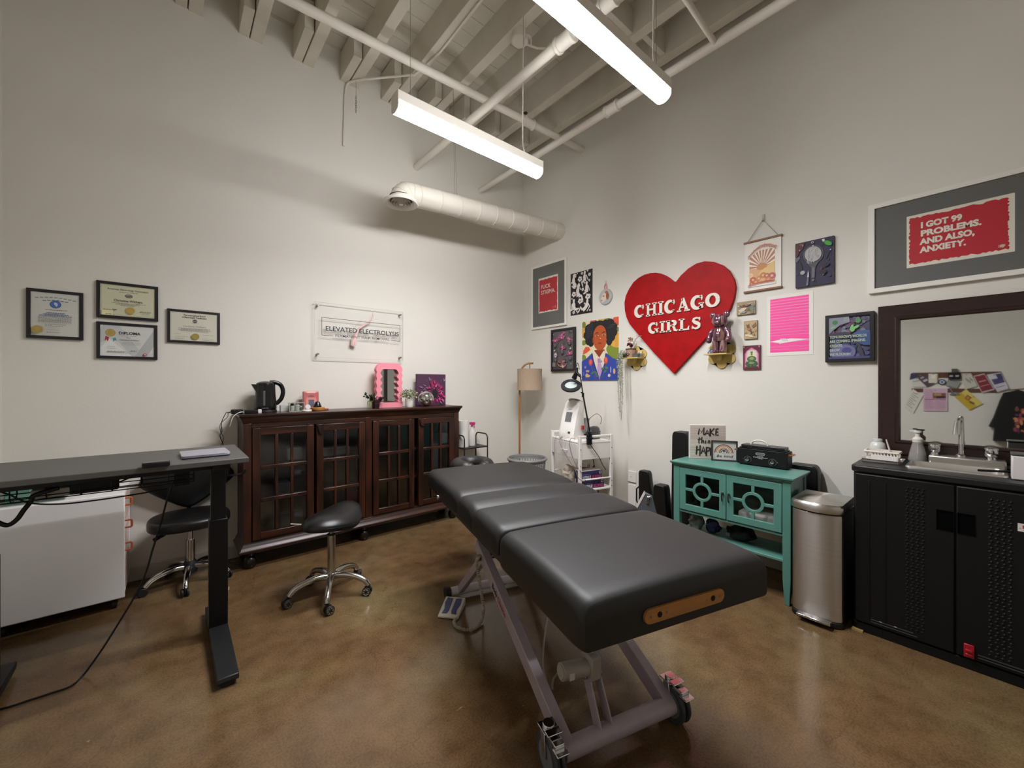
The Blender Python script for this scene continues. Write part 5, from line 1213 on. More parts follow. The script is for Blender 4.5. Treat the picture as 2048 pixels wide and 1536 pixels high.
# boxes of gloves on the lower shelf
def glove_box(label, x, y, z, s_, wob, rev):
    q = KW(x, y, z); t = thing('glove_box', label, 'box', q, KA + wob, 'boxes of gloves on the lower trolley shelf')
    MB().box(-.12, -.055, 0, .12, .055, .078).build('carton', M('carton_navy', '#2a2444', .5), t, bevel=.002)
    b = MB(); b.poly([(-.118, -.053, .0786), (.118, -.053, .0786), (.118, .053, .0786), (-.118, .053, .0786)]); b.build('carton_top', M('carton_white', '#cfccd2', .5), t)
    A = Art(.236, .074, P('#2a2444'), .0554, T=(0, 0, .039))
    A.R(0, 0, 1, .30, P('#37305c')); A.Pg([(0, .3), (.3, .3), (.18, .55), (0, .6)], P('#46418a'))
    A.Tx('NITRILE', .05, .92, .34, P('#d9d6e2'), align='LEFT', width=.40, bold=.0012); A.Tx('GLOVES', .50, .92, .34, P('#c2407f'), align='LEFT', width=.47, bold=.0012); A.R(.86, .08, .97, .42, P('#c9c6d0')); A.R(.885, .14, .945, .36, P('#37305c'))
    A.words(.2, .46, .40, .05, P('#9a97b4'))
    A.build('box_print', None, t, fix=False)
glove_box('navy NITRILE GLOVES box on the trolley shelf, upper of the two', .150, .085, zsf + .0815, 1, .05, 0)
glove_box('navy NITRILE GLOVES box on the trolley shelf, lower of the two', .165, .075, zsf + .001, 1, -.03, 0)
def blob(name, label, cat, loc, r, mat, nz=.12):
    b = MB(); b.ball((0, 0, r[2]), r, 34, 22); 
    from mathutils import noise
    sd_ = rnd.uniform(0, 50)
    for v in b.bm.verts:
        q_ = 1 + .34 * noise.noise(Vector((v.co.x / r[0] * 1.3 + sd_, v.co.y / r[1] * 1.3, v.co.z / r[2] * 1.3))) + .16 * noise.noise(Vector((v.co.x / r[0] * 4 + sd_, v.co.y / r[1] * 4, v.co.z / r[2] * 4)))
        v.co = Vector((v.co.x * q_, v.co.y * q_, max(0, (v.co.z - r[2]) * q_ + r[2]) if v.co.z > r[2] * .5 else v.co.z * .6))
    o = b.build(name, mat, None, loc=loc, ang=25); return tag(o, label, cat)
q = KW(.07, .30, zsf + .001); blob('cotton_bag', 'crumpled clear bag of cotton pads at the back of the trolley shelf', 'bag', q, (.06, .075, .085), M('cotton_cream', '#b6ab9c', .6, var=.2, vscale=20))
q = KW(.20, .24, zsf + .001); t = thing('brown_jar', 'amber brown jar behind the glove boxes on the trolley shelf', 'jar', q)
MB().lathe([(0, 0), (.04, 0), (.042, .01), (.042, .14), (.034, .158), (0, .158)], n=24).build('jar_body', M('amber_glass', '#7a4a26', .2), t); MB().lathe([(0, .158), (.038, .158), (.038, .185), (0, .185)], n=24).build('lid', whitep, t, bevel=.002)
q = KW(.29, .30, zsf + .001); t = thing('glass_jar', 'small glass jar of orange sticks beside the amber jar', 'jar', q)
MB().lathe([(0, 0), (.032, 0), (.034, .006), (.034, .11), (.031, .11), (.031, .006), (0, .006)], n=24).build('jar_body', clear, t)
b = MB()
for k in range(9): a = 2 * PI * k / 9; b.tube([(.012 * math.cos(a), .012 * math.sin(a), .008), (.024 * math.cos(a + .4), .024 * math.sin(a + .4), .15 + .01 * (k % 3))], .0022, 5)
b.build('stick', M('stick_wood', '#8a5a40', .6), t)['kind'] = 'stuff'
q = KW(.298, .165, zsf + .001); t = thing('cable_coil', 'black adapter with coiled cord at the right of the trolley shelf', 'adapter', q, KA)
MB().box(-.022, -.05, 0, .022, .01, .035).build('adapter_body', blackm, t, bevel=.006)
b = MB()
for k in range(4): b.tube([(.0 + .004 * k, .05 + .028 * math.cos(2 * PI * j / 18), .084 + (.05 + .008 * k) * math.sin(2 * PI * j / 18)) for j in range(18)], .0032, 6, loop=True)
b.tube(spline([(0, .012, .02), (-.01, .03, .012), (.0, .05, .012)], 5), .0032, 6); b.build('cable', blackm, t)
# cords hanging off the trolley
MACH, LAMP_ = bpy.data.objects['epilation_machine'], bpy.data.objects['magnifying_lamp']
def KC(own, label, pts, r, mat):
    bpy.context.view_layer.update(); inv = own.matrix_world.inverted()
    return note(MB().tube(spline([inv @ KW(*p) for p in pts], 8), r, 7).build('electrode_cord' if own is MACH else 'power_cord', mat, own), label)
grey = M('cord_grey', '#8c8782', .5); brn = M('cord_brown', '#5b4039', .5)
KC(MACH, 'thin grey electrode cord hanging at the left of the trolley drawer', [(.03, .38, .858), (-.012, .385, .864), (-.034, .39, .83), (-.036, .39, .70), (-.034, .39, .55), (-.04, .39, .50)], .0022, grey)
KC(MACH, 'pale electrode cord hanging straight down past the drawer handle', [(.05, .22, .858), (-.01, .20, .866), (-.06, .2, .83), (-.062, .2, .68), (-.06, .2, .56), (-.062, .2, .50)], .0024, M('cord_pale', '#b5a9a2', .5))
KC(MACH, 'reddish electrode cord crossing the drawer and falling to the shelf', [(.04, .30, .858), (-.012, .29, .866), (-.05, .27, .82), (-.05, .2, .74), (-.045, .10, .66), (-.04, .02, .60), (-.035, -.03, .53), (.02, -.06, .49)], .0024, brn)
KC(MACH, 'dark cord looping from the machine toward the glove boxes', [(.05, .16, .858), (-.012, .13, .866), (-.035, .12, .82), (-.035, .09, .74), (-.03, .04, .66), (.0, -.03, .57), (.03, -.05, .50)], .0024, brn)
KC(LAMP_, 'black cord hanging in front of the trolley from the lamp clamp to the shelf', [(.09, -.03, .85), (.10, -.04, .81), (.14, -.04, .76), (.19, -.035, .70), (.23, -.03, .63), (.27, -.02, .585), (.29, .0, .57)], .0034, blackm)
KC(MACH, 'twisted black cord falling beside the right rear post of the trolley', [(.33, .44, .858), (.372, .43, .866), (.395, .40, .80), (.392, .36, .66), (.40, .33, .52), (.39, .30, .40), (.41, .28, .28), (.40, .27, .12), (.42, .25, .008)], .0045, blackm)
# ================================================================ pictures on the art wall
def RP(loc, off=0.0):
    """pixel -> local (x right, z up) of a thing hung at loc on the right wall"""
    def g(px, py): p = onx(px, py, XR - off); return (loc.y - p.y, p.z - loc.z)
    return g
white, cream = P('#e6e2da'), P('#e9dcc0')
def sheet(name, label, cat, a, c, draw, paper, th=.0015, edge=None, off=0, art='print'):
    loc, w, h = on_wall('right', a, c, th); t = thing(name, label, cat, loc, RW)
    MB().box(-w / 2, -th, -h / 2, w / 2, -.0003, h / 2).build('sheet' if th < .005 else 'canvas', edge or P(paper), t, bevel=.001 if th > .004 else 0)
    A = Art(w, h, P(paper), th + .0002); draw(A); A.build(art, None, t, fix=False); return t
def rough(A, u0, v0, u1, v1, m, amp=.012, n=26):
    pts = [(u0 + (u1 - u0) * i / n, v0 + rnd.uniform(-amp, amp)) for i in range(n)] + [(u1 + rnd.uniform(-amp, amp) * .7, v0 + (v1 - v0) * i / n) for i in range(n)]
    pts += [(u1 - (u1 - u0) * i / n, v1 + rnd.uniform(-amp, amp)) for i in range(n)] + [(u0 + rnd.uniform(-amp, amp) * .7, v1 - (v1 - v0) * i / n) for i in range(n)]
    A.Pg(pts, m)
redp = P('#c3303b'); offw = P('#ece4dc')
def dS(A):
    A.R(.19, .195, .80, .775, offw); rough(A, .215, .225, .775, .755, redp, .008)
    A.Tx('FUCK', .27, .375, .062, offw, align='LEFT', bold=.0009, width=.30); A.Tx('STIGMA.', .27, .47, .062, offw, align='LEFT', bold=.0009, width=.44)
    A.R(.645, .70, .66, .725, P('#d98a88')); A.R(.70, .695, .735, .727, P('#dca09a')); A.D(.717, .71, .012, redp)
picture('framed_poster', 'white framed poster reading FUCK STIGMA on a red panel, nearest the corner', 'poster', 'right', (1062.5, 535.5), (1132, 649.5), .026, white_fr, .022, dS, P('#6e6c6a'))
# black and white figure print
def dB(A):
    w = P('#e2dcd6')
    def flower(u, v, r):
        for k in range(5):
            a = 2 * PI * k / 5 + .5; A.D(u + r * math.cos(a) * .62, v + r * math.sin(a) * .62 * A.w / A.h, r * .42, w, n=10)
        A.D(u, v, r * .22, inkK, n=8)
    for u, v, r in ((.44, .17, .10), (.16, .50, .10), (.45, .69, .10), (.80, .62, .11), (.54, .05, .05), (.88, .12, .06), (.58, .43, .06), (.16, .93, .06), (.33, .03, .03), (.08, .22, .035), (.88, .25, .04), (.67, .29, .035), (.09, .60, .03), (.92, .60, .03), (.68, .77, .035), (.05, .87, .035), (.33, .92, .035), (.92, .94, .035), (.43, .28, .03), (.82, .03, .035), (.9, .28, .02)): flower(u, v, r)
    def fig(head, body, limbs):
        A.D(*head, w, .062); A.Ln(body[0], body[1], w)
        for l, ww in limbs: A.Ln(l, ww, w, )
    fig((.20, .07, .055), ([(.2, .10), (.18, .17), (.20, .24), (.24, .30), (.27, .36)], [.09, .13, .12, .17, .10]), [([(.27, .36), (.18, .35), (.10, .30)], [.08, .06, .03]), ([(.28, .12), (.30, .06), (.22, .03)], [.05, .04, .05])])
    fig((.70, .06, .045), ([(.70, .10), (.68, .16), (.70, .20), (.68, .25)], [.08, .12, .13, .16]), [([(.68, .25), (.56, .27), (.60, .34), (.62, .39)], [.10, .07, .05, .02]), ([(.76, .12), (.82, .20), (.84, .24)], [.04, .035, .03])])
    fig((.42, .33, .07), ([(.40, .36), (.38, .43), (.38, .50), (.42, .57)], [.10, .14, .13, .20]), [([(.42, .57), (.55, .58), (.60, .66), (.62, .74)], [.12, .08, .06, .02]), ([(.48, .38), (.52, .44)], [.04, .03])])
    fig((.79, .31, .045), ([(.79, .34), (.78, .40), (.79, .45), (.76, .51)], [.07, .12, .12, .18]), [([(.78, .52), (.66, .54), (.64, .55)], [.07, .06, .03]), ([(.84, .37), (.90, .46), (.90, .50)], [.04, .03, .03])])
    fig((.20, .66, .05), ([(.20, .70), (.19, .76), (.20, .82), (.22, .87)], [.10, .17, .14, .20]), [([(.22, .87), (.35, .87), (.45, .86)], [.10, .08, .02]), ([(.12, .73), (.10, .82), (.09, .89)], [.04, .035, .04])])
    fig((.82, .73, .05), ([(.82, .76), (.79, .82), (.72, .88), (.62, .92)], [.10, .15, .13, .14]), [([(.60, .92), (.52, .84), (.44, .93), (.36, .97)], [.07, .07, .05, .03]), ([(.86, .79), (.92, .86), (.80, .96)], [.04, .04, .03])])
sheet('art_print', 'black art print of white figures and flowers, right of the white framed red poster', 'print', (1141.3, 548.6), (1185, 624.6), dB, '#1f1c1e')
# round portrait ornament
p = onx(1210.8, 593.5, XR - .012); t = thing('wall_ornament', 'round ceramic ornament painted with a woman in profile, hung by a pink ribbon', 'ornament', (XR, p.y, p.z), RW); g = RP(Vector((XR, p.y, p.z)), .012)
ro = .081; b = MB().at((0, 0, 0), (PI / 2, 0, 0)); b.lathe([(0, .001), (ro, .001), (ro + .003, .006), (ro, .012), (ro * .9, .014), (0, .014)], n=44); b.build('plate', M('plate_grey', '#a9aaa6', .35, var=.1, vscale=12), t, bevel=.001)
A = MB(); A.lay = .0145; L_ = lambda pts: [(u * ro, v * ro) for u, v in pts]
A.ink(P('#b1b6b4'), arc(0, 0, ro * .93, 0, 354, 40))
A.ink(P('#a86b4e'), L_([tuple(q) for q in spline([(-.12, .60), (.15, .74), (.42, .62), (.52, .3), (.55, -.05), (.48, -.42), (.28, -.52), (.1, -.3), (.1, .2), (-.1, .5)], 4)]))
A.ink(P('#dcc4b1'), L_([tuple(q) for q in spline([(-.15, .58), (-.42, .35), (-.50, .08), (-.72, -.22), (-.55, -.32), (-.58, -.45), (-.50, -.62), (-.3, -.66), (-.02, -.52), (.15, -.30), (.2, .1), (.05, .45)], 4)]))
A.line(P('#c79a80'), L_([(.12, .30), (.30, .0), (.28, -.40)]), .004); A.line(P('#4a382c'), L_([(-.42, .16), (-.28, .20), (-.12, .12)]), .004, taper=True); A.disc(P('#3d3a34'), -.25 * ro, .08 * ro, .008, .004); A.disc(P('#a5504c'), -.52 * ro, -.40 * ro, .008, .005); A.disc(P('#8f5a3c'), .36 * ro, .05 * ro, .02, .03); A.ink(P('#9db3b6'), L_([(-.3, -.66), (0, -.52), (.2, -.35), (.5, -.5), (.2, -.85), (-.2, -.88)]))
A.build('portrait', None, t, fix=False)
b = MB(); b.tube(spline([(-.012, -.006, ro - .004), (-.014, -.008, ro + .03), (.0, -.006, ro + .055), (.014, -.008, ro + .03), (.012, -.006, ro - .004)], 6), .006, 6); b.build('ribbon', M('ribbon_pink', '#cf8c8c', .6), t)
MB().box(-.006, -.012, ro + .045, .006, -.0005, ro + .085).build('clear_hook', M('clear_hook', '#d8d6cf', .2, alpha=.6), t, bevel=.003)
# dark floral framed print
def dD(A):
    for k in range(60): A.D(rnd.random() * .9 + .05, rnd.random() * .9 + .05, rnd.uniform(.04, .09), P(rnd.choice(['#5c5759', '#66605f', '#544b53', '#5f5a58', '#6b5a63'])), n=9)
    def fl(u, v, r, cs):
        for k in range(14): a = rnd.uniform(0, 6.28); q = rnd.uniform(.2, 1) * r; A.Pg([(u, v), (u + q * math.cos(a - .3), v + q * math.sin(a - .3) * .55), (u + 1.25 * q * math.cos(a), v + 1.25 * q * math.sin(a) * .55), (u + q * math.cos(a + .3), v + q * math.sin(a + .3) * .55)], P(rnd.choice(cs)))
    pk = ['#b04a78', '#c2648c', '#9a3a66', '#a85a80']
    for u, v, r in ((.47, .11, .15), (.45, .19, .17), (.15, .25, .13), (.84, .24, .13), (.5, .43, .15), (.85, .60, .13)): fl(u, v, r, pk); A.D(u, v, .03, P('#d79ab5'), n=8)
    for u, v in ((.15, .39), (.84, .36), (.5, .57), (.88, .74), (.18, .77)): A.D(u, v, .07, P('#3b3538'), n=12); A.D(u, v - .006, .035, P('#7b7074'), n=10); A.R(u - .06, v - .048, u + .06, v - .04, P('#a58f98'))
    for u, v in ((.14, .50), (.90, .48)): A.Pg([(u - .05, v + .01), (u, v - .02), (u + .05, v), (u, v + .03)], P('#c9b98f'))
    A.D(.19, .63, .07, P('#c9bfc4'), .085, n=16); A.Pg([(.12, .64), (.26, .64), (.19, .70)], P('#c9bfc4')); A.D(.165, .645, .022, inkK, .016, rot=-30); A.D(.215, .645, .022, inkK, .016, rot=30)
    fl(.5, .86, .20, ['#8c5a5a', '#a8787a', '#6d3f48', '#c4a39a']); A.line(P('#c9b0a0'), [A.S(*q) for q in ((.30, .85), (.36, .91), (.5, .94), (.66, .91), (.72, .85))], .006)
    A.R(.05, .82, .2, .93, P('#77756d')); A.R(.22, .82, .27, .96, P('#5e3a3a'))
    for u, v in ((.93, .05), (.93, .87), (.1, .08)): A.D(u, v, .02, P('#a9a5a8'), n=6)
picture('framed_print', 'black deep framed dark grey print with pink flowers and a small skull', 'print', 'right', (1101.5, 660), (1149.3, 741.5), .025, black_fr, .03, dD, P('#5d595b'), recess=.012)
# portrait print
def dP(A):
    pal = [('#c05a3e', .13, .05), ('#7f8436', .05, .06), ('#c79a3a', .55, -.0), ('#7f8436', .67, .02), ('#d35a43', .93, .05)]
    A.D(.32, .045, .10, P('#c95a48')); A.D(.05, .06, .06, P('#7b7f33'), .08); A.D(.54, .02, .09, P('#c99f3f')); A.D(.70, .02, .07, P('#77802f')); A.D(.95, .06, .11, P('#d4553c')); A.D(.03, .19, .06, P('#cf9a40'), .12); A.D(.05, .36, .08, P('#7f8a33'), .06); A.Pg([(.03, .50), (.1, .43), (.2, .44), (.24, .49), (.12, .54), (.02, .56)], P('#d4553c')); A.D(.04, .63, .08, P('#7b8233'), .09)
    for u, v, r in ((.78, .50, .10), (.88, .56, .12), (.93, .60, .10), (.80, .56, .09), (.97, .54, .08)): A.D(u, v, r, P('#7b8a2c'))
    A.D(.95, .36, .12, P('#d69a38'), .16); A.D(.98, .20, .04, P('#6b7038'), .05); A.D(.86, .42, .06, P('#dca548'))
    hair = P('#16151a')
    for u, v, r in ((.20, .14, .12), (.14, .24, .10), (.20, .33, .11), (.30, .10, .11), (.40, .08, .09), (.26, .38, .08), (.55, .09, .09), (.66, .09, .10), (.78, .10, .12), (.88, .15, .09), (.88, .24, .09), (.80, .30, .12), (.76, .38, .08), (.73, .2, .14), (.3, .22, .16), (.50, .12, .14)): A.D(u, v, r, hair, n=16)
    for k in range(9):
        u0, v0 = (.13, .12 + .035 * k) if k < 6 else (.72 + .05 * (k - 6), .16); A.line(P('#5c5a66'), [A.S(u0 + .03 * i, v0 + .012 * math.sin(i * 1.6) - .012 * i) for i in range(7)], .0022)
    sk, sk2 = P('#b34f1d'), P('#8d3a12')
    A.Pg([(.36, .50), (.64, .50), (.62, .62), (.50, .70), (.38, .62)], sk2)
    A.Pg([tuple(q) for q in spline([(.34, .20), (.42, .12), (.55, .10), (.66, .17), (.69, .30), (.66, .43), (.56, .50), (.45, .50), (.36, .43), (.33, .32), (.34, .20)], 4)], sk)
    A.Pg([(.30, .30), (.33, .29), (.35, .38), (.31, .38)], sk2)
    for u in (.43, .62): A.Pg([(u - .07, .235), (u, .205), (u + .06, .22), (u, .225)], P('#3a1a12')); A.D(u, .265, .05, P('#d7a86a'), .02); A.D(u, .27, .028, P('#3a1a12'), .012); A.Pg([(u - .06, .262), (u, .247), (u + .05, .258), (u, .256)], P('#3a1a12'))
    A.D(.525, .325, .03, P('#8d3a12'), .012); A.D(.53, .315, .014, P('#e2a784')); A.Pg([(.45, .395), (.51, .38), (.57, .395), (.51, .40)], P('#7a2c14')); A.Pg([(.46, .40), (.51, .405), (.57, .40), (.51, .425)], P('#a8491f'))
    for k in range(6): A.line(P('#5e240c'), [A.S(.39 + .045 * k, .54), A.S(.40 + .042 * k, .59)], .003)
    su = P('#2c429a')
    A.Pg([(.0, .68), (.14, .63), (.30, .545), (.36, .60), (.50, .98), (.50, 1.0), (0, 1.0)], su); A.Pg([(1.0, .69), (.86, .65), (.68, .56), (.62, .64), (.52, .98), (.50, 1.0), (1.0, 1.0)], su)
    A.Pg([(.31, .53), (.36, .51), (.50, .63), (.62, .52), (.66, .55), (.64, .72), (.51, .97), (.47, .90), (.35, .68)], P('#ddd0b6'))
    A.Pg([(.30, .545), (.35, .67), (.50, .98), (.33, .74)], P('#22357f')); A.Pg([(.67, .56), (.64, .72), (.51, .98), (.66, .74)], P('#22357f'))
    A.Pg([(.45, .645), (.53, .64), (.55, .72), (.46, .72)], P('#a583b4')); A.Pg([(.455, .725), (.55, .725), (.59, .82), (.51, .97), (.44, .83)], P('#b795c0')); A.Pg([(.55, .66), (.57, .70), (.55, .72)], inkK)
    for u, v, s_ in ((.26, .70, 1), (.68, .68, 1)): A.D(u, v, .055, P('#c9473f'), .075); A.D(u, v - .01, .03, P('#d96a58'), .05); A.line(P('#4d7250'), [A.S(u + .01, v + .06), A.S(u + (.1 if u < .5 else -.04), v + .20), A.S(u + (.16 if u < .5 else -.12), v + .30)], .0045)
    for u, v, r in ((.31, .88, 30), (.40, .87, -30), (.43, .92, -50), (.60, .81, 20), (.70, .80, -20), (.66, .86, 40)): A.D(u, v, .05, P('#4d7250'), .025, rot=r, n=10)
    pin = P('#d0a874'); A.Pg([(.11, .91), (.15, .88), (.2, .905), (.26, .92), (.24, .94), (.2, .95), (.12, .95)], pin); A.R(.13, .83, .22, .865, P('#c98f78')); A.D(.11, .78, .03, P('#9a7a9c')); A.R(.80, .79, .82, .88, P('#b9b4d2')); A.D(.90, .86, .028, pin, .06); A.D(.77, .925, .035, P('#d3bfae')); A.R(.055, .86, .07, .92, P('#7f88b8'))
    A.R(0, .985, 1, 1, P('#3c4586'))
sheet('art_print', 'colourful portrait print of a dark-haired person in a blue suit with roses', 'print', (1164.5, 644), (1237.5, 760), dP, '#dfd3ad')
# hanging sunburst print
T0 = onx(1487.5, 488, XR - .012); T1 = onx(1564.5, 573.5, XR - .012)
hw = (T0.y - T1.y); ztop, zbot = T0.z, (onx(1488.5, 585, XR - .012).z + T1.z) / 2
loc = Vector((XR, (T0.y + T1.y) / 2, (ztop + zbot) / 2)); t = thing('hanging_print', 'sunburst print hung between two wooden rails on a string', 'print', loc, RW); h = ztop - zbot
for z in (h / 2, -h / 2): b = MB(); b.box(-hw / 2, -.017, z - .0075, hw / 2, -.004, z + .0075); b.build('rail', M('walnut_rail', '#81573a', .5, var=.2, vscale=14, stretch=(.5, 5, 5)), t, bevel=.002)
pw, ph = hw * .945, h - .012
A = Art(pw, ph, P('#e4dfd6'), .0105)
orr, crm = P('#b5836a'), P('#eee0d0')
S0 = (.49, .545); A.R(.135, .20, .835, .86, orr)
for k in range(13):
    a = PI * (1.02 - .97 * k / 12 * 1.05); a0, a1 = a - .055, a + .055
    def lim(an):
        dx, dy = math.cos(an), -math.sin(an); tt = [9]
        if dx > 0: tt.append((.835 - S0[0]) / dx)
        if dx < 0: tt.append((.135 - S0[0]) / dx)
        if dy < 0: tt.append((.20 - S0[1]) / dy)
        q = min(x for x in tt if x > 0); return (S0[0] + dx * q, S0[1] + dy * q)
    A.Pg([S0, lim(a0), lim(a1)], crm)
A.Pg([(.10, .17), (.9, .17), (.9, .24), (.62, .175), (.4, .20), (.10, .33)], P('#e4dfd6'))
A.D(.49, .545, .145, P('#c08a58'), .13)
for pts, c in (([(.135, .55), (.3, .56), (.42, .60), (.6, .60), (.835, .50), (.835, .9), (.135, .9)], '#d3a47a'), ([(.45, .63), (.55, .58), (.62, .56), (.7, .50), (.835, .47), (.835, .70), (.5, .70), (.4, .69)], '#dcbb7e')): A.Pg(pts, P(c))
for u, v, r, c in ((.17, .68, .07, '#e0c79a'), (.24, .78, .09, '#b9614a'), (.40, .77, .08, '#c58a5c'), (.52, .72, .09, '#c27e50'), (.62, .74, .08, '#b86d52'), (.76, .76, .10, '#b5646a'), (.5, .82, .07, '#d9a878'), (.32, .84, .08, '#c47a5a'), (.66, .83, .08, '#c9865f'), (.2, .86, .06, '#b5644a')): A.D(u, v, r, P(c), n=12); A.D(u, v, r * .4, P('#ddb489'), n=8)
A.R(.12, .875, .86, .93, P('#e4dfd6'))
scr = P('#b9674a')
for k in range(26):
    u = .12 + .03 * k; v = .30 - .13 * math.sin(PI * min(1, k / 25)) - .004 * k; A.line(scr, [A.S(u + .018 * math.cos(q), v - .028 * math.sin(q) * (1.5 if k % 5 == 0 else 1)) for q in (0, 1.2, 2.4, 3.6, 4.8)], .0034)
for k in range(24):
    u = .13 + .03 * k; v = .905 - .02 * math.sin(PI * k / 23) - .0016 * k; A.line(scr, [A.S(u + .018 * math.cos(q), v - .024 * math.sin(q) * (1.5 if k % 6 == 0 else 1)) for q in (0, 1.2, 2.4, 3.6, 4.8)], .0034)
A.build('print', None, t, fix=False); MB().box(-pw / 2, -.0100, -ph / 2, pw / 2, -.0090, ph / 2).build('paper', P('#e4dfd6'), t)
g = RP(loc, .012); ap = g(1525.8, 439.5); MB().tube([(-hw / 2 + .028, -.010, h / 2 + .007), (ap[0], -.012, ap[1]), (hw / 2 - .028, -.010, h / 2 + .007)], .0022, 6).build('string', M('string_tan', '#8f8170', .8), t)
b = MB(); b.box(ap[0] - .009, -.009, ap[1] - .012, ap[0] + .009, -.0005, ap[1] + .042); b.tube([(ap[0], -.004, ap[1] - .006), (ap[0], -.02, ap[1] - .006), (ap[0], -.02, ap[1] + .008)], .004, 8); b.build('clear_hook', M('clear_hook', '#d8d6cf', .2, alpha=.6), t, bevel=.003)
# hand mirror painting
def dN(A):
    A.R(0, 0, 1, 1, P('#221c3c'))
    for k in range(40): A.D(rnd.random() * .94 + .03, rnd.random() * .94 + .03, rnd.uniform(.02, .05), P(rnd.choice(['#1d1834', '#262044', '#2b2550'])), n=8)
    A.Pg([(0, .02), (.26, .02), (.2, .16), (.12, .2), (.06, .30), (0, .31)], P('#4a2226')); A.D(.16, .05, .05, P('#8c4a48'), .02); A.D(.20, .08, .016, P('#d9c6c4')); A.D(.12, .17, .016, P('#c9b0b0'))
    A.Pg([(0, .33), (.12, .31), (.13, .36), (.06, .42), (0, .43)], P('#5c5c64')); A.Pg([(.03, .43), (.14, .42), (.2, .58), (.18, .66), (.08, .60)], P('#14121f')); A.D(.2, .68, .07, P('#8b8a92'), n=9); A.D(.2, .68, .05, P('#a3a2aa'), n=9)
    m1, m2 = P('#4b4b50'), P('#6b6b70')
    A.D(.48, .32, .265, m1, .30, n=40, rot=20); A.Pg([(.30, .46), (.66, .46), (.54, .60), (.52, .84), (.43, .84), (.43, .60)], m1); A.Pg([(.46, .60), (.50, .60), (.495, .82), (.455, .82)], m2)
    A.D(.48, .315, .235, P('#232326'), .268, n=40, rot=20); A.D(.475, .31, .215, P('#a9a8a8'), .245, n=40, rot=20)
    for k in range(26): u = .33 + .3 * rnd.random(); v = .16 + .3 * rnd.random(); A.line(P(rnd.choice(['#bdbcbc', '#939295', '#c6c5c5'])), [A.S(u, v), A.S(u - .012, v + rnd.uniform(.03, .08))], .0026)
    A.D(.465, .055, .035, P('#b9b9bf')); A.D(.465, .055, .022, P('#221c3c')); A.D(.48, .13, .018, P('#d9d9df')); A.D(.48, .88, .03, P('#8f8f95')); A.D(.48, .88, .017, P('#221c3c'))
    A.D(.86, .14, .115, P('#3aa02c'), .06, rot=-38); A.Pg([(.70, .04), (.76, .03), (.79, .07), (.74, .10)], P('#cfd3cc')); A.line(P('#2b2b30'), [A.S(.9, .30), A.S(.80, .46)], .005); A.D(.92, .29, .016, P('#d9d9df'))
    A.Pg([(.30, .98), (.33, .80), (.37, .80), (.355, .98)], P('#6f6e76')); A.Pg([(.325, .80), (.375, .80), (.37, .70), (.34, .70)], P('#b9b9bf')); A.Pg([(.34, .70), (.37, .70), (.358, .65)], P('#8b8a92'))
    A.D(.82, .60, .08, P('#110e1c'), .05, rot=30); A.D(.74, .74, .08, P('#0f0c16'), .075); A.D(.69, .66, .03, P('#5e2638'), .05); A.D(.74, .80, .025, P('#77757e'), .012)
sheet('hand_mirror_painting', 'navy canvas of a hand mirror with a bright green bottle, right of the hanging sunburst', 'painting', (1591, 488), (1668, 565), dN, '#221c3c', th=.018, edge=M('canvas_navy', '#1a1630', .6), art='painted_mirror')
# pink striped print
def dK(A):
    pk, wh = P('#f94fa0'), P('#efe6e4')
    x0, x1, y0, y1 = .075, .915, .055, .945
    A.R(x0, y0, x1, y1, P('#f0a3c6')); n = 19; hh = (y1 - y0) / n
    for k in range(n):
        v = y0 + hh * k
        if k in (14, 15): continue
        A.R(x0, v + hh * .0, x1, v + hh * .80, pk)
    v0 = y0 + hh * 14; A.Pg([(x0, v0 - hh * .2), (x1, v0 - hh * .2), (x1, v0 + hh * .8), (.55, v0 + hh * .2), (.33, v0 + hh * .35), (x0, v0 + hh * .9)], pk); A.Pg([(x0, v0 + hh * 2.2), (x1, v0 + hh * 2.2), (x1, v0 + hh * 1.3), (.45, v0 + hh * 1.75), (.3, v0 + hh * 1.9), (x0, v0 + hh * 1.2)], pk)
    A.Pg([(x0, v0 + hh * 1.0), (.30, v0 + hh * .5), (.52, v0 + hh * .35), (x1, v0 + hh * .95), (.52, v0 + hh * 1.55), (.36, v0 + hh * 1.8), (.22, v0 + hh * 1.5)], wh)
    for k in range(3): u = .33 + .045 * k; A.Pg([(u - .03, v0 + hh * .3), (u + .0, v0 + hh * .1), (u + .06, v0 + hh * 1.1), (u + .03, v0 + hh * 1.3)], P('#d9d4d2')); A.line(P('#9c9894'), [A.S(u + .01, v0 + hh * .35), A.S(u + .055, v0 + hh * 1.1)], .0012)
    A.Pg([(.26, v0 + hh * 1.5), (.30, v0 + hh * 2.1), (.34, v0 + hh * 1.9), (.33, v0 + hh * 1.4)], P('#d9d4d2'))
sheet('art_print', 'unframed white print with hot pink horizontal stripes', 'print', (1534, 594), (1626.3, 708.5), dK, '#e3dfd7')
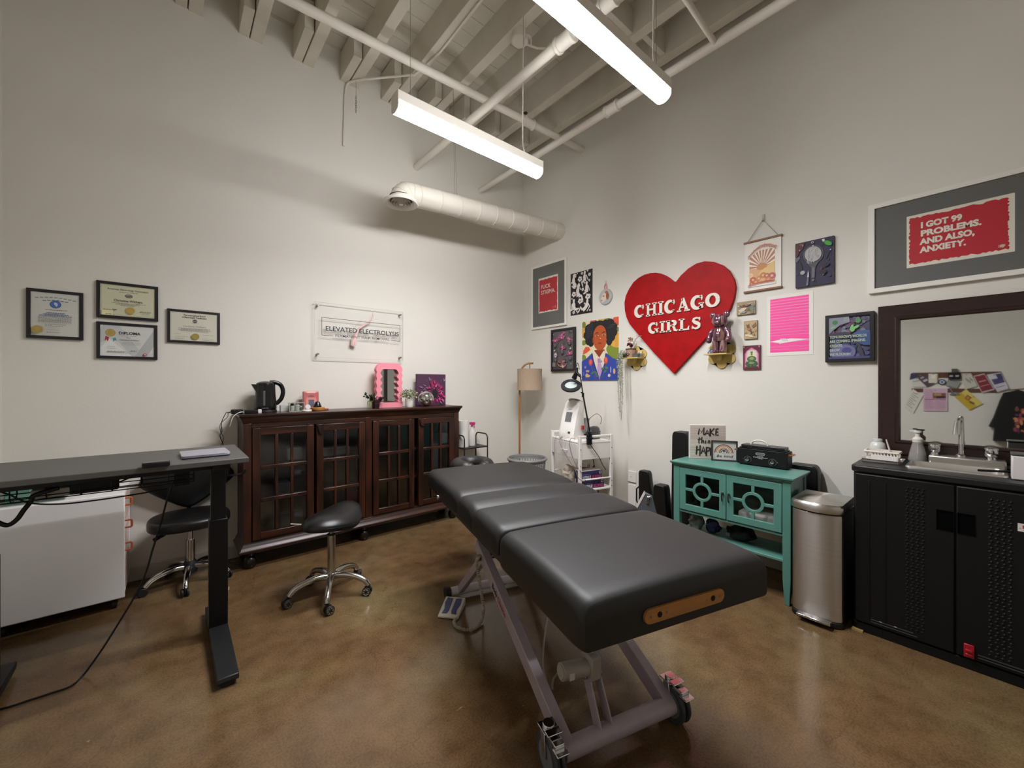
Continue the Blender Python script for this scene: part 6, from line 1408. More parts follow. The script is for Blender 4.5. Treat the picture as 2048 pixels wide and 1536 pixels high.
# three small plaques
def dq1(A):
    for k in range(50): A.D(rnd.uniform(.06, .94), rnd.uniform(.08, .92), rnd.uniform(.03, .08), P(rnd.choice(['#b3a184', '#8c7a5e', '#c9b795', '#6b5c48', '#7f8478', '#5f5347'])), n=8)
    A.Pg([(.30, .30), (.45, .22), (.52, .35), (.66, .30), (.60, .42), (.4, .46)], P('#7c3a2c')); A.Pg([(.1, .65), (.4, .45), (.6, .5), (.3, .85)], P('#d0c2a4')); A.D(.40, .80, .12, P('#8f92a0'), .06); A.Pg([(.7, .5), (.95, .4), (.9, .85), (.75, .8)], P('#6f7a6c')); A.line(P('#3b322a'), [A.S(.12, .2), A.S(.3, .4), A.S(.5, .42), A.S(.8, .25)], .004)
def dq2(A):
    A.R(.04, .03, .96, .97, P('#b79f76'))
    for k in range(26): A.D(rnd.uniform(.08, .92), rnd.uniform(.06, .94), rnd.uniform(.04, .09), P(rnd.choice(['#a98f66', '#c6b088', '#8a7350', '#9b7d5b'])), n=8)
    A.Pg([(.22, .30), (.20, .16), (.30, .22), (.40, .16), (.42, .30), (.55, .45), (.66, .70), (.58, .74), (.46, .58), (.30, .52)], P('#6b5238')); A.D(.38, .45, .13, P('#b06f52'), .10); A.Pg([(.1, .72), (.5, .76), (.8, .90), (.5, .90), (.08, .80)], P('#d8c9a4')); A.Pg([(.6, .3), (.9, .1), (.94, .3), (.7, .42)], P('#7d6242')); A.D(.86, .55, .09, P('#b98a70'), .12); A.line(P('#4a3a28'), [A.S(.45, .75), A.S(.72, .60), A.S(.85, .85)], .004)
def dq3(A):
    A.R(0, 0, 1, 1, P('#5e1830'))
    def arch(s_, c): A.Pg([(.5 - .40 * s_, .92), (.5 - .40 * s_, .35), (.5 - .30 * s_, .22), (.5, .5 - .42 * s_), (.5 + .30 * s_, .22), (.5 + .40 * s_, .35), (.5 + .40 * s_, .92)], P(c))
    arch(1, '#b8678a'); arch(.88, '#cf93a8'); arch(.76, '#d9b7ba'); arch(.62, '#d8cfb8')
    A.D(.5, .28, .075, P('#5f7a4a'), .05); A.R(.45, .30, .55, .42, P('#5f7a4a')); A.D(.5, .56, .27, P('#4c6a44'), .19); A.D(.5, .54, .13, P('#86a254'), .09); A.D(.5, .76, .36, P('#3d5a3f'), .20); A.D(.5, .72, .16, P('#93a86a'), .05); A.R(.14, .86, .86, .92, P('#4a4436'))
    for k in range(20): A.D(rnd.uniform(.18, .82), rnd.uniform(.66, .88), .03, P(rnd.choice(['#56703f', '#2f4a34', '#6b7f52'])), n=7)
    for u in (.07, .93): A.Pg([(u - .06, .03), (u + .06, .03), (u, .11)], P('#c08a9a'))
sheet('small_plaque', 'small landscape plaque with antique scene behind the figurine ear, topmost of three small plaques', 'plaque', (1473.2, 605.5), (1510.8, 626.6), dq1, '#9a8768', th=.014, edge=M('plaque_edge', '#4b3d30', .6), art='picture')
sheet('small_plaque', 'small upright tan plaque of an animal, middle one of three small plaques', 'plaque', (1488, 643), (1514.6, 676.8), dq2, '#9a7d55', th=.014, edge=M('plaque_edge', '#4b3d30', .6), art='picture')
sheet('small_plaque', 'small maroon plaque of a green figure under a pink arch, lowest of three small plaques', 'plaque', (1486, 692), (1521.3, 738.8), dq3, '#5e1830', th=.012, edge=M('plaque_maroon', '#3d1220', .5), art='picture')
# blue shadow box text print
def dW(A):
    for k in range(110):
        u, v = rnd.random(), rnd.random(); c = ['#3d3f63', '#474a72', '#57597c'] if v > .5 else ['#5a5470', '#64465e', '#6b4c62', '#6f7686']
        A.D(min(.93, max(.07, u)), min(.94, max(.06, v)), rnd.uniform(.04, .08), P(rnd.choice(c)), n=9)
    A.Pg([(0, 0), (.5, 0), (.52, .14), (.3, .18), (.12, .30), (0, .40)], P('#7f8794')); A.Pg([(.38, .0), (.5, .0), (.53, .13), (.36, .12)], P('#8f8f9a'))
    A.D(.16, .12, .07, P('#3f7d49')); A.D(.72, .12, .07, P('#4b8a4c')); A.D(.1, .24, .06, P('#86b06c'), .03, rot=25); A.D(.93, .55, .22, P('#35507f'), .20); A.D(.80, .40, .2, P('#3f5a88'), .06, rot=8)
    A.D(.35, .84, .32, P('#6a6590'), .24); A.D(.45, .80, .12, P('#43477f'), .09); A.Pg([(.5, .5), (.62, .58), (.75, .78), (.78, .96), (.88, .96), (.8, .74), (.7, .55)], P('#3b3742'))
    for u, v, r, rot in ((.57, .27, .10, 75), (.66, .27, .10, 30), (.60, .33, .06, 50)): A.D(u, v, r, P('#7ab873'), .04, rot=rot)
    A.D(.42, .345, .10, P('#77908a'), .018, rot=-8); A.Pg([(.0, .38), (.3, .36), (.55, .40), (.5, .44), (0, .44)], P('#3a3444'))
    tx = P('#a9b9a6')
    for k, (st, w_) in enumerate((("TOMORROW'S WORLDS", .90), ('ARE COMING. IMAGINE.', .88), ('CREATE.', .33), ('GROW.', .27), ('WE FLOURISH', .52))): A.Tx(st, .025, .50 + .105 * k, .058, tx, align='LEFT', bold=.0008, width=w_)
    A.R(0, .95, 1, 1, P('#3f4370'))
picture('framed_print', 'black framed violet blue print with lettering about tomorrow, beside the brown framed mirror', 'print', 'right', (1650.2, 631.6), (1748.5, 721.5), .022, black_fr, .032, dW, P('#4a4a66'), recess=.014)
# large poster above the mirror
def on_r(px, py): return onx(px, py, XR - .022)
oL, oT, oB = on_r(1736.8, 500).y, on_r(1736.8, 411.8).z, on_r(1736.8, 588).z
pl, pr_ = onx(1640 + 870 * .1992, 480, XR - .014).y, onx(1640 + 1957 * .1992, 480, XR - .014).y
iL = oL - .030; oR = pr_ - (iL - pl) - .030
loc = Vector((XR, (oL + oR) / 2, (oT + oB) / 2)); w, h = oL - oR, oT - oB
t = thing('framed_poster', 'large white framed grey poster reading I GOT 99 PROBLEMS AND ALSO ANXIETY above the mirror', 'poster', loc, RW)
bars(MB(), w, h, .03, -.024, -.0005).build('frame', white_fr, t, bevel=.002)
iw, ih = w - .056, h - .056
A = Art(iw, ih, P('#666463'), .014); g = RP(loc, .0145)
def zz(x, y): q = g(1640 + x * .1992, 320 + y * .1992); return (q[0] / iw + .5, .5 - q[1] / ih)
u0, v0 = zz(870, 572); _, v1 = zz(870, 1088); u1 = zz(1957, 600)[0]
A.R(u0, v0, u1, v1, P('#e8dfd2')); rough(A, u0 + .018, v0 + .035, u1 - .03, v1 - .04, P('#c01f30'), .010, 34)
for st, bl, tp, rt in (('I GOT 99', (1010, 684), 630, 1425), ('PROBLEMS.', (1010, 767), 713, 1620), ('AND ALSO,', (1006, 850), 796, 1562), ('ANXIETY.', (1006, 932), 878, 1475)):
    a_ = zz(*bl); b_ = zz(bl[0], tp); c_ = zz(rt, 700); A.Tx(st, a_[0], a_[1], (a_[1] - b_[1]), P('#ece2d6'), align='LEFT', bold=.0024, width=c_[0] - a_[0])
a_ = zz(1792, 885); b_ = zz(1870, 840)
for k in range(4): A.R(a_[0] + (b_[0] - a_[0]) * k / 4, min(a_[1], b_[1]) + .0, a_[0] + (b_[0] - a_[0]) * (k + .55) / 4, max(a_[1], b_[1]) - .012 * (k % 2), P('#d9a09c'))
A.D((a_[0] + b_[0]) / 2, (a_[1] + b_[1]) / 2, .014, P('#e2c0ba'), n=5)
A.build('print', None, t, fix=False)
b = MB(); b.box(-iw / 2, -.0185, -ih / 2, iw / 2, -.0172, ih / 2); b.build('glass_pane', glass, t)

# ================================================================ red heart
hp = []
Lz = [(1575, 425), (1535, 392), (1490, 362), (1440, 342), (1390, 334), (1330, 338), (1270, 355), (1210, 388), (1160, 432), (1115, 500), (1082, 570), (1068, 640), (1072, 720), (1088, 790), (1118, 856), (1165, 915)]
Rz = [(1347.5, 747.2), (1434, 652), (1450, 634), (1461, 616), (1468, 596), (1471.5, 574), (1468, 558), (1458.5, 541), (1445, 530), (1428, 523.5), (1409, 522.3), (1392, 527), (1376, 537), (1361, 551), (1352, 563)]
pix = [(1040 + x * .1953, 480 + y * .1953) for x, y in Lz] + [(1306, 704)] + Rz
p0 = onx(1350, 635, XR - .03); hl = Vector((XR, p0.y, p0.z)); g = RP(hl, .03)
t = thing('heart_sign', 'big red wooden heart sign with raised white CHICAGO GIRLS letters', 'sign', hl, RW)
b = MB(); b.prism([g(*q) for q in pix], -.03, -.001); b.build('heart_board', M('heart_red', '#a2060c', .5, var=.14, vscale=14, bump=.15, bscale=60, spec=.18), t, bevel=.003)
lw = M('letter_white', '#ded6c9', .45)
def ribbon(b, pts, ws, y0, y1):
    L, R = [], []
    n = len(pts)
    for i in range(n):
        a, c = Vector(pts[max(0, i - 1)]), Vector(pts[min(n - 1, i + 1)]); d = (c - a).normalized(); nm = Vector((-d.y, d.x)); w = ws[i] if isinstance(ws, list) else ws
        L.append(Vector(pts[i]) + nm * w / 2); R.append(Vector(pts[i]) - nm * w / 2)
    A = [[b.v((l.x, y1, l.y)), b.v((r.x, y1, r.y)), b.v((r.x, y0, r.y)), b.v((l.x, y0, l.y))] for l, r in zip(L, R)]; b.skin(A)
def glyph(b, ch, x, z, w, h, y0=-.041, y1=-.030):
    X = lambda u, v: (x + u * w, z + v * h)
    def rib(pts, ws): ribbon(b, [X(*p) for p in pts], [q * h for q in ws] if isinstance(ws, list) else ws * h, y0, y1)
    def bar(u0, v0, u1, v1): b.prism(rrect(x + u0 * w, z + v0 * h, x + u1 * w, z + v1 * h, .012 * h + .0005, 2), y0, y1)
    def el(a0, a1, ru, rv_, cu=.5, cv=.5, n=22): return [(cu + ru * math.cos(math.radians(a0 + (a1 - a0) * i / n)), cv + rv_ * math.sin(math.radians(a0 + (a1 - a0) * i / n))) for i in range(n + 1)]
    def wv(n, a, c): return [a + (c - a) * math.sin(PI * i / n) for i in range(n + 1)]
    if ch in 'CG':
        rib(el(48, 318, .38, .41), wv(22, .13, .29)); rib([(.82, .62), (.84, .78), (.80, .98)], [.05, .12, .09]); rib([(.66, .90), (.80, .82)], [.10, .16])
        if ch == 'G': bar(.70, .06, .92, .44); bar(.58, .36, 1.0, .46); rib([(.60, .10), (.78, .16)], [.10, .2])
        else: rib([(.70, .14), (.86, .24)], [.14, .05])
    elif ch == 'O': rib(el(0, 360, .37, .40, n=36), [.15 + .13 * abs(math.cos(math.radians(10 * i))) for i in range(37)])
    elif ch == 'H':
        for u in (.05, .63): bar(u + .06, .03, u + .26, .97); bar(u - .04, .0, u + .36, .13); bar(u - .04, .87, u + .36, 1.0)
        bar(.28, .43, .72, .57)
    elif ch == 'I': bar(.26, .03, .74, .97); bar(.0, 0, 1, .13); bar(0, .87, 1, 1)
    elif ch == 'A':
        rib([(.15, .06), (.46, .95)], .10); rib([(.44, .97), (.78, .06)], .24); bar(.26, .27, .66, .37); bar(-.02, 0, .32, .12); bar(.58, 0, 1.02, .12)
    elif ch == 'R':
        bar(.10, .03, .34, .97); bar(0, 0, .45, .13); bar(0, .87, .5, 1); rib([(.36, .93)] + el(88, -88, .30, .20, .50, .725, 14) + [(.36, .50)], [.12] + [.13 + .14 * math.sin(PI * i / 14) for i in range(15)] + [.10]); rib([(.50, .52), (.68, .38), (.76, .12), (.92, .06), (1.02, .12)], [.10, .2, .22, .14, .06])
    elif ch == 'L': bar(.14, .03, .40, .97); bar(0, .87, .54, 1); bar(0, 0, .95, .13); rib([(.78, .06), (.88, .16), (.94, .36)], [.14, .14, .06])
    elif ch == 'S':
        rib([(.80, .80), (.66, .91), (.48, .93), (.28, .86), (.22, .72), (.36, .59), (.60, .48), (.76, .36), (.76, .20), (.60, .08), (.42, .06), (.24, .12), (.14, .24)], [.10, .13, .16, .2, .24, .28, .30, .28, .24, .2, .16, .13, .10]); rib([(.80, .66), (.83, .80), (.80, .97)], [.04, .10, .07]); rib([(.14, .02), (.12, .16), (.14, .33)], [.06, .10, .04])
gL = RP(hl, .041)
def Zc(x, y): return gL(1040 + x * .1953, 480 + y * .1953)
cx0, cx1 = Zc(1172, 740)[0], Zc(2045, 640)[0]; cz0, cz1 = Zc(1345, 778)[1], Zc(1345, 645)[1]
ws = [('C', 1.02), ('H', 1.05), ('I', .52), ('C', 1.0), ('A', 1.05), ('G', 1.05), ('O', 1.08)]; tot = sum(w for _, w in ws) + .10 * 6; k = (cx1 - cx0) / tot; x = cx0
for ch, w in ws:
    b = MB(); glyph(b, ch, x, cz0, w * k, cz1 - cz0); b.build('letter', lw, t, bevel=.0015); x += (w + .10) * k
gx0, gx1 = Zc(1312, 900)[0], Zc(1860, 850)[0]; gz0, gz1 = Zc(1460, 948)[1], Zc(1460, 832)[1]
ws = [('G', 1.02), ('I', .50), ('R', 1.05), ('L', .95), ('S', .90)]; tot = sum(w for _, w in ws) + .10 * 4; k = (gx1 - gx0) / tot; x = gx0
for ch, w in ws:
    b = MB(); glyph(b, ch, x, gz0, w * k, gz1 - gz0); b.build('letter', lw, t, bevel=.0015); x += (w + .10) * k

# ================================================================ flower shelves and what stands on them
yel = M('shelf_yellow', '#cdb46a', .5, var=.03, vscale=20)
def flower_shelf(label, px, py):
    p = onx(px, py, XR - .01); t = thing('flower_shelf', label, 'shelf', (XR, p.y, p.z), RW, 'yellow flower wall shelves')
    R0, r0 = .076, .042; b = MB()
    pts = []
    for k in range(6):
        c = math.radians(-90 + 60 * k); cx, cz = R0 * math.cos(c), R0 * math.sin(c)
        for i in range(-6, 7): a = c + math.radians(i * 16); pts.append((cx + r0 * math.cos(a), cz + r0 * math.sin(a)))
    b.prism(pts, -.012, -.0005); b.build('flower_back', yel, t, bevel=.002)
    MB().box(-.095, -.125, -.010, .085, -.0122, .0).build('shelf_board', yel, t, bevel=.002)
    b = MB(); b.prism([(-.014, -.0105), (.014, -.0105), (.010, -.05), (-.010, -.05)], -.07, -.0122); b.build('bracket', yel, t, bevel=.002)
    return t, Vector((XR, p.y, p.z))
def SH(o, x, y, z=0.0005): return Vector((XR + y, o.y - x, o.z + z))
s1, o1 = flower_shelf('yellow flower-shaped wall shelf left of the red heart tip, holding the face planter', 1273, 716)
s2, o2 = flower_shelf('yellow flower-shaped wall shelf right of the red heart tip, holding the bear figurine', 1443, 708)
# trailing plant
q = SH(o1, -.078, -.085); t = thing('trailing_plant', 'string of wispy grey green trailing plant hanging over the left flower shelf', 'plant', q, RW)
b = MB(); b.lathe([(0, 0), (.018, 0), (.022, .03), (0, .03)], n=16); b.build('pot', M('pot_dark', '#4a4a40', .6), t)
b = MB(); strands = []
for k in range(9):
    x0, y0_ = rnd.uniform(-.03, .03), rnd.uniform(-.02, .01); L_ = rnd.uniform(.22, .60)
    st = spline([(x0 * .5, 0, .03), (x0 - .018, -.030 + y0_, .045), (x0 - .022, -.052 + y0_, -.02), (x0 * 1.1 - .018, -.052 + y0_, -L_ * .5), (x0 * .6 - .012, -.050 + y0_, -L_)], 12); strands.append(st); b.tube(st, .0012, 4)
b.build('stems', M('stem_grey', '#7b7f6c', .7), t)
b = MB(); lgs = [M('leaf_grey_green', '#a3aa98', .7), M('leaf_silver', '#d3d4c8', .7), M('leaf_deep', '#6d775c', .7)]
for st in strands:
    for p in st:
        for j in range(3 if p.z > -.25 else 1): b.use(rnd.choice(lgs)); leaf(b, p + rv() * .004, rv() + Vector((0, 0, -.3)), rv(), rnd.uniform(.010, .020), .0032)
for k in range(60): b.use(rnd.choice(lgs)); leaf(b, Vector((rnd.uniform(-.03, .02), rnd.uniform(-.05, .02), rnd.uniform(.03, .07))), rv(), rv(), .018, .0035)
b.build('foliage', None, t, fix=False)['kind'] = 'stuff'
# face planter with blossoms
q = SH(o1, -.025, -.068); t = thing('face_planter', 'painted face planter with cream and maroon blossoms on the left flower shelf', 'planter', q, RW)
b = MB(); b.lathe([(0, 0), (.036, 0), (.044, .02), (.048, .05), (.046, .085), (.042, .085), (.042, .06), (0, .06)], n=28); b.build('pot', M('pot_flesh', '#a98672', .4, var=.25, vscale=18), t)
b = MB(); b.at((-.006, -.0455, .032), (PI / 2, 0, 0)); b.use(P('#2c2220')); b.lathe([(0, -.004), (.014, -.003), (.012, .003), (0, .004)], n=18, sx=1.5); b.at((.0, -.0495, .032), (PI / 2, 0, 0)); b.use(P('#d9d2c8')); b.lathe([(0, -.001), (.006, -.001), (0, .003)], n=12); b.build('painted_eye', None, t)
b = MB(); b.lathe([(.047, .076), (.050, .078), (.050, .088), (.044, .088)], n=28); b.build('pot_rim', M('pot_brown', '#4a3a30', .5), t)
b = MB(); 
for e_ in ((-.012, 0, .15), (.012, -.005, .11), (.0, 0, .19), (.05, .01, .16), (.075, .012, .20)): b.tube(spline([(0, 0, .06), (e_[0] * .3, e_[1], e_[2] * .7), e_], 4), .0015, 5)
b.tube(spline([(.0, 0, .06), (.02, 0, .13), (.045, .01, .18), (.10, .02, .205)], 5), .0014, 5); b.build('stems', M('stem_brown', '#5c4a38', .7), t)
def blossom(name, c, r, cols, n=12):
    b = MB()
    for k in range(n):
        b.use(P(rnd.choice(cols))); d = rv() + Vector((0, -.6, .2)); leaf(b, Vector(c), d, rv(), r, r * .36)
    b.build(name, None, t, fix=False)
blossom('cream_blossom', (.0, -.01, .172), .034, ['#d8b79c', '#e0c8ae', '#c99f84'], 18)
blossom('maroon_blossom', (-.014, -.012, .125), .026, ['#6d1526', '#851c30', '#4d0d1a'], 14); blossom('maroon_blossom', (.018, -.012, .118), .028, ['#6d1526', '#851c30', '#4d0d1a'], 14)
for c in ((.066, .006, .205), (.083, .01, .202), (.10, .012, .198), (.06, 0, .15)): blossom('pale_blossom', c, .013, ['#e3c9c4', '#d9b0ac', '#eee2dc'], 9)
q = SH(o1, .038, -.075); t = thing('glass_dish', 'small blue grey glossy dish in the middle of the left flower shelf', 'dish', q, RW)
b = MB(); b.lathe([(0, 0), (.022, 0), (.036, .018), (.040, .034), (.036, .034), (.030, .016), (0, .008)], n=28, sy=.8); b.build('bowl', M('dish_blue', '#5d6b78', .18), t); b = MB(); b.tube(spline([(.034, 0, .028), (.055, 0, .034), (.058, 0, .018), (.036, 0, .012)], 5), .004, 8); b.build('handle', M('dish_blue', '#5d6b78', .18), t)
q = SH(o1, .062, -.045); t = thing('small_figurine', 'little cream and orange figurine card at the right end of the left flower shelf', 'figurine', q, RW)
b = MB(); b.box(-.022, -.008, 0, .022, .006, .062); b.build('card_body', M('card_cream', '#cfb493', .6), t, bevel=.003)
A = Art(.04, .058, P('#d5bd9c'), .0084, T=(0, 0, .031)); A.D(.35, .3, .16, P('#7a5236')); A.Pg([(.2, .5), (.6, .3), (.8, .6), (.5, .9), (.25, .8)], P('#c98f5e')); A.R(.65, .1, .8, .9, P('#e6d5bd')); A.D(.45, .6, .14, P('#9a5f3c')); A.build('picture', None, t, fix=False)
# bear figurine
q = SH(o2, .018, -.090); t = thing('bear_figurine', 'glossy purple bronze bear figurine standing on the right flower shelf', 'figurine', q, RW)
def bearmat():
    m = M('bear_lustre', '#5a3a4c', .14, .35, coat=.6); nt = m.node_tree; bs = nt.nodes['Principled BSDF']
    tc = nt.nodes.new('ShaderNodeTexCoord'); mp = nt.nodes.new('ShaderNodeMapping'); mp.inputs['Scale'].default_value = (26, 26, 4); n = nt.nodes.new('ShaderNodeTexNoise'); n.inputs['Scale'].default_value = 1.6; n.inputs['Distortion'].default_value = 1.2
    r = nt.nodes.new('ShaderNodeValToRGB'); e = r.color_ramp.elements; e[0].position = .3; e[0].color = lin('#3a2740'); e[1].position = .75; e[1].color = lin('#c09aac'); k = e.new(.5); k.color = lin('#744a5c'); k = e.new(.6); k.color = lin('#94705f')
    nt.links.new(tc.outputs['Object'], mp.inputs[0]); nt.links.new(mp.outputs[0], n.inputs[0]); nt.links.new(n.outputs['Fac'], r.inputs[0]); nt.links.new(r.outputs[0], bs.inputs['Base Color']); return m
bm_ = bearmat()
b = MB(); b.lathe([(0, .095), (.044, .096), (.052, .115), (.052, .15), (.044, .19), (.032, .212), (0, .218)], n=28, sy=.8); b.ball((0, -.012, .145), (.036, .036, .044)); b.build('torso', bm_, t, ang=60)
b = MB(); b.lathe([(0, .205), (.03, .208), (.052, .228), (.060, .255), (.056, .285), (.038, .308), (0, .316)], n=32, sy=.88); b.ball((0, -.050, .242), (.026, .016, .020), 18, 10); hd_ = b.build('head', bm_, t, ang=60)
for s_ in (-1, 1):
    b = MB(); b.ball((s_ * .052, .0, .308), (.027, .012, .027), 20, 10); b.build('ear', bm_, hd_, ang=60)
    b = MB(); b.tube(spline([(s_ * .046, 0, .196), (s_ * .066, -.004, .165), (s_ * .076, -.012, .125), (s_ * .074, -.022, .105)], 5), [.018] * 4 + [.0205] * 8 + [.022] * 4, 16); b.ball((s_ * .074, -.022, .104), .0215, 14, 8); b.build('arm', bm_, t, ang=60)
    b = MB(); b.lathe([(0, 0), (.024, 0), (.029, .006), (.029, .03), (.026, .06), (.028, .10), (0, .112)], c=(s_ * .027, 0, 0), n=24, sy=1.0); b.ball((s_ * .027, -.014, .0146), (.027, .030, .0145), 18, 10); b.build('leg', bm_, t, ang=60)
q = SH(o2, -.066, -.06); t = thing('photo_card', 'tiny dark blue and white photo card left of the bear on the right flower shelf', 'card', q, RW - .15)
b = MB(); b.box(-.024, -.004, 0, .024, .004, .045); b.build('card_body', M('card_blue', '#3b4a5c', .4), t, bevel=.001)
A = Art(.046, .043, P('#46566a'), .0043, T=(0, 0, .0225)); A.Pg([(0, 0), (.5, 0), (.2, .5), (0, .6)], P('#c9ccd0')); A.Pg([(.5, .4), (.9, .2), (1, .6), (.7, .7)], P('#8795a4')); A.Pg([(.1, .75), (.4, .5), (.55, .7), (.3, .95)], P('#b58a8c')); A.build('picture', None, t, fix=False)
# ================================================================ brown framed mirror over the sink
MT = .035
def onm(px, py): return onx(px, py, XR - MT)
yL = onm(1756, 700).y; zT = onm(1756, 614).z; yI = onm(1800.5, 700).y; zIT, zIB = onm(1800.5, 640).z, onm(1800.5, 880).z
fwm = yL - yI; zB = .945; hgt = zT - zB; wid = 1.15
loc = Vector((XR, yL - wid / 2, (zT + zB) / 2)); t = thing('wall_mirror', 'large mirror with a wide dark brown frame above the sink counter', 'mirror', loc, RW)
b = MB(); o_ = [(-wid / 2, -hgt / 2), (wid / 2, -hgt / 2), (wid / 2, hgt / 2), (-wid / 2, hgt / 2)]
top_in, bot_in = zT - zIT, max(.05, zIB - zB)
def insq(k): return [(-wid / 2 + fwm * k, -hgt / 2 + bot_in * k), (wid / 2 - fwm * k, -hgt / 2 + bot_in * k), (wid / 2 - fwm * k, hgt / 2 - top_in * k), (-wid / 2 + fwm * k, hgt / 2 - top_in * k)]
rings = [[b.v((x, y, z)) for x, z in insq(k)] for k, y in ((0, -.001), (0, -MT), (.06, -MT - .004), (.75, -MT + .004), (.82, -MT), (.93, -MT + .002), (1, -.014), (1, -.001))]
b.skin(rings, loop=True); b.build('frame', M('mirror_frame_brown', '#271210', .32, var=.35, vscale=12, stretch=(1, 1, 5), coat=.2), t, ang=20)
b = MB(); p_ = insq(.985); b.prism(p_, -.013, -.009); b.build('mirror_glass', M('mirror_silver', '#dfe3e2', .02, 1.0), t)
# ================================================================ sink cabinet
FX, SY0, SY1, ZC = 2.955, .505, -.295, .925
kp = M('cabinet_plastic', '#0b0b0c', .5, spec=.3, bump=.12, bscale=260)
CW = SY0 - SY1; CD = XR - .012 - FX
t = thing('sink_cabinet', 'black plastic utility cabinet with woven texture doors below the sink', 'cabinet', (FX, SY0, 0), RW)
b = MB(); r = .035
out = arc(CW - r, r, r, -90, 0, 5) + [(CW, CD), (0, CD)] + arc(r, r, r, 180, 270, 5)
b.slab([(x, y) for x, y in [(x, y + .0) for x, y in out]], .055, .885); CARC = b.build('carcass', kp, t, bevel=.003)
b = MB(); b.slab([(x + (-.006 if x < CW / 2 else .006), y - .006 if y < CD / 2 else y) for x, y in out], .0, .05); b.build('plinth', kp, t, bevel=.006)
b = MB(); b.slab([(x + (-.008 if x < CW / 2 else .008), y - .012 if y < CD / 2 else y) for x, y in out], .888, ZC); WTOP = b.build('worktop', M('worktop_black', '#0c0c0d', .42, bump=.1, bscale=300), t, bevel=.008, seg=3)
split = SY0 - onx(1911, 1100, FX).y
for k, (xa, xb) in enumerate(((.012, split - .0025), (split + .0025, CW - .012))):
    b = MB(); b.box(xa, -.016, .058, xb, .002, .882); dr = b.build('door', kp, t, bevel=.006, seg=2)
    w_ = xb - xa
    pa, pb = [SY0 - onx(q, 1100, FX - .016).y for q in ((1811, 1853), (1977, 2030))[k]]
    b = MB(); rows = 46; cols = 4
    for i in range(rows):
        for j in range(cols):
            z = .10 + (.845 - .10) * (i + .5) / rows; x = pa + (pb - pa) * (j + (.5 if i % 2 else .25)) / cols
            dx, dz = (pb - pa) / cols * .40, .0072
            c = b.v((x, -.0205, z + .002)); q = [b.v((x - dx, -.0158, z)), b.v((x, -.0158, z - dz)), b.v((x + dx, -.0158, z)), b.v((x, -.0158, z + dz))]
            for m in range(4): b.f([q[m], q[(m + 1) % 4], c])
    b.build('weave_relief', kp, dr, ang=20)
    b = MB()
    for x in ((xa + .06, xa + .125) if k == 0 else (xb - .05, xb - .11)): b.box(x, -.0185, .09, x + .006, -.0155, .85)
    b.build('groove_rib', kp, dr, bevel=.001)
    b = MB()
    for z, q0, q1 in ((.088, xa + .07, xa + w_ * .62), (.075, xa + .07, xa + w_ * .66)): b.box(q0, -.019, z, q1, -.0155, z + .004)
    b.build('scuff_highlight_lip', M('scuff_highlight_grey', '#39393c', .6), dr)  # paler strips paint the groove highlight along with the scuffs
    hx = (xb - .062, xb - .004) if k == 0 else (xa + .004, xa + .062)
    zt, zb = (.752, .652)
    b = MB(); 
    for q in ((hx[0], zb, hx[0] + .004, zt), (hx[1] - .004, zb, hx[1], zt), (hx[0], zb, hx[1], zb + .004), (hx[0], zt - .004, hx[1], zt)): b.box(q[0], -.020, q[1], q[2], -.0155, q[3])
    b.box(hx[0], -.0166, zb, hx[1], -.0158, zt); b.build('handle_recess', M('recess_shade_black', '#030304', .7, spec=.05), dr)  # flat black plate; the shade of the hollow is put into its colour
lp = onx(1938, 1302, FX - .02); b = MB(); x = SY0 - lp.y; b.box(x - .017, -.026, lp.z - .032, x + .017, -.016, lp.z + .032); b.build('latch', M('latch_red', '#a01626', .35), t, bevel=.003)
b = MB(); b.box(x - .012, -.034, lp.z - .002, x + .012, -.026, lp.z + .010); b.box(x - .012, -.030, lp.z - .022, x + .012, -.026, lp.z - .012); b.build('latch_tab', M('latch_red', '#a01626', .35), t, bevel=.002)
lp = onx(2046, 1056, FX - .02); x = SY0 - lp.y; A = Art(.05, .036, P('#d9d3d0'), .0166, T=(x + .01, 0, lp.z)); A.R(.28, .2, .6, .62, P('#b01c44')); A.words(.3, .9, .74, .07, P('#a9485a')); A.D(.12, .6, .04, P('#8f8a88')); A.build('maker_badge', None, t, fix=False)
# white scuff marks
b = MB(); b.lay = .0205
for px, py in ((1761, 1244), (1791, 1254)): q = onx(px, py, FX - .02); b.disc(P('#b9b4a9'), SY0 - q.y, q.z, .006, .0022)
b.build('paint_scuff', None, t, fix=False)
q = onz(1718, 1271, 0); tag(MB().box(-.028, -.012, 0, .02, .012, .010).build('wood_shim', M('shim_wood', '#a68a50', .7), None, loc=(FX - .012, SY0 - .028, .0), rotz=RW), 'small pale wood shim under the front corner of the sink cabinet', 'shim')
# ---------------------------------------------------------------- sink and tap
def brushed(name, hexc='#a9a6a1', rough=.3):
    if name in _M: return _M[name]
    m = M(name, hexc, rough, 1.0, var=.06, vscale=3, stretch=(.6, .6, 60)); nt = m.node_tree; bs = nt.nodes['Principled BSDF']
    tg = nt.nodes.new('ShaderNodeTangent'); tg.direction_type = 'RADIAL'; tg.axis = 'Z'; nt.links.new(tg.outputs[0], bs.inputs['Tangent']); bs.inputs['Anisotropic'].default_value = .8; bs.inputs['Anisotropic Rotation'].default_value = .25
    return m
ssm = M('stainless_steel', '#cfccc6', .28, .9, var=.05, vscale=4)
ys0, ys1, xs0, xs1 = .305, -.058, 3.085, 3.43
t = thing('sink', 'stainless steel drop-in sink basin set into the black cabinet top', 'sink', (xs0, ys0, ZC), RW)
sw, sd = ys0 - ys1, xs1 - xs0
b = MB()
def rr3(x0, y0, x1, y1, r, z): return [b.v((x, y, z)) for x, y in rrect(x0, y0, x1, y1, r, 5)]
bd_ = .236
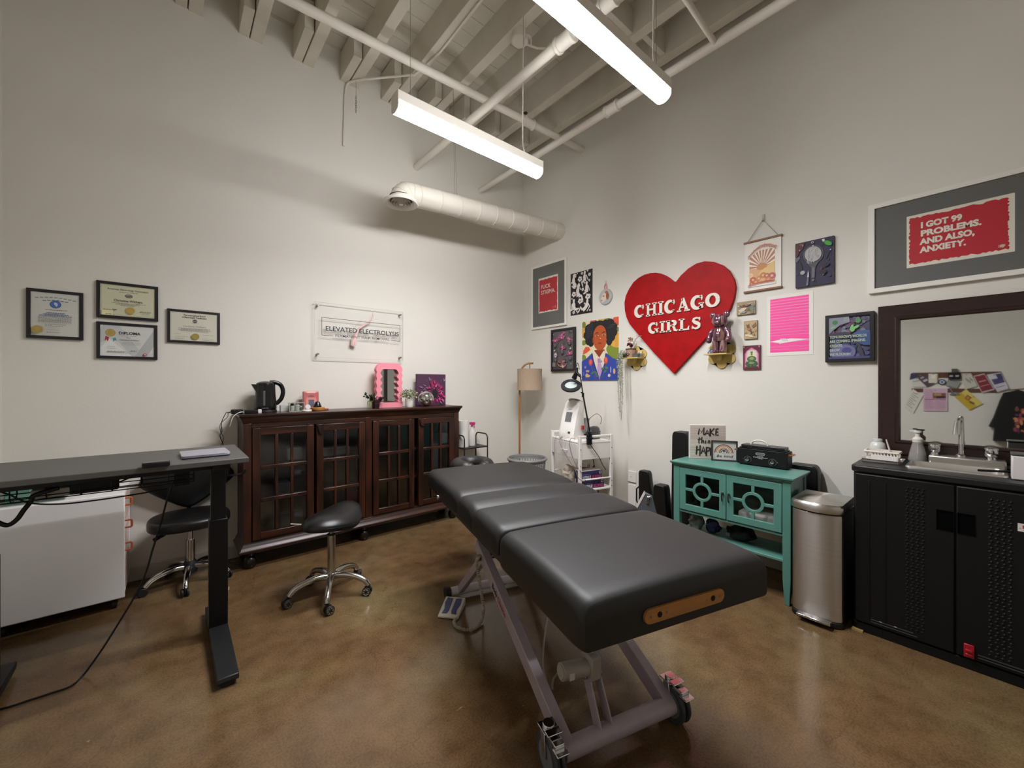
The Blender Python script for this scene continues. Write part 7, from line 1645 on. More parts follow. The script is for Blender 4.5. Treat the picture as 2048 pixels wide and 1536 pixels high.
R = [rr3(0, 0, sw, bd_, .02, .0005), rr3(.002, .002, sw - .002, bd_ - .002, .02, .008), rr3(.014, .014, sw - .014, bd_ - .010, .03, .010), rr3(.020, .020, sw - .020, bd_ - .016, .035, -.012), rr3(.026, .026, sw - .026, bd_ - .022, .04, -.15), rr3(.05, .05, sw - .05, bd_ - .045, .04, -.165)]
b.skin(R, False, True); b.build('basin_rim', ssm, t, ang=50)
# opening for the basin cut through worktop and carcass
k_ = MB().box(.012, .012, -.30, sw - .012, bd_ - .008, .05).build('opening', None, None, loc=(xs0, ys0, ZC), rotz=RW)
for o_ in (WTOP, CARC):
    m_ = o_.modifiers.new('opening', 'BOOLEAN'); m_.object = k_; m_.operation = 'DIFFERENCE'; m_.solver = 'EXACT'; o_.modifiers.move(len(o_.modifiers) - 1, 0)
bpy.context.view_layer.update(); dg_ = bpy.context.evaluated_depsgraph_get()
for o_ in (WTOP, CARC):
    me_ = bpy.data.meshes.new_from_object(o_.evaluated_get(dg_)); o_.modifiers.clear(); o_.data = me_
bpy.data.objects.remove(k_)
b = MB(); b.box(.075, bd_ + .0005, .001, sw - .002, sd, .048); b.build('tap_ledge', ssm, t, bevel=.008, seg=3)
b = MB().at((sw / 2, sd * .42, -.1645)); b.lathe([(0, 0), (.03, 0), (.032, .003), (.024, .003), (0, .001)], n=24); b.build('drain', chrome, t)
LX = xs0 + sd - .042
def LS(px, py): p = onx(px, py, LX); return (ys0 - p.y, p.z - ZC)
t = thing('faucet', 'chrome pull-down faucet with two lever handles on the sink ledge', 'faucet', (LX, ys0, ZC + .0485), RW)
fx = LS(1922, 900)[0]; top_ = LS(1917, 838)[1] - .0485
b = MB(); b.lathe([(0, 0), (.020, 0), (.021, .008), (.0135, .014), (.0125, .07), (0, .07)], c=(fx, 0, 0), n=22); b.build('base', chrome, t)
b = MB(); b.tube(spline([(fx, 0, .065), (fx, .004, .12), (fx - .002, .0, .17), (fx - .003, -.012, .205), (fx - .005, -.032, top_), (fx - .008, -.052, top_ - .004), (fx - .010, -.066, top_ - .02)], 6), .0105, 14); b.build('spout', chrome, t)
b = MB(); b.tube([(fx - .010, -.062, top_ - .006), (fx - .012, -.070, top_ - .045), (fx - .014, -.074, top_ - .082)], [.0125, .0155, .0165], 16); b.build('spray_head', chrome, t)
for px in (1869, 1983):
    hx = LS(px, 910)[0]; b = MB(); b.lathe([(0, 0), (.020, 0), (.018, .010), (.026, .018), (.030, .040), (.026, .058), (.014, .063), (0, .064)], c=(hx, 0, 0), n=20); hb = b.build('tap_handle', chrome, t, ang=50)
def CT(px, py, x): p = onx(px, py, x); return Vector((x, p.y, ZC + .0005))
# flask soap pump
p = CT(1838, 915, 3.375); p.z = ZC + .0005; p.y = max(p.y, ys0 + .045)
t = thing('soap_pump', 'clear conical soap flask with a white foam pump left of the sink', 'soap dispenser', (3.372, .2775, ZC + .0005), RW)
b = MB(); pr = [(.0, .0), (.040, .0), (.043, .006), (.036, .05), (.026, .095), (.021, .118)]
b.lathe(pr + [(.019, .118), (.024, .094), (.034, .05), (.040, .006), (0, .004)], n=32); b.build('flask', M('flask_plastic', '#cfcdc8', .2, alpha=.24), t)
b = MB(); b.lathe([(0, .005), (.038, .0065), (.033, .045), (.0, .045)], n=28); b.build('liquid_soap', M('soap_grey', '#8f8b84', .15, alpha=.45), t)
b = MB(); b.lathe([(0, .112), (.023, .112), (.024, .130), (.016, .140), (.011, .144), (.011, .166), (.018, .168), (.018, .178), (0, .180)], n=26); b.box(-.034, -.007, .173, -.01, .007, .180); b.build('pump_head', M('pump_white', '#d9d5cd', .4), t)
MB().cyl((0, 0, .012), (0, 0, .115), .0025, n=8).build('dip_tube', M('pump_white', '#d9d5cd', .4), t)
# steel tray and what is on it
a_, c_ = onz(1722, 921, ZC), onz(1808, 930, ZC)
ty0, ty1 = .495, .322; tx0 = 3.135; tw, td = ty0 - ty1, .155
t = thing('steel_tray', 'small stainless steel tray at the left end of the sink counter', 'tray', (tx0, ty0, ZC + .0005), RW)
b = MB(); rr = [[b.v((x, y, z)) for x, y in rrect(i, i, tw - i, td - i, .012, 4)] for i, z in ((.004, 0), (0, .014), (-.003, .016), (.002, .014), (.006, .003))]
b.skin(rr, True, True); b.build('tray_pan', M('tray_steel', '#d5d2cc', .3, .55), t, ang=50)
t = thing('white_basket', 'small white slotted plastic basket on the steel tray', 'basket', (tx0 + .045, ty0 - .008, ZC + .004), RW)
b = MB(); bw, bd, bh = .150, .095, .058
def fr_(x0, y0, x1, y1): return (x0, y0, x1, y1)
b.box(.006, .004, 0, bw - .006, bd - .004, .004); b.box(.004, .002, .004, bw - .004, .005, .022); b.box(.004, bd - .005, .004, bw - .004, bd - .002, .022); b.box(.004, .005, .004, .007, bd - .005, .022); b.box(bw - .007, .005, .004, bw - .004, bd - .005, .022)
for k in range(11): x = .004 + (bw - .011) * k / 10; b.box(x, .001, .022, x + .0045, .004, .046); b.box(x, bd - .004, .022, x + .0045, bd - .001, .046)
for k in range(7): y = .004 + (bd - .010) * k / 6; b.box(.003, y, .022, .006, y + .004, .046); b.box(bw - .006, y, .022, bw - .003, y + .004, .046)
b.build('basket_body', M('basket_white', '#ddd6cd', .45), t)
b = MB(); rr = [[b.v((x, y, z)) for x, y in rrect(i, i, bw - i, bd - i, .008, 3)] for i, z in ((.003, .046), (-.003, .046), (-.005, .050), (-.003, bh), (.003, bh))]
b.skin(rr, loop=True); b.build('basket_rim', M('basket_white', '#ddd6cd', .45), t)
tag(MB().box(0, 0, 0, .115, .004, .036).build('folded_card', M('card_white', '#dedad5', .6), None, bevel=.001, loc=(tx0 + .026, ty0 - .038, ZC + .0045), rotz=RW - .07), 'white folded card standing on the steel tray in front of the basket', 'card')
p = CT(1758, 905, 3.33); t = thing('lotion_bottle', 'translucent white bottle behind the white slotted basket', 'bottle', (3.325, ty0 - .048, ZC + .0005), RW)
MB().lathe([(0, 0), (.036, 0), (.038, .008), (.038, .07), (.032, .092), (.022, .10), (0, .10)], n=26).build('bottle_body', M('bottle_milky', '#c9cbc6', .3), t); MB().lathe([(0, .10), (.022, .10), (.022, .118), (0, .118)], n=22).build('cap', M('bottle_milky', '#c9cbc6', .3), t, bevel=.002)
b = MB(); b.tube([(.0, 0, 0), (-.018, 0, .075), (-.028, 0, .118)], [.004, .0045, .003], 8); tag(b.build('toothbrush', M('brush_white', '#cfc8c0', .4), None, loc=(3.25, .372, ZC + .0088), rotz=RW), 'thin pale brush leaning up out of the white slotted basket', 'brush')
p = onz(2038, 948, ZC); t = thing('towel_box', 'white box with a dark rim at the right edge of the sink counter', 'box', (3.06, -.0645, ZC + .0005), RW)
b = MB(); b.box(0, 0, 0, .13, .10, .115); b.build('box_body', M('box_offwhite', '#d8d3d1', .4), t, bevel=.006); b = MB(); b.box(-.002, -.002, .115, .132, .102, .124); b.build('box_rim', M('rim_dark', '#3a3c3c', .3), t, bevel=.003)
b = MB(); b.tube([(0, 0, 0), (.03, .01, .0), (.12, .02, .004)], .006, 8); tag(b.build('dish_brush', blackm, None, loc=(3.14, .04, ZC + .0165), rotz=RW + .2), 'black handled brush lying on the right side of the sink rim', 'brush')
# ================================================================ step bin
t = thing('step_bin', 'slim stainless steel step trash can between the teal cabinet and the black sink cabinet', 'trash can', (2.855, .775, 0), RW)
bw, bd, bh = .238, .315, .70
def binout(k=0.0, f=.028):
    pts = []; n = 12
    for i in range(n + 1): u = i / n; pts.append((k + .016 + (bw - 2 * k - .032) * u, k - f * math.sin(PI * u) ** .8 + .012))
    return pts + [(bw - k, k + .03), (bw - k, bd - k), (k, bd - k), (k, k + .03)]
b = MB(); b.slab(binout(), .035, bh - .065); b.build('bin_body', brushed('bin_steel', '#c4c0ba', .36), t, bevel=.003, ang=30)
b = MB(); b.box(bw, .042, .03, bw + .003, bd, bh - .062); b.box(-.003, .042, .03, 0, bd, bh - .062); b.build('side_panel', M('bin_black', '#0d0d0e', .45), t)
b = MB(); b.slab(binout(-.004), 0.004, .034); b.build('base', M('bin_black', '#0d0d0e', .45), t, bevel=.004)
b = MB(); b.slab(binout(.002), bh - .064, bh - .056); b.build('rim', M('bin_black', '#0d0d0e', .45), t)
b = MB(); o1 = binout(-.006, .034); cxy = (bw / 2, bd / 2)
def lid(k, z): return [b.v((cxy[0] + (x - cxy[0]) * k, cxy[1] + (y - cxy[1]) * k, z)) for x, y in o1]
b.skin([lid(.985, bh - .056), lid(1, bh - .052), lid(1, bh - .022), lid(.985, bh - .012), lid(.955, bh - .006), lid(.93, bh - .006), lid(.6, bh + .004), lid(.25, bh + .008)]); b.build('lid', brushed('bin_lid_steel', '#c9c5bf', .34), t, ang=40)
b = MB(); b.box(bw * .16, -.055, .030, bw * .84, -.012, .044); b.box(bw * .3, -.02, .02, bw * .7, .02, .034); b.build('pedal', chrome, t, bevel=.004)
# ================================================================ teal cabinet
TX, TY0, TY1, TZt = 2.925, 1.555, .795, .80
teal = M('teal_paint', '#53857a', .32, var=.03, vscale=6)
W_, D_ = TY0 - TY1, .33
t = thing('teal_cabinet', 'small teal cabinet with ring pattern glass doors against the art wall', 'cabinet', (TX, TY0, 0), RW)
b = MB(); pr = [(.0, .768), (-.008, .772), (-.008, .778), (-.016, .784), (-.020, .790), (-.020, .798), (-.016, .80)]
A = [[b.v(q) for q in ((o, o, z), (W_ - o, o, z), (W_ - o, D_ - o * .4, z), (o, D_ - o * .4, z))] for o, z in pr]; b.skin(A); b.build('top', teal, t, bevel=.001)
lg_w = .045
for x in (0, W_ - lg_w):
    for y in (0, D_ - lg_w):
        b = MB(); c = (x + lg_w / 2, y + lg_w / 2); q = [(z, k) for z, k in ((.0, .62), (.16, 1), (.768, 1))]; ix = lg_w / 2
        def sq(k, z): ex = ix * k; ox = (x + lg_w - 2 * ex) if x == 0 and False else None; return [b.v((c[0] + sx * ex + (ix - ex) * (-1 if x == 0 else 1) * .0, c[1] + sy * ex, z)) for sx, sy in ((-1, -1), (1, -1), (1, 1), (-1, 1))]
        b.skin([sq(k, z) for z, k in q]); b.build('leg', teal, t, bevel=.003)
b = MB(); b.box(lg_w, D_ - .018, .425, W_ - lg_w, D_ - .006, .768); b.box(lg_w, .02, .425, W_ - lg_w, D_ - .018, .440); b.box(.006, lg_w, .425, .018, D_ - lg_w, .768); b.box(W_ - .018, lg_w, .425, W_ - .006, D_ - lg_w, .768); b.box(lg_w, .006, .425, W_ - lg_w, .02, .440); b.box(lg_w, .004, .758, W_ - lg_w, .02, .768)
b.build('carcass', teal, t, bevel=.002)
b = MB(); b.box(lg_w * .5, .012, .262, W_ - lg_w * .5, D_ - .01, .280); b.build('lower_shelf', teal, t, bevel=.003)
b = MB(); b.box(lg_w, .02, .60, W_ - lg_w, D_ - .02, .608); b.build('inner_shelf', pane_glass('teal_glass', '#f2f4f3', 1.4), t)
mid = W_ / 2; kn = M('dark_iron', '#1b1513', .5, .5)
for k, (xa, xb) in enumerate(((lg_w + .003, mid - .0015), (mid + .0015, W_ - lg_w - .003))):
    z0, z1 = .446, .755; st = .045
    dr = None
    b = MB(); w_, h_ = xb - xa, z1 - z0; b.T = Matrix.Translation((xa + w_ / 2, 0, (z0 + z1) / 2)); bars(b, w_, h_, st, -.002, .016); dr = b.build('door', teal, t, bevel=.003)
    b = MB(); cx, cz = xa + w_ / 2, (z0 + z1) / 2; ro, ri = .068, .048; b.T = Matrix.Translation((cx, 0, cz))
    O, I = arc(0, 0, ro, 0, 350, 35), arc(0, 0, ri, 0, 350, 35); b.skin([[b.v((x, y, z)) for x, z in S_] for S_, y in ((O, .012), (O, -.001), (I, -.001), (I, .012))], loop=True)
    b.T = Matrix(); b.box(xa + st - .002, -.0005, cz - .010, cx - ro + .004, .011, cz + .010); b.box(cx + ro - .004, -.0005, cz - .010, xb - st + .002, .011, cz + .010); b.box(cx - .010, -.0005, cz + ro - .004, cx + .010, .011, z1 - st + .002); b.box(cx - .010, -.0005, z0 + st - .002, cx + .010, .011, cz - ro + .004)
    b.build('ring_fretwork', teal, dr, bevel=.0025)
    b = MB(); b.box(xa + st - .004, .0115, z0 + st - .004, xb - st + .004, .0135, z1 - st + .004); b.build('glass_pane', pane_glass('teal_glass', '#f2f4f3', 1.4), dr)
    hx = xb - .019 if k == 0 else xa + .019
    b = MB(); b.tube(spline([(hx, -.004, cz + .026), (hx, -.020, cz + .022), (hx, -.023, cz + .004), (hx, -.020, cz - .018), (hx + (.002 if k else -.002), -.012, cz - .030)], 5), .0042, 8); b.ball((hx, -.012, cz + .024), .0085, 12, 8); b.build('handle', kn, dr)
def TW_(x, y, z): return Vector((TX + y, TY0 - x, z))
o = MB().box(0, 0, 0, .225, .19, .075).build('white_towel', M('towel_white', '#c4c1bc', .9, bump=.5, bscale=140), None, bevel=.014, seg=3, loc=TW_(.435, .05, .4405), rotz=RW); tag(o, 'folded white towel inside the teal cabinet behind its right door', 'towel')
o = MB().box(0, 0, 0, .16, .02, .15).build('dark_folder', M('folder_dark', '#2b2b2e', .6), None, bevel=.004, loc=TW_(.09, .20, .4405), rotz=RW); tag(o, 'dark folder standing inside the teal cabinet behind its left door', 'folder')
blob('clear_bag', 'crumpled clear plastic bag at the left end of the teal cabinet lower shelf', 'bag', TW_(.115, .13, .2805), (.055, .05, .055), M('bag_plastic', '#6f7470', .25, bump=.8, bscale=40))
blob('blue_bag', 'dark blue bag on the lower shelf of the teal cabinet', 'bag', TW_(.225, .15, .2805), (.045, .05, .05), M('bag_blue', '#151d4a', .5, bump=.5, bscale=40))
t2 = thing('black_backpack', 'black bag with a grey buckle in the middle of the teal cabinet lower shelf', 'bag', TW_(.42, .15, .2805), RW)
b = MB(); b.ball((0, 0, .048), (.095, .07, .048), 22, 12)
from mathutils import noise as nz_
for v_ in b.bm.verts: q_ = 1 + .3 * nz_.noise(v_.co * 22) + .12 * nz_.noise(v_.co * 60); v_.co = Vector((v_.co.x * q_, v_.co.y * q_, max(0, v_.co.z * q_)))
b.build('bag_body', M('bag_black', '#0f0f10', .7, bump=.5, bscale=50), t2); b = MB(); b.box(-.075, -.076, .03, -.045, -.066, .055); b.build('buckle', M('buckle_grey', '#5e6060', .35, .5), t2, bevel=.003)
# on the teal cabinet
ZT2 = .8003
sa = math.radians(-50)
p = Vector((3.10, 1.515, ZT2)); t = thing('slogan_block', 'square pale block sign reading MAKE things HAPPEN on the teal cabinet', 'sign', p, sa)
w_, h_ = .262, .262
MB().box(0, 0, 0, w_, .036, h_).build('block', M('block_white', '#d9d5ce', .6), t, bevel=.002)
A = Art(w_ - .004, h_ - .004, P('#bdb1a6'), .0004, T=(w_ / 2, 0, h_ / 2))
for k in range(26): v = k / 26; A.R(0, v, 1, v + 1 / 26 + .002, P(rnd.choice(['#c2b5ab', '#b9aca2', '#c9b6ad', '#b7ada6', '#c4aba6']) if k < 12 else rnd.choice(['#bcb2a8', '#b3aaa0', '#c3b9ae', '#c9c0b4'])))
def hand(lines, mat):
    for pts, wd in lines: A.line(mat, [A.S(*q) for q in pts], wd)
ik = P('#231e1c')
hand([([(.23, .28), (.26, .10), (.32, .22), (.39, .07), (.38, .29)], .010), ([(.41, .30), (.48, .14), (.54, .30)], .009), ([(.44, .25), (.52, .23)], .008), ([(.57, .10), (.56, .33)], .012), ([(.68, .09), (.58, .20), (.67, .29)], .009), ([(.73, .10), (.72, .29), (.80, .28)], .010), ([(.73, .11), (.80, .10)], .008), ([(.73, .20), (.79, .19)], .008)], ik)
hand([([(.26, .36), (.24, .53), (.27, .54)], .008), ([(.21, .43), (.31, .41)], .007), ([(.33, .35), (.32, .54), (.34, .46), (.38, .45), (.38, .54)], .008), ([(.44, .45), (.43, .54), (.45, .54)], .008), ([(.44, .40), (.445, .405)], .010), ([(.50, .54), (.51, .45), (.55, .45), (.55, .54)], .008), ([(.67, .46), (.61, .47), (.61, .53), (.66, .51), (.67, .45), (.66, .60), (.62, .66), (.58, .64)], .007), ([(.77, .45), (.72, .46), (.76, .50), (.74, .54), (.70, .53)], .007)], ik)
hand([([(.19, .62), (.17, .88)], .011), ([(.18, .75), (.27, .73)], .009), ([(.28, .60), (.27, .92)], .010), ([(.31, .85), (.37, .64), (.43, .86)], .010), ([(.33, .78), (.41, .77)], .008), ([(.46, .65), (.45, .92)], .011), ([(.46, .66), (.54, .67), (.53, .76), (.46, .77)], .009), ([(.58, .67), (.57, .90)], .011), ([(.58, .67), (.66, .68), (.65, .77), (.58, .78)], .009), ([(.71, .70), (.70, .88), (.78, .87)], .010), ([(.71, .70), (.78, .69)], .008), ([(.71, .78), (.77, .77)], .008), ([(.83, .90), (.84, .66), (.92, .88), (.93, .62)], .011)], ik)
A.build('slogan_print', None, t, fix=False)
p = Vector((3.19, 1.295, ZT2)); t = thing('rainbow_frame', 'small black framed Be kind rainbow print on the teal cabinet', 'picture frame', p + Vector((0, 0, .077)), math.radians(-60))
bars(MB(), .178, .153, .010, -.012, .004).build('frame', M('frame_charcoal', '#2d2a2a', .5), t, bevel=.001)
A = Art(.160, .135, P('#c9c5c0'), .002)
for r_, c in ((.40, '#6d3a34'), (.36, '#c9c5c0'), (.345, '#b98a66'), (.30, '#d9c29a'), (.26, '#c2978a'), (.215, '#c9c5c0'), (.20, '#2b2828'), (.165, '#c9c5c0'), (.14, '#2b2828'), (.105, '#c9c5c0')):
    x, z = A.S(.48, .62); A.ink(P(c), arc(x, z, r_ * A.w, 0, 180, 22))
A.D(.465, .52, .026, P('#5e1f24')); A.D(.50, .52, .026, P('#5e1f24')); A.Pg([(.44, .53), (.525, .53), (.483, .60)], P('#5e1f24'))
A.Tx('Be kind', .50, .86, .135, ik, width=.70, shear=.25); A.build('print', None, t, fix=False)
MB().box(-.078, .0045, -.066, .078, .008, .066).build('back_board', blackm, t)
# black wax warmer / sterilizer
t = thing('towel_warmer', 'black rectangular warmer with two silver dials and a white handle on the teal cabinet', 'warmer', (3.158, 1.193, ZT2), RW)
w_, d_, h_ = .315, .108, .118
b = MB(); b.box(0, 0, .006, w_, d_, h_); b.build('warmer_body', blackm, t, bevel=.004)
b = MB(); b.box(.012, .008, h_ + .0005, w_ - .012, d_ - .008, h_ + .010); b.box(.026, .004, h_ + .010, w_ - .018, d_ - .012, h_ + .028); b.build('lid', M('lid_black', '#1c1a19', .35), t, bevel=.004)
b = MB(); cx = w_ * .42; b.tube([(cx - .052, d_ * .4, h_ + .026)] + [(cx + .052 * math.cos(math.radians(180 - 15 * k)), d_ * .4, h_ + .03 + .030 * math.sin(math.radians(15 * k))) for k in range(13)] + [(cx + .052, d_ * .4, h_ + .026)], .0065, 10); b.build('lid_handle', M('handle_white', '#cfcac2', .3), t)
b = MB(); b.tube([(w_ - .002, .02, h_ - .018), (w_ + .022, .018, h_ - .018), (w_ + .022, .075, h_ - .018), (w_ - .002, .078, h_ - .018)], .006, 8); b.build('side_handle', M('copper', '#b8836a', .3, .8), t)
b = MB(); b.tube([(.002, .02, h_ - .018), (-.02, .02, h_ - .018), (-.02, .075, h_ - .018), (.002, .078, h_ - .018)], .006, 8); b.build('side_handle', M('brass_pale', '#a58a55', .3, .8), t)
for x in (.072, .228):
    b = MB().at((x, -.0005, .042), (PI / 2, 0, 0)); b.lathe([(0, 0), (.0235, 0), (.0235, .0012), (0, .0012)], n=30); b.use(blackm); dl = b.build('dial_plate', M('dial_ring', '#2c2c2e', .4), t)
    b = MB().at((x, -.0018, .042), (PI / 2, 0, 0)); b.lathe([(.0225, 0), (.0235, 0), (.0235, .001), (.0225, .001), (.0225, 0)], n=30); b.build('dial_scale', M('scale_white', '#8f8f90', .5), dl)
    b = MB().at((x, -.0018, .042), (PI / 2, 0, 0)); b.lathe([(0, 0), (.015, 0), (.013, .010), (.011, .014), (0, .0145)], n=24); b.build('dial_knob', chrome, dl)
    b = MB().at((x + (-.03 if x < .1 else .03), -.0005, .044), (PI / 2, 0, 0)); b.lathe([(0, 0), (.0032, 0), (.0025, .002), (0, .002)], n=10); b.build('screw', chrome, t)
A = MB(); A.lay = .001; A.ink(P('#8f8f8f'), rrect(.122, .080, .182, .098, .009, 4)); A.ink(P('#4f4f50'), rrect(.126, .084, .178, .094, .005, 4))
for x0, x1, z in ((.133, .171, .070), (.108, .198, .0625), (.140, .166, .055)):
    x = x0
    while x < x1: l = rnd.uniform(.004, .012); A.ink(P('#b9b8b6'), [(x, z), (min(x + l, x1), z), (min(x + l, x1), z + .0034), (x, z + .0034)]); x += l + .002
A.build('front_print', None, t, fix=False)
b = MB()
for x in (.02, w_ - .02):
    for y in (.02, d_ - .02): b.cyl((x, y, 0), (x, y, .008), .008, n=12)
b.build('rubber_feet', rubber, t)
# ================================================================ black padded boards and case by the wall
def padboard(name, label, cat, px, ptop, x, w, d, tilt=0, taper=.8, mat=None, zt=None):
    p = onx(px, ptop, x); zt = p.z; t = thing(name, label, cat, (x, p.y, 0), RW)
    b = MB(); n = 8
    prof = [(-w / 2, 0), (-w / 2 * 1.0, zt * .5)] + [(-w / 2 * taper + w * .16 * (1 - math.cos(a)), zt - .05 + .05 * math.sin(a)) for a in [PI / 2 * k / n for k in range(n + 1)]]
    prof = prof + [(-x_, z) for x_, z in reversed(prof)]
    A = [[b.v((x_ * k, y + tilt * (z - zt) * 1.0, z)) for x_, z in prof] for y, k in ((0, .94), (.012, 1), (d - .012, 1), (d, .94))]
    b.skin(A); b.build('padding', mat or M('board_vinyl', '#0b0b0c', .45), t, bevel=.006, ang=50); return t, Vector((x, p.y, zt))
padboard('bolster_case', 'tall black padded case standing against the wall left of the teal cabinet', 'case', 1359, 864, 3.33, .155, .115, taper=.92)
t, q = padboard('armrest_board', 'tall rounded black padded armrest leaning by the white wall plate', 'armrest', 1286, 942, 3.30, .135, .07, tilt=-.10)
b = MB(); b.tube([(-.075, .07, q.z - .16), (-.098, .05, q.z - .19), (-.098, .05, q.z - .30), (-.075, .06, q.z - .36)], .007, 8); b.build('strap_bracket', blackm, t)
padboard('armrest_board', 'shorter black padded armrest between the rounded armrest and the tall case', 'armrest', 1317, 971, 3.28, .125, .10, tilt=-.06, taper=.9)
padboard('bolster_case', 'black padded case wedged behind the right end of the teal cabinet', 'case', 1603, 930, 3.335, .20, .10, taper=.92)
# grey tool case with chrome latch
p = onx(1293, 1012, 2.98); t = thing('grey_case', 'slate grey case with chrome latch and white edge leaning among the black armrests', 'case', (2.98, p.y, 0), math.radians(-58))
zt = onx(1290, 985, 2.98).z
b = MB(); pr = [(-.085, 0), (-.085, zt - .14), (-.015, zt), (.045, zt - .03), (.085, zt - .18), (.085, 0)]; b.prism(pr, 0, .05); b.build('case_body', M('case_slate', '#4f555b', .4), t, bevel=.004)
b = MB(); b.prism([(-.088, 0), (-.088, zt - .14), (-.016, zt + .004), (-.010, zt - .008), (-.078, zt - .145), (-.078, 0)], -.004, .055); b.build('white_edge', M('edge_white', '#d4d1cd', .4), t)
b = MB(); b.box(.0, -.012, zt - .085, .018, 0, zt - .035); b.cyl((.004, -.012, zt - .03), (.030, -.012, zt - .03), .007, n=12); b.build('latch', chrome, t, bevel=.002)
# wall plates
def plate(name, label, pa, pb, lines, cat):
    a_, c_ = onx(*pa, XR - .006), onx(*pb, XR - .006); t = thing(name, label, cat, (XR, (a_.y + c_.y) / 2, (a_.z + c_.z) / 2), RW); w_, h_ = a_.y - c_.y, a_.z - c_.z
    MB().box(-w_ / 2, -.007, -h_ / 2, w_ / 2, -.0002, h_ / 2).build('cover', M('plate_white', '#dedbd4', .4), t, bevel=.002); return t, w_, h_
t, w_, h_ = plate('wall_plate', 'blank white wall plate beside the rounded black armrest', (1256, 941), (1272, 966.5), 0, 'wall plate')
b = MB().at((-.01, -.0072, .0), (PI / 2, 0, 0)); b.lathe([(0, 0), (.004, 0), (.003, .002), (0, .002)], n=10); b.build('screw', M('screw_dark', '#4a4744', .4, .5), t); b = MB(); b.box(-w_ / 2, -.0075, -h_ / 2, w_ / 2, -.0068, -h_ / 2 + .004); b.build('seam', M('seam_dark', '#4b4844', .8), t)
a_ = onx(1256, 968, XR - .006); c_ = onx(1271, 968, XR - .006)
tag(MB().box(-(a_.y - c_.y) / 2, -.006, 0, (a_.y - c_.y) / 2, -.0002, a_.z - .101).build('cable_cover', M('plate_white', '#dedbd4', .4), None, bevel=.002, loc=(XR, (a_.y + c_.y) / 2, .101), rotz=RW), 'white raceway cover below the blank wall plate', 'cover')
t, w_, h_ = plate('wall_outlet', 'white wall outlet just right of the rounded black armrest', (1294.5, 954.5), (1304, 971), 0, 'outlet')
b = MB(); b.box(-.008, -.009, -.03, .008, -.0068, -.006); b.box(-.008, -.009, .006, .008, -.0068, .03); b.build('receptacle', M('plate_grey', '#c9c6bf', .4), t, bevel=.001)
# ================================================================ left wall, seen only in the brown framed mirror
XM = 2 * (XR - .013) - XL                      # the left wall's mirror image
def LW(px, py): p = onx(px, py, XM); return (p.y, p.z)
def Q(x, y): return LW(1780 + x * .1309, 720 + y * .1309)
LR = PI / 2
def strip(label, a, c):
    (y0, z0), (y1, z1) = Q(*a), Q(*c); t = thing('note_strip', label, 'note strip', (XL, (y0 + y1) / 2, (z0 + z1) / 2), LR)
    MB().box(-(y0 - y1) / 2, -.010, -(z0 - z1) / 2, (y0 - y1) / 2, -.0003, (z0 - z1) / 2).build('cork_bar', M('cork_brown', '#5e3a2a', .8, var=.2, vscale=60), t, bevel=.001)
strip('upper brown cork strip behind the pinned cards, reflected in the brown framed mirror', (340, 195), (1700, 262)); strip('lower brown cork strip above the pink and yellow cards, reflected in the brown framed mirror', (330, 432), (1650, 500))
def card(name, label, cat, quad, col, draw=None, off=.012):
    pts = [Q(*p) for p in quad]; cy = sum(p[0] for p in pts) / len(pts); cz = sum(p[1] for p in pts) / len(pts); t = thing(name, label, cat, (XL, cy, cz), LR)
    b = MB(); b.prism([(y - cy, z - cz) for y, z in pts], -off - .0012, -off); b.build('card', P(col), t)
    u_ = (Vector((pts[0][0] - cy, pts[0][1] - cz)) + Vector((pts[1][0] - cy, pts[1][1] - cz))) * .42
    b = MB().at((u_.x, 0, u_.y), (PI / 2, 0, 0)); b.lathe([(0, .0005), (.002, .0005), (.002, off + .001), (.006, off + .0014), (.006, off + .005), (0, off + .006)], n=12); b.build('pin', M('pin_steel', '#8f8c88', .3, .8), t)
    if draw:
        b = MB(); b.lay = off + .0016
        def L(u, v):
            p0, p1, p2, p3 = [Vector((p[0] - cy, p[1] - cz)) for p in pts[:4]]; q = p0.lerp(p1, u).lerp(p3.lerp(p2, u), v); return (q.x, q.y)
        def R(u0, v0, u1, v1, c): b.ink(P(c), [L(u0, v0), L(u1, v0), L(u1, v1), L(u0, v1)])
        draw(b, L, R); b.build('card_print', None, t, fix=False)
    return t
M_ = 'in the mirror'
card('note_card', 'small dark blue card at the far left of the pinned cards, reflected in the mirror', 'card', [(320, 205), (420, 205), (400, 270), (300, 300)], '#2a2d55', None, .014)
card('note_card', 'white leaflet with a grey line below the small blue card, reflected in the mirror', 'card', [(330, 300), (480, 250), (560, 410), (350, 410)], '#cfccc4', lambda b, L, R: R(.1, .3, .7, .36, '#4a4a52'), .0112)
card('note_card', 'tilted brown purple card with pale lettering, reflected in the mirror', 'card', [(400, 255), (500, 200), (690, 360), (570, 415)], '#4a3a45', lambda b, L, R: [R(.25, .2, .7, .32, '#a59aa0'), R(.2, .45, .75, .6, '#b9adb3')], .015)
card('note_card', 'small white square card left of the blue eye charm, reflected in the mirror', 'card', [(590, 208), (735, 210), (730, 352), (592, 350)], '#d6d2c0', lambda b, L, R: [R(.3, .1, .75, .5, '#e9e6da'), R(.9, 0, 1, 1, '#a99a63')], .017)
def disc_thing(name, label, cat, cx, cy, r, layers):
    y, z = Q(cx, cy); t = thing(name, label, cat, (XL, y, z), LR); rr = abs(Q(cx - r, cy)[0] - Q(cx + r, cy)[0]) / 2
    b = MB().at((0, 0, 0), (PI / 2, 0, 0)); b.lathe([(0, .0005), (rr, .0005), (rr, .018), (rr * .9, .021), (0, .022)], n=30); b.build('charm', P(layers[0][1]), t)
    b = MB(); b.lay = .0223
    for k, c in layers[1:]: b.disc(P(c), 0, 0, rr * k)
    b.build('eye_pattern', None, t, fix=False)
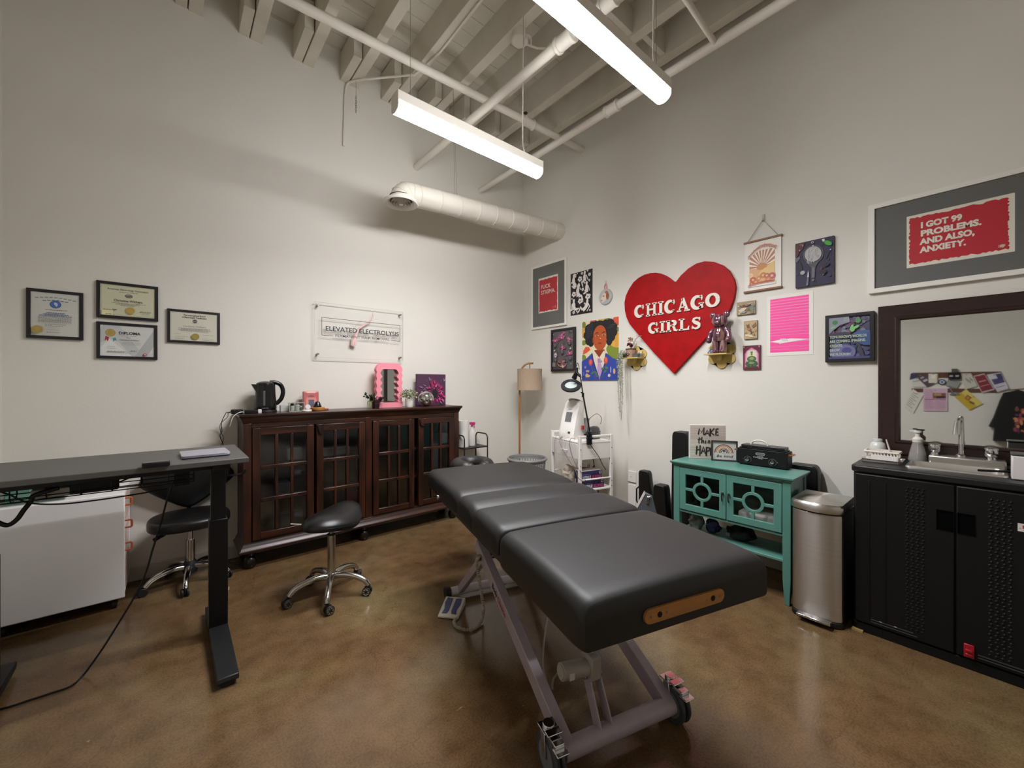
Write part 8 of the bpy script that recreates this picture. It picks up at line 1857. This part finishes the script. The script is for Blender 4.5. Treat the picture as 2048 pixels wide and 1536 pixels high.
disc_thing('eye_charm', 'round dark blue and white eye charm on the cork strip, reflected in the mirror', 'charm', 797, 337, 62, [(1, '#1a2450'), (.66, '#cfd3d6'), (.42, '#6f86ac'), (.2, '#15182a')])
(y0, z0), (y1, z1) = Q(892, 195), Q(1075, 295); t = thing('black_clip', 'black letter clip with a grey tab above the cork strip, reflected in the mirror', 'clip', (XL, (y0 + y1) / 2, (z0 + z1) / 2), LR)
w_, h_ = y0 - y1, z0 - z1; MB().box(-w_ / 2, -.04, -h_ / 2, w_ / 2, -.0105, h_ / 2).build('clip_body', blackm, t, bevel=.004); MB().box(-w_ * .28, -.035, h_ / 2, w_ * .22, -.012, h_ / 2 + .05).build('tab', M('tab_grey', '#4f4d48', .4), t, bevel=.003)
b = MB(); b.lay = .0403; b.ink(P('#b9b9bd'), rrect(-w_ * .4, -h_ * .1, -w_ * .1, h_ * .1, .003, 2)); b.ink(P('#b9b9bd'), rrect(w_ * .1, -h_ * .1, w_ * .4, h_ * .1, .003, 2)); b.build('clip_label', None, t, fix=False)
card('note_card', 'grey patterned card under the black clip, reflected in the mirror', 'card', [(890, 295), (1090, 335), (1020, 440), (850, 395)], '#84837f', lambda b, L, R: [R(.1 + .15 * k, .15, .18 + .15 * k, .85, '#a5a49f') for k in range(6)], .0136)
card('note_card', 'large white leaflet with grey figures, reflected in the mirror', 'card', [(1085, 205), (1240, 205), (1335, 400), (1150, 450)], '#c6c3b6', lambda b, L, R: [R(.3 + .12 * k, .3 + .1 * (k % 3), .38 + .12 * k, .5 + .1 * (k % 3), '#77736c') for k in range(5)], .0125)
card('note_card', 'tilted red leaflet with a white border, reflected in the mirror', 'card', [(1275, 245), (1440, 205), (1600, 455), (1405, 505)], '#c9b9b4', lambda b, L, R: [R(.05, .05, .95, .93, '#7c2130'), R(.2, .35, .8, .42, '#b98a88'), R(.15, .62, .85, .66, '#b98a88')], .0148)
card('note_card', 'tilted white card with a purple picture, reflected in the mirror', 'card', [(1475, 225), (1690, 190), (1815, 435), (1640, 490)], '#cdc8d0', lambda b, L, R: [R(.12, .3, .95, .6, '#4a4274'), R(.6, .05, .98, .4, '#3a2f66'), R(.1, .75, .8, .79, '#8c8890')], .0166)
card('note_card', 'white text sheet turned on its corner, reflected in the mirror', 'card', [(350, 440), (505, 545), (360, 812), (215, 700)], '#d5d2c8', lambda b, L, R: [R(.12, .12 + .1 * k, .15 + .6 * (.6 + .4 * (k % 2)), .15 + .1 * k, '#8b8984') for k in range(8)], .0108)
def flyer(b, L, R):
    for k in range(16): R(.06, .06 + .055 * k, .38 + .05 * (k % 3), .08 + .055 * k, '#b48aa0')
    R(.40, .20, .93, .44, '#7a5238'); R(.45, .22, .75, .32, '#b58a60'); R(.55, .34, .93, .44, '#2e2220'); R(.06, .47, .93, .50, '#b86a8c')
    for k in range(8): R(.5, .54 + .05 * k, .9, .56 + .05 * k, '#c3a0b2')
card('note_card', 'pink flyer with a brown picture hanging from the lower cork strip, reflected in the mirror', 'card', [(510, 435), (880, 435), (880, 780), (512, 778)], '#cfaec0', flyer, .0118)
def bfly(b, L, R):
    R(0, .42, 1, 1, '#c2a52e')
    for pts, c in (([(.25, .25), (.5, .2), (.55, .55), (.35, .6)], '#8f5a1f'), ([(.55, .5), (.8, .35), (.85, .5), (.65, .6)], '#7a4a1c'), ([(.32, .32), (.45, .3), (.48, .5), (.38, .52)], '#c98a2c')): b.ink(P(c), [L(*q) for q in pts])
card('note_card', 'yellow butterfly card turned on its corner below the cork strip, reflected in the mirror', 'card', [(1165, 445), (1420, 665), (1215, 765), (985, 560)], '#d2c468', bfly, .0118)
y, z = Q(990, 525); t = thing('grey_bow', 'small grey ribbon bow hanging from a cork strip, reflected in the mirror', 'bow', (XL, y, z), LR)
b = MB(); b.tube(spline([(0, -.016, 0), (-.025, -.018, .016), (-.04, -.016, -.004), (0, -.016, 0), (.025, -.018, .016), (.04, -.016, -.004), (0, -.016, 0)], 5), .006, 6); b.tube(spline([(.0, -.014, 0), (.03, -.014, .05), (.05, -.0125, .11)], 4), .007, 6); b.build('ribbon', M('bow_grey', '#77757a', .6), t)
# black coat on a gold rail
(yc, zc) = Q(1900, 480); t = thing('black_coat', 'black garment hanging from a gold rail on the left wall, reflected in the mirror', 'coat', (XL, yc - .02, zc - .02), LR)
ol = [(lambda q: (q[0] - (yc - .02), q[1] - (zc - .02)))(Q(*p)) for p in ((1730, 500), (1670, 620), (1580, 860), (1505, 1005), (1592, 1032), (1568, 1222), (2160, 1250), (2200, 520), (1960, 455))]
b = MB(); nn = 6
A = [[b.v((x * k, -y, z)) for x, z in ol] for y, k in ((.002, .97), (.02, 1), (.09, 1), (.11, .96))]; b.skin(A); b.build('garment', M('coat_black', '#0e0f0e', .85, bump=.5, bscale=30), t)
b = MB(); b.lay = .1115
for k in range(26):
    q = Q(rnd.uniform(1905, 2060), rnd.uniform(710, 1090)); b.disc(P(rnd.choice(['#b5623c', '#8c3f4e', '#5a2f58', '#c98a5c', '#7a4a30'])), q[0] - (yc - .02), q[1] - (zc - .02), rnd.uniform(.008, .02), rnd.uniform(.012, .03), n=7)
b.build('printed_motif', None, t, fix=False)
t = thing('gold_rail', 'thin gold garment rail above the black coat, reflected in the mirror', 'rail', (XL, yc - .02, zc + .05), LR)
b = MB(); L_ = lambda x, y: (Q(x, y)[0] - (yc - .02), -.06, Q(x, y)[1] - (zc + .05)); b.tube([L_(1640, 500), L_(1800, 462), L_(2048, 440), L_(2300, 425)], .007, 10); e_ = L_(2250, 428); b.tube([e_, (e_[0], -.001, e_[2])], .006, 8); b.build('rail_bar', M('gold', '#b59a50', .25, 1.0), t)
# ================================================================ camera, world, exposure
cam = bpy.data.cameras.new('camera'); co = bpy.data.objects.new('camera', cam); COL.objects.link(co)
cam.sensor_fit = 'HORIZONTAL'; cam.sensor_width = 36; cam.lens = 36 * FPX / 2048; cam.clip_start = .05
co.location = (0, 0, EYE); co.rotation_euler = (PI / 2, 0, YAW - PI / 2)
SC.camera = co
w = bpy.data.worlds.new('world'); w.use_nodes = True; w.node_tree.nodes['Background'].inputs[0].default_value = (.02, .02, .02, 1); SC.world = w
vs = SC.view_settings; vs.view_transform = 'Standard'; vs.look = 'None'; vs.gamma = 1.0; vs.use_curve_mapping = False; vs.exposure = 0.0
SC.cycles.max_bounces = 10; SC.cycles.diffuse_bounces = 6; SC.cycles.glossy_bounces = 5; SC.cycles.transparent_max_bounces = 16; SC.cycles.transmission_bounces = 4
SC.cycles.sample_clamp_indirect = 6; SC.cycles.caustics_reflective = False; SC.cycles.caustics_refractive = False
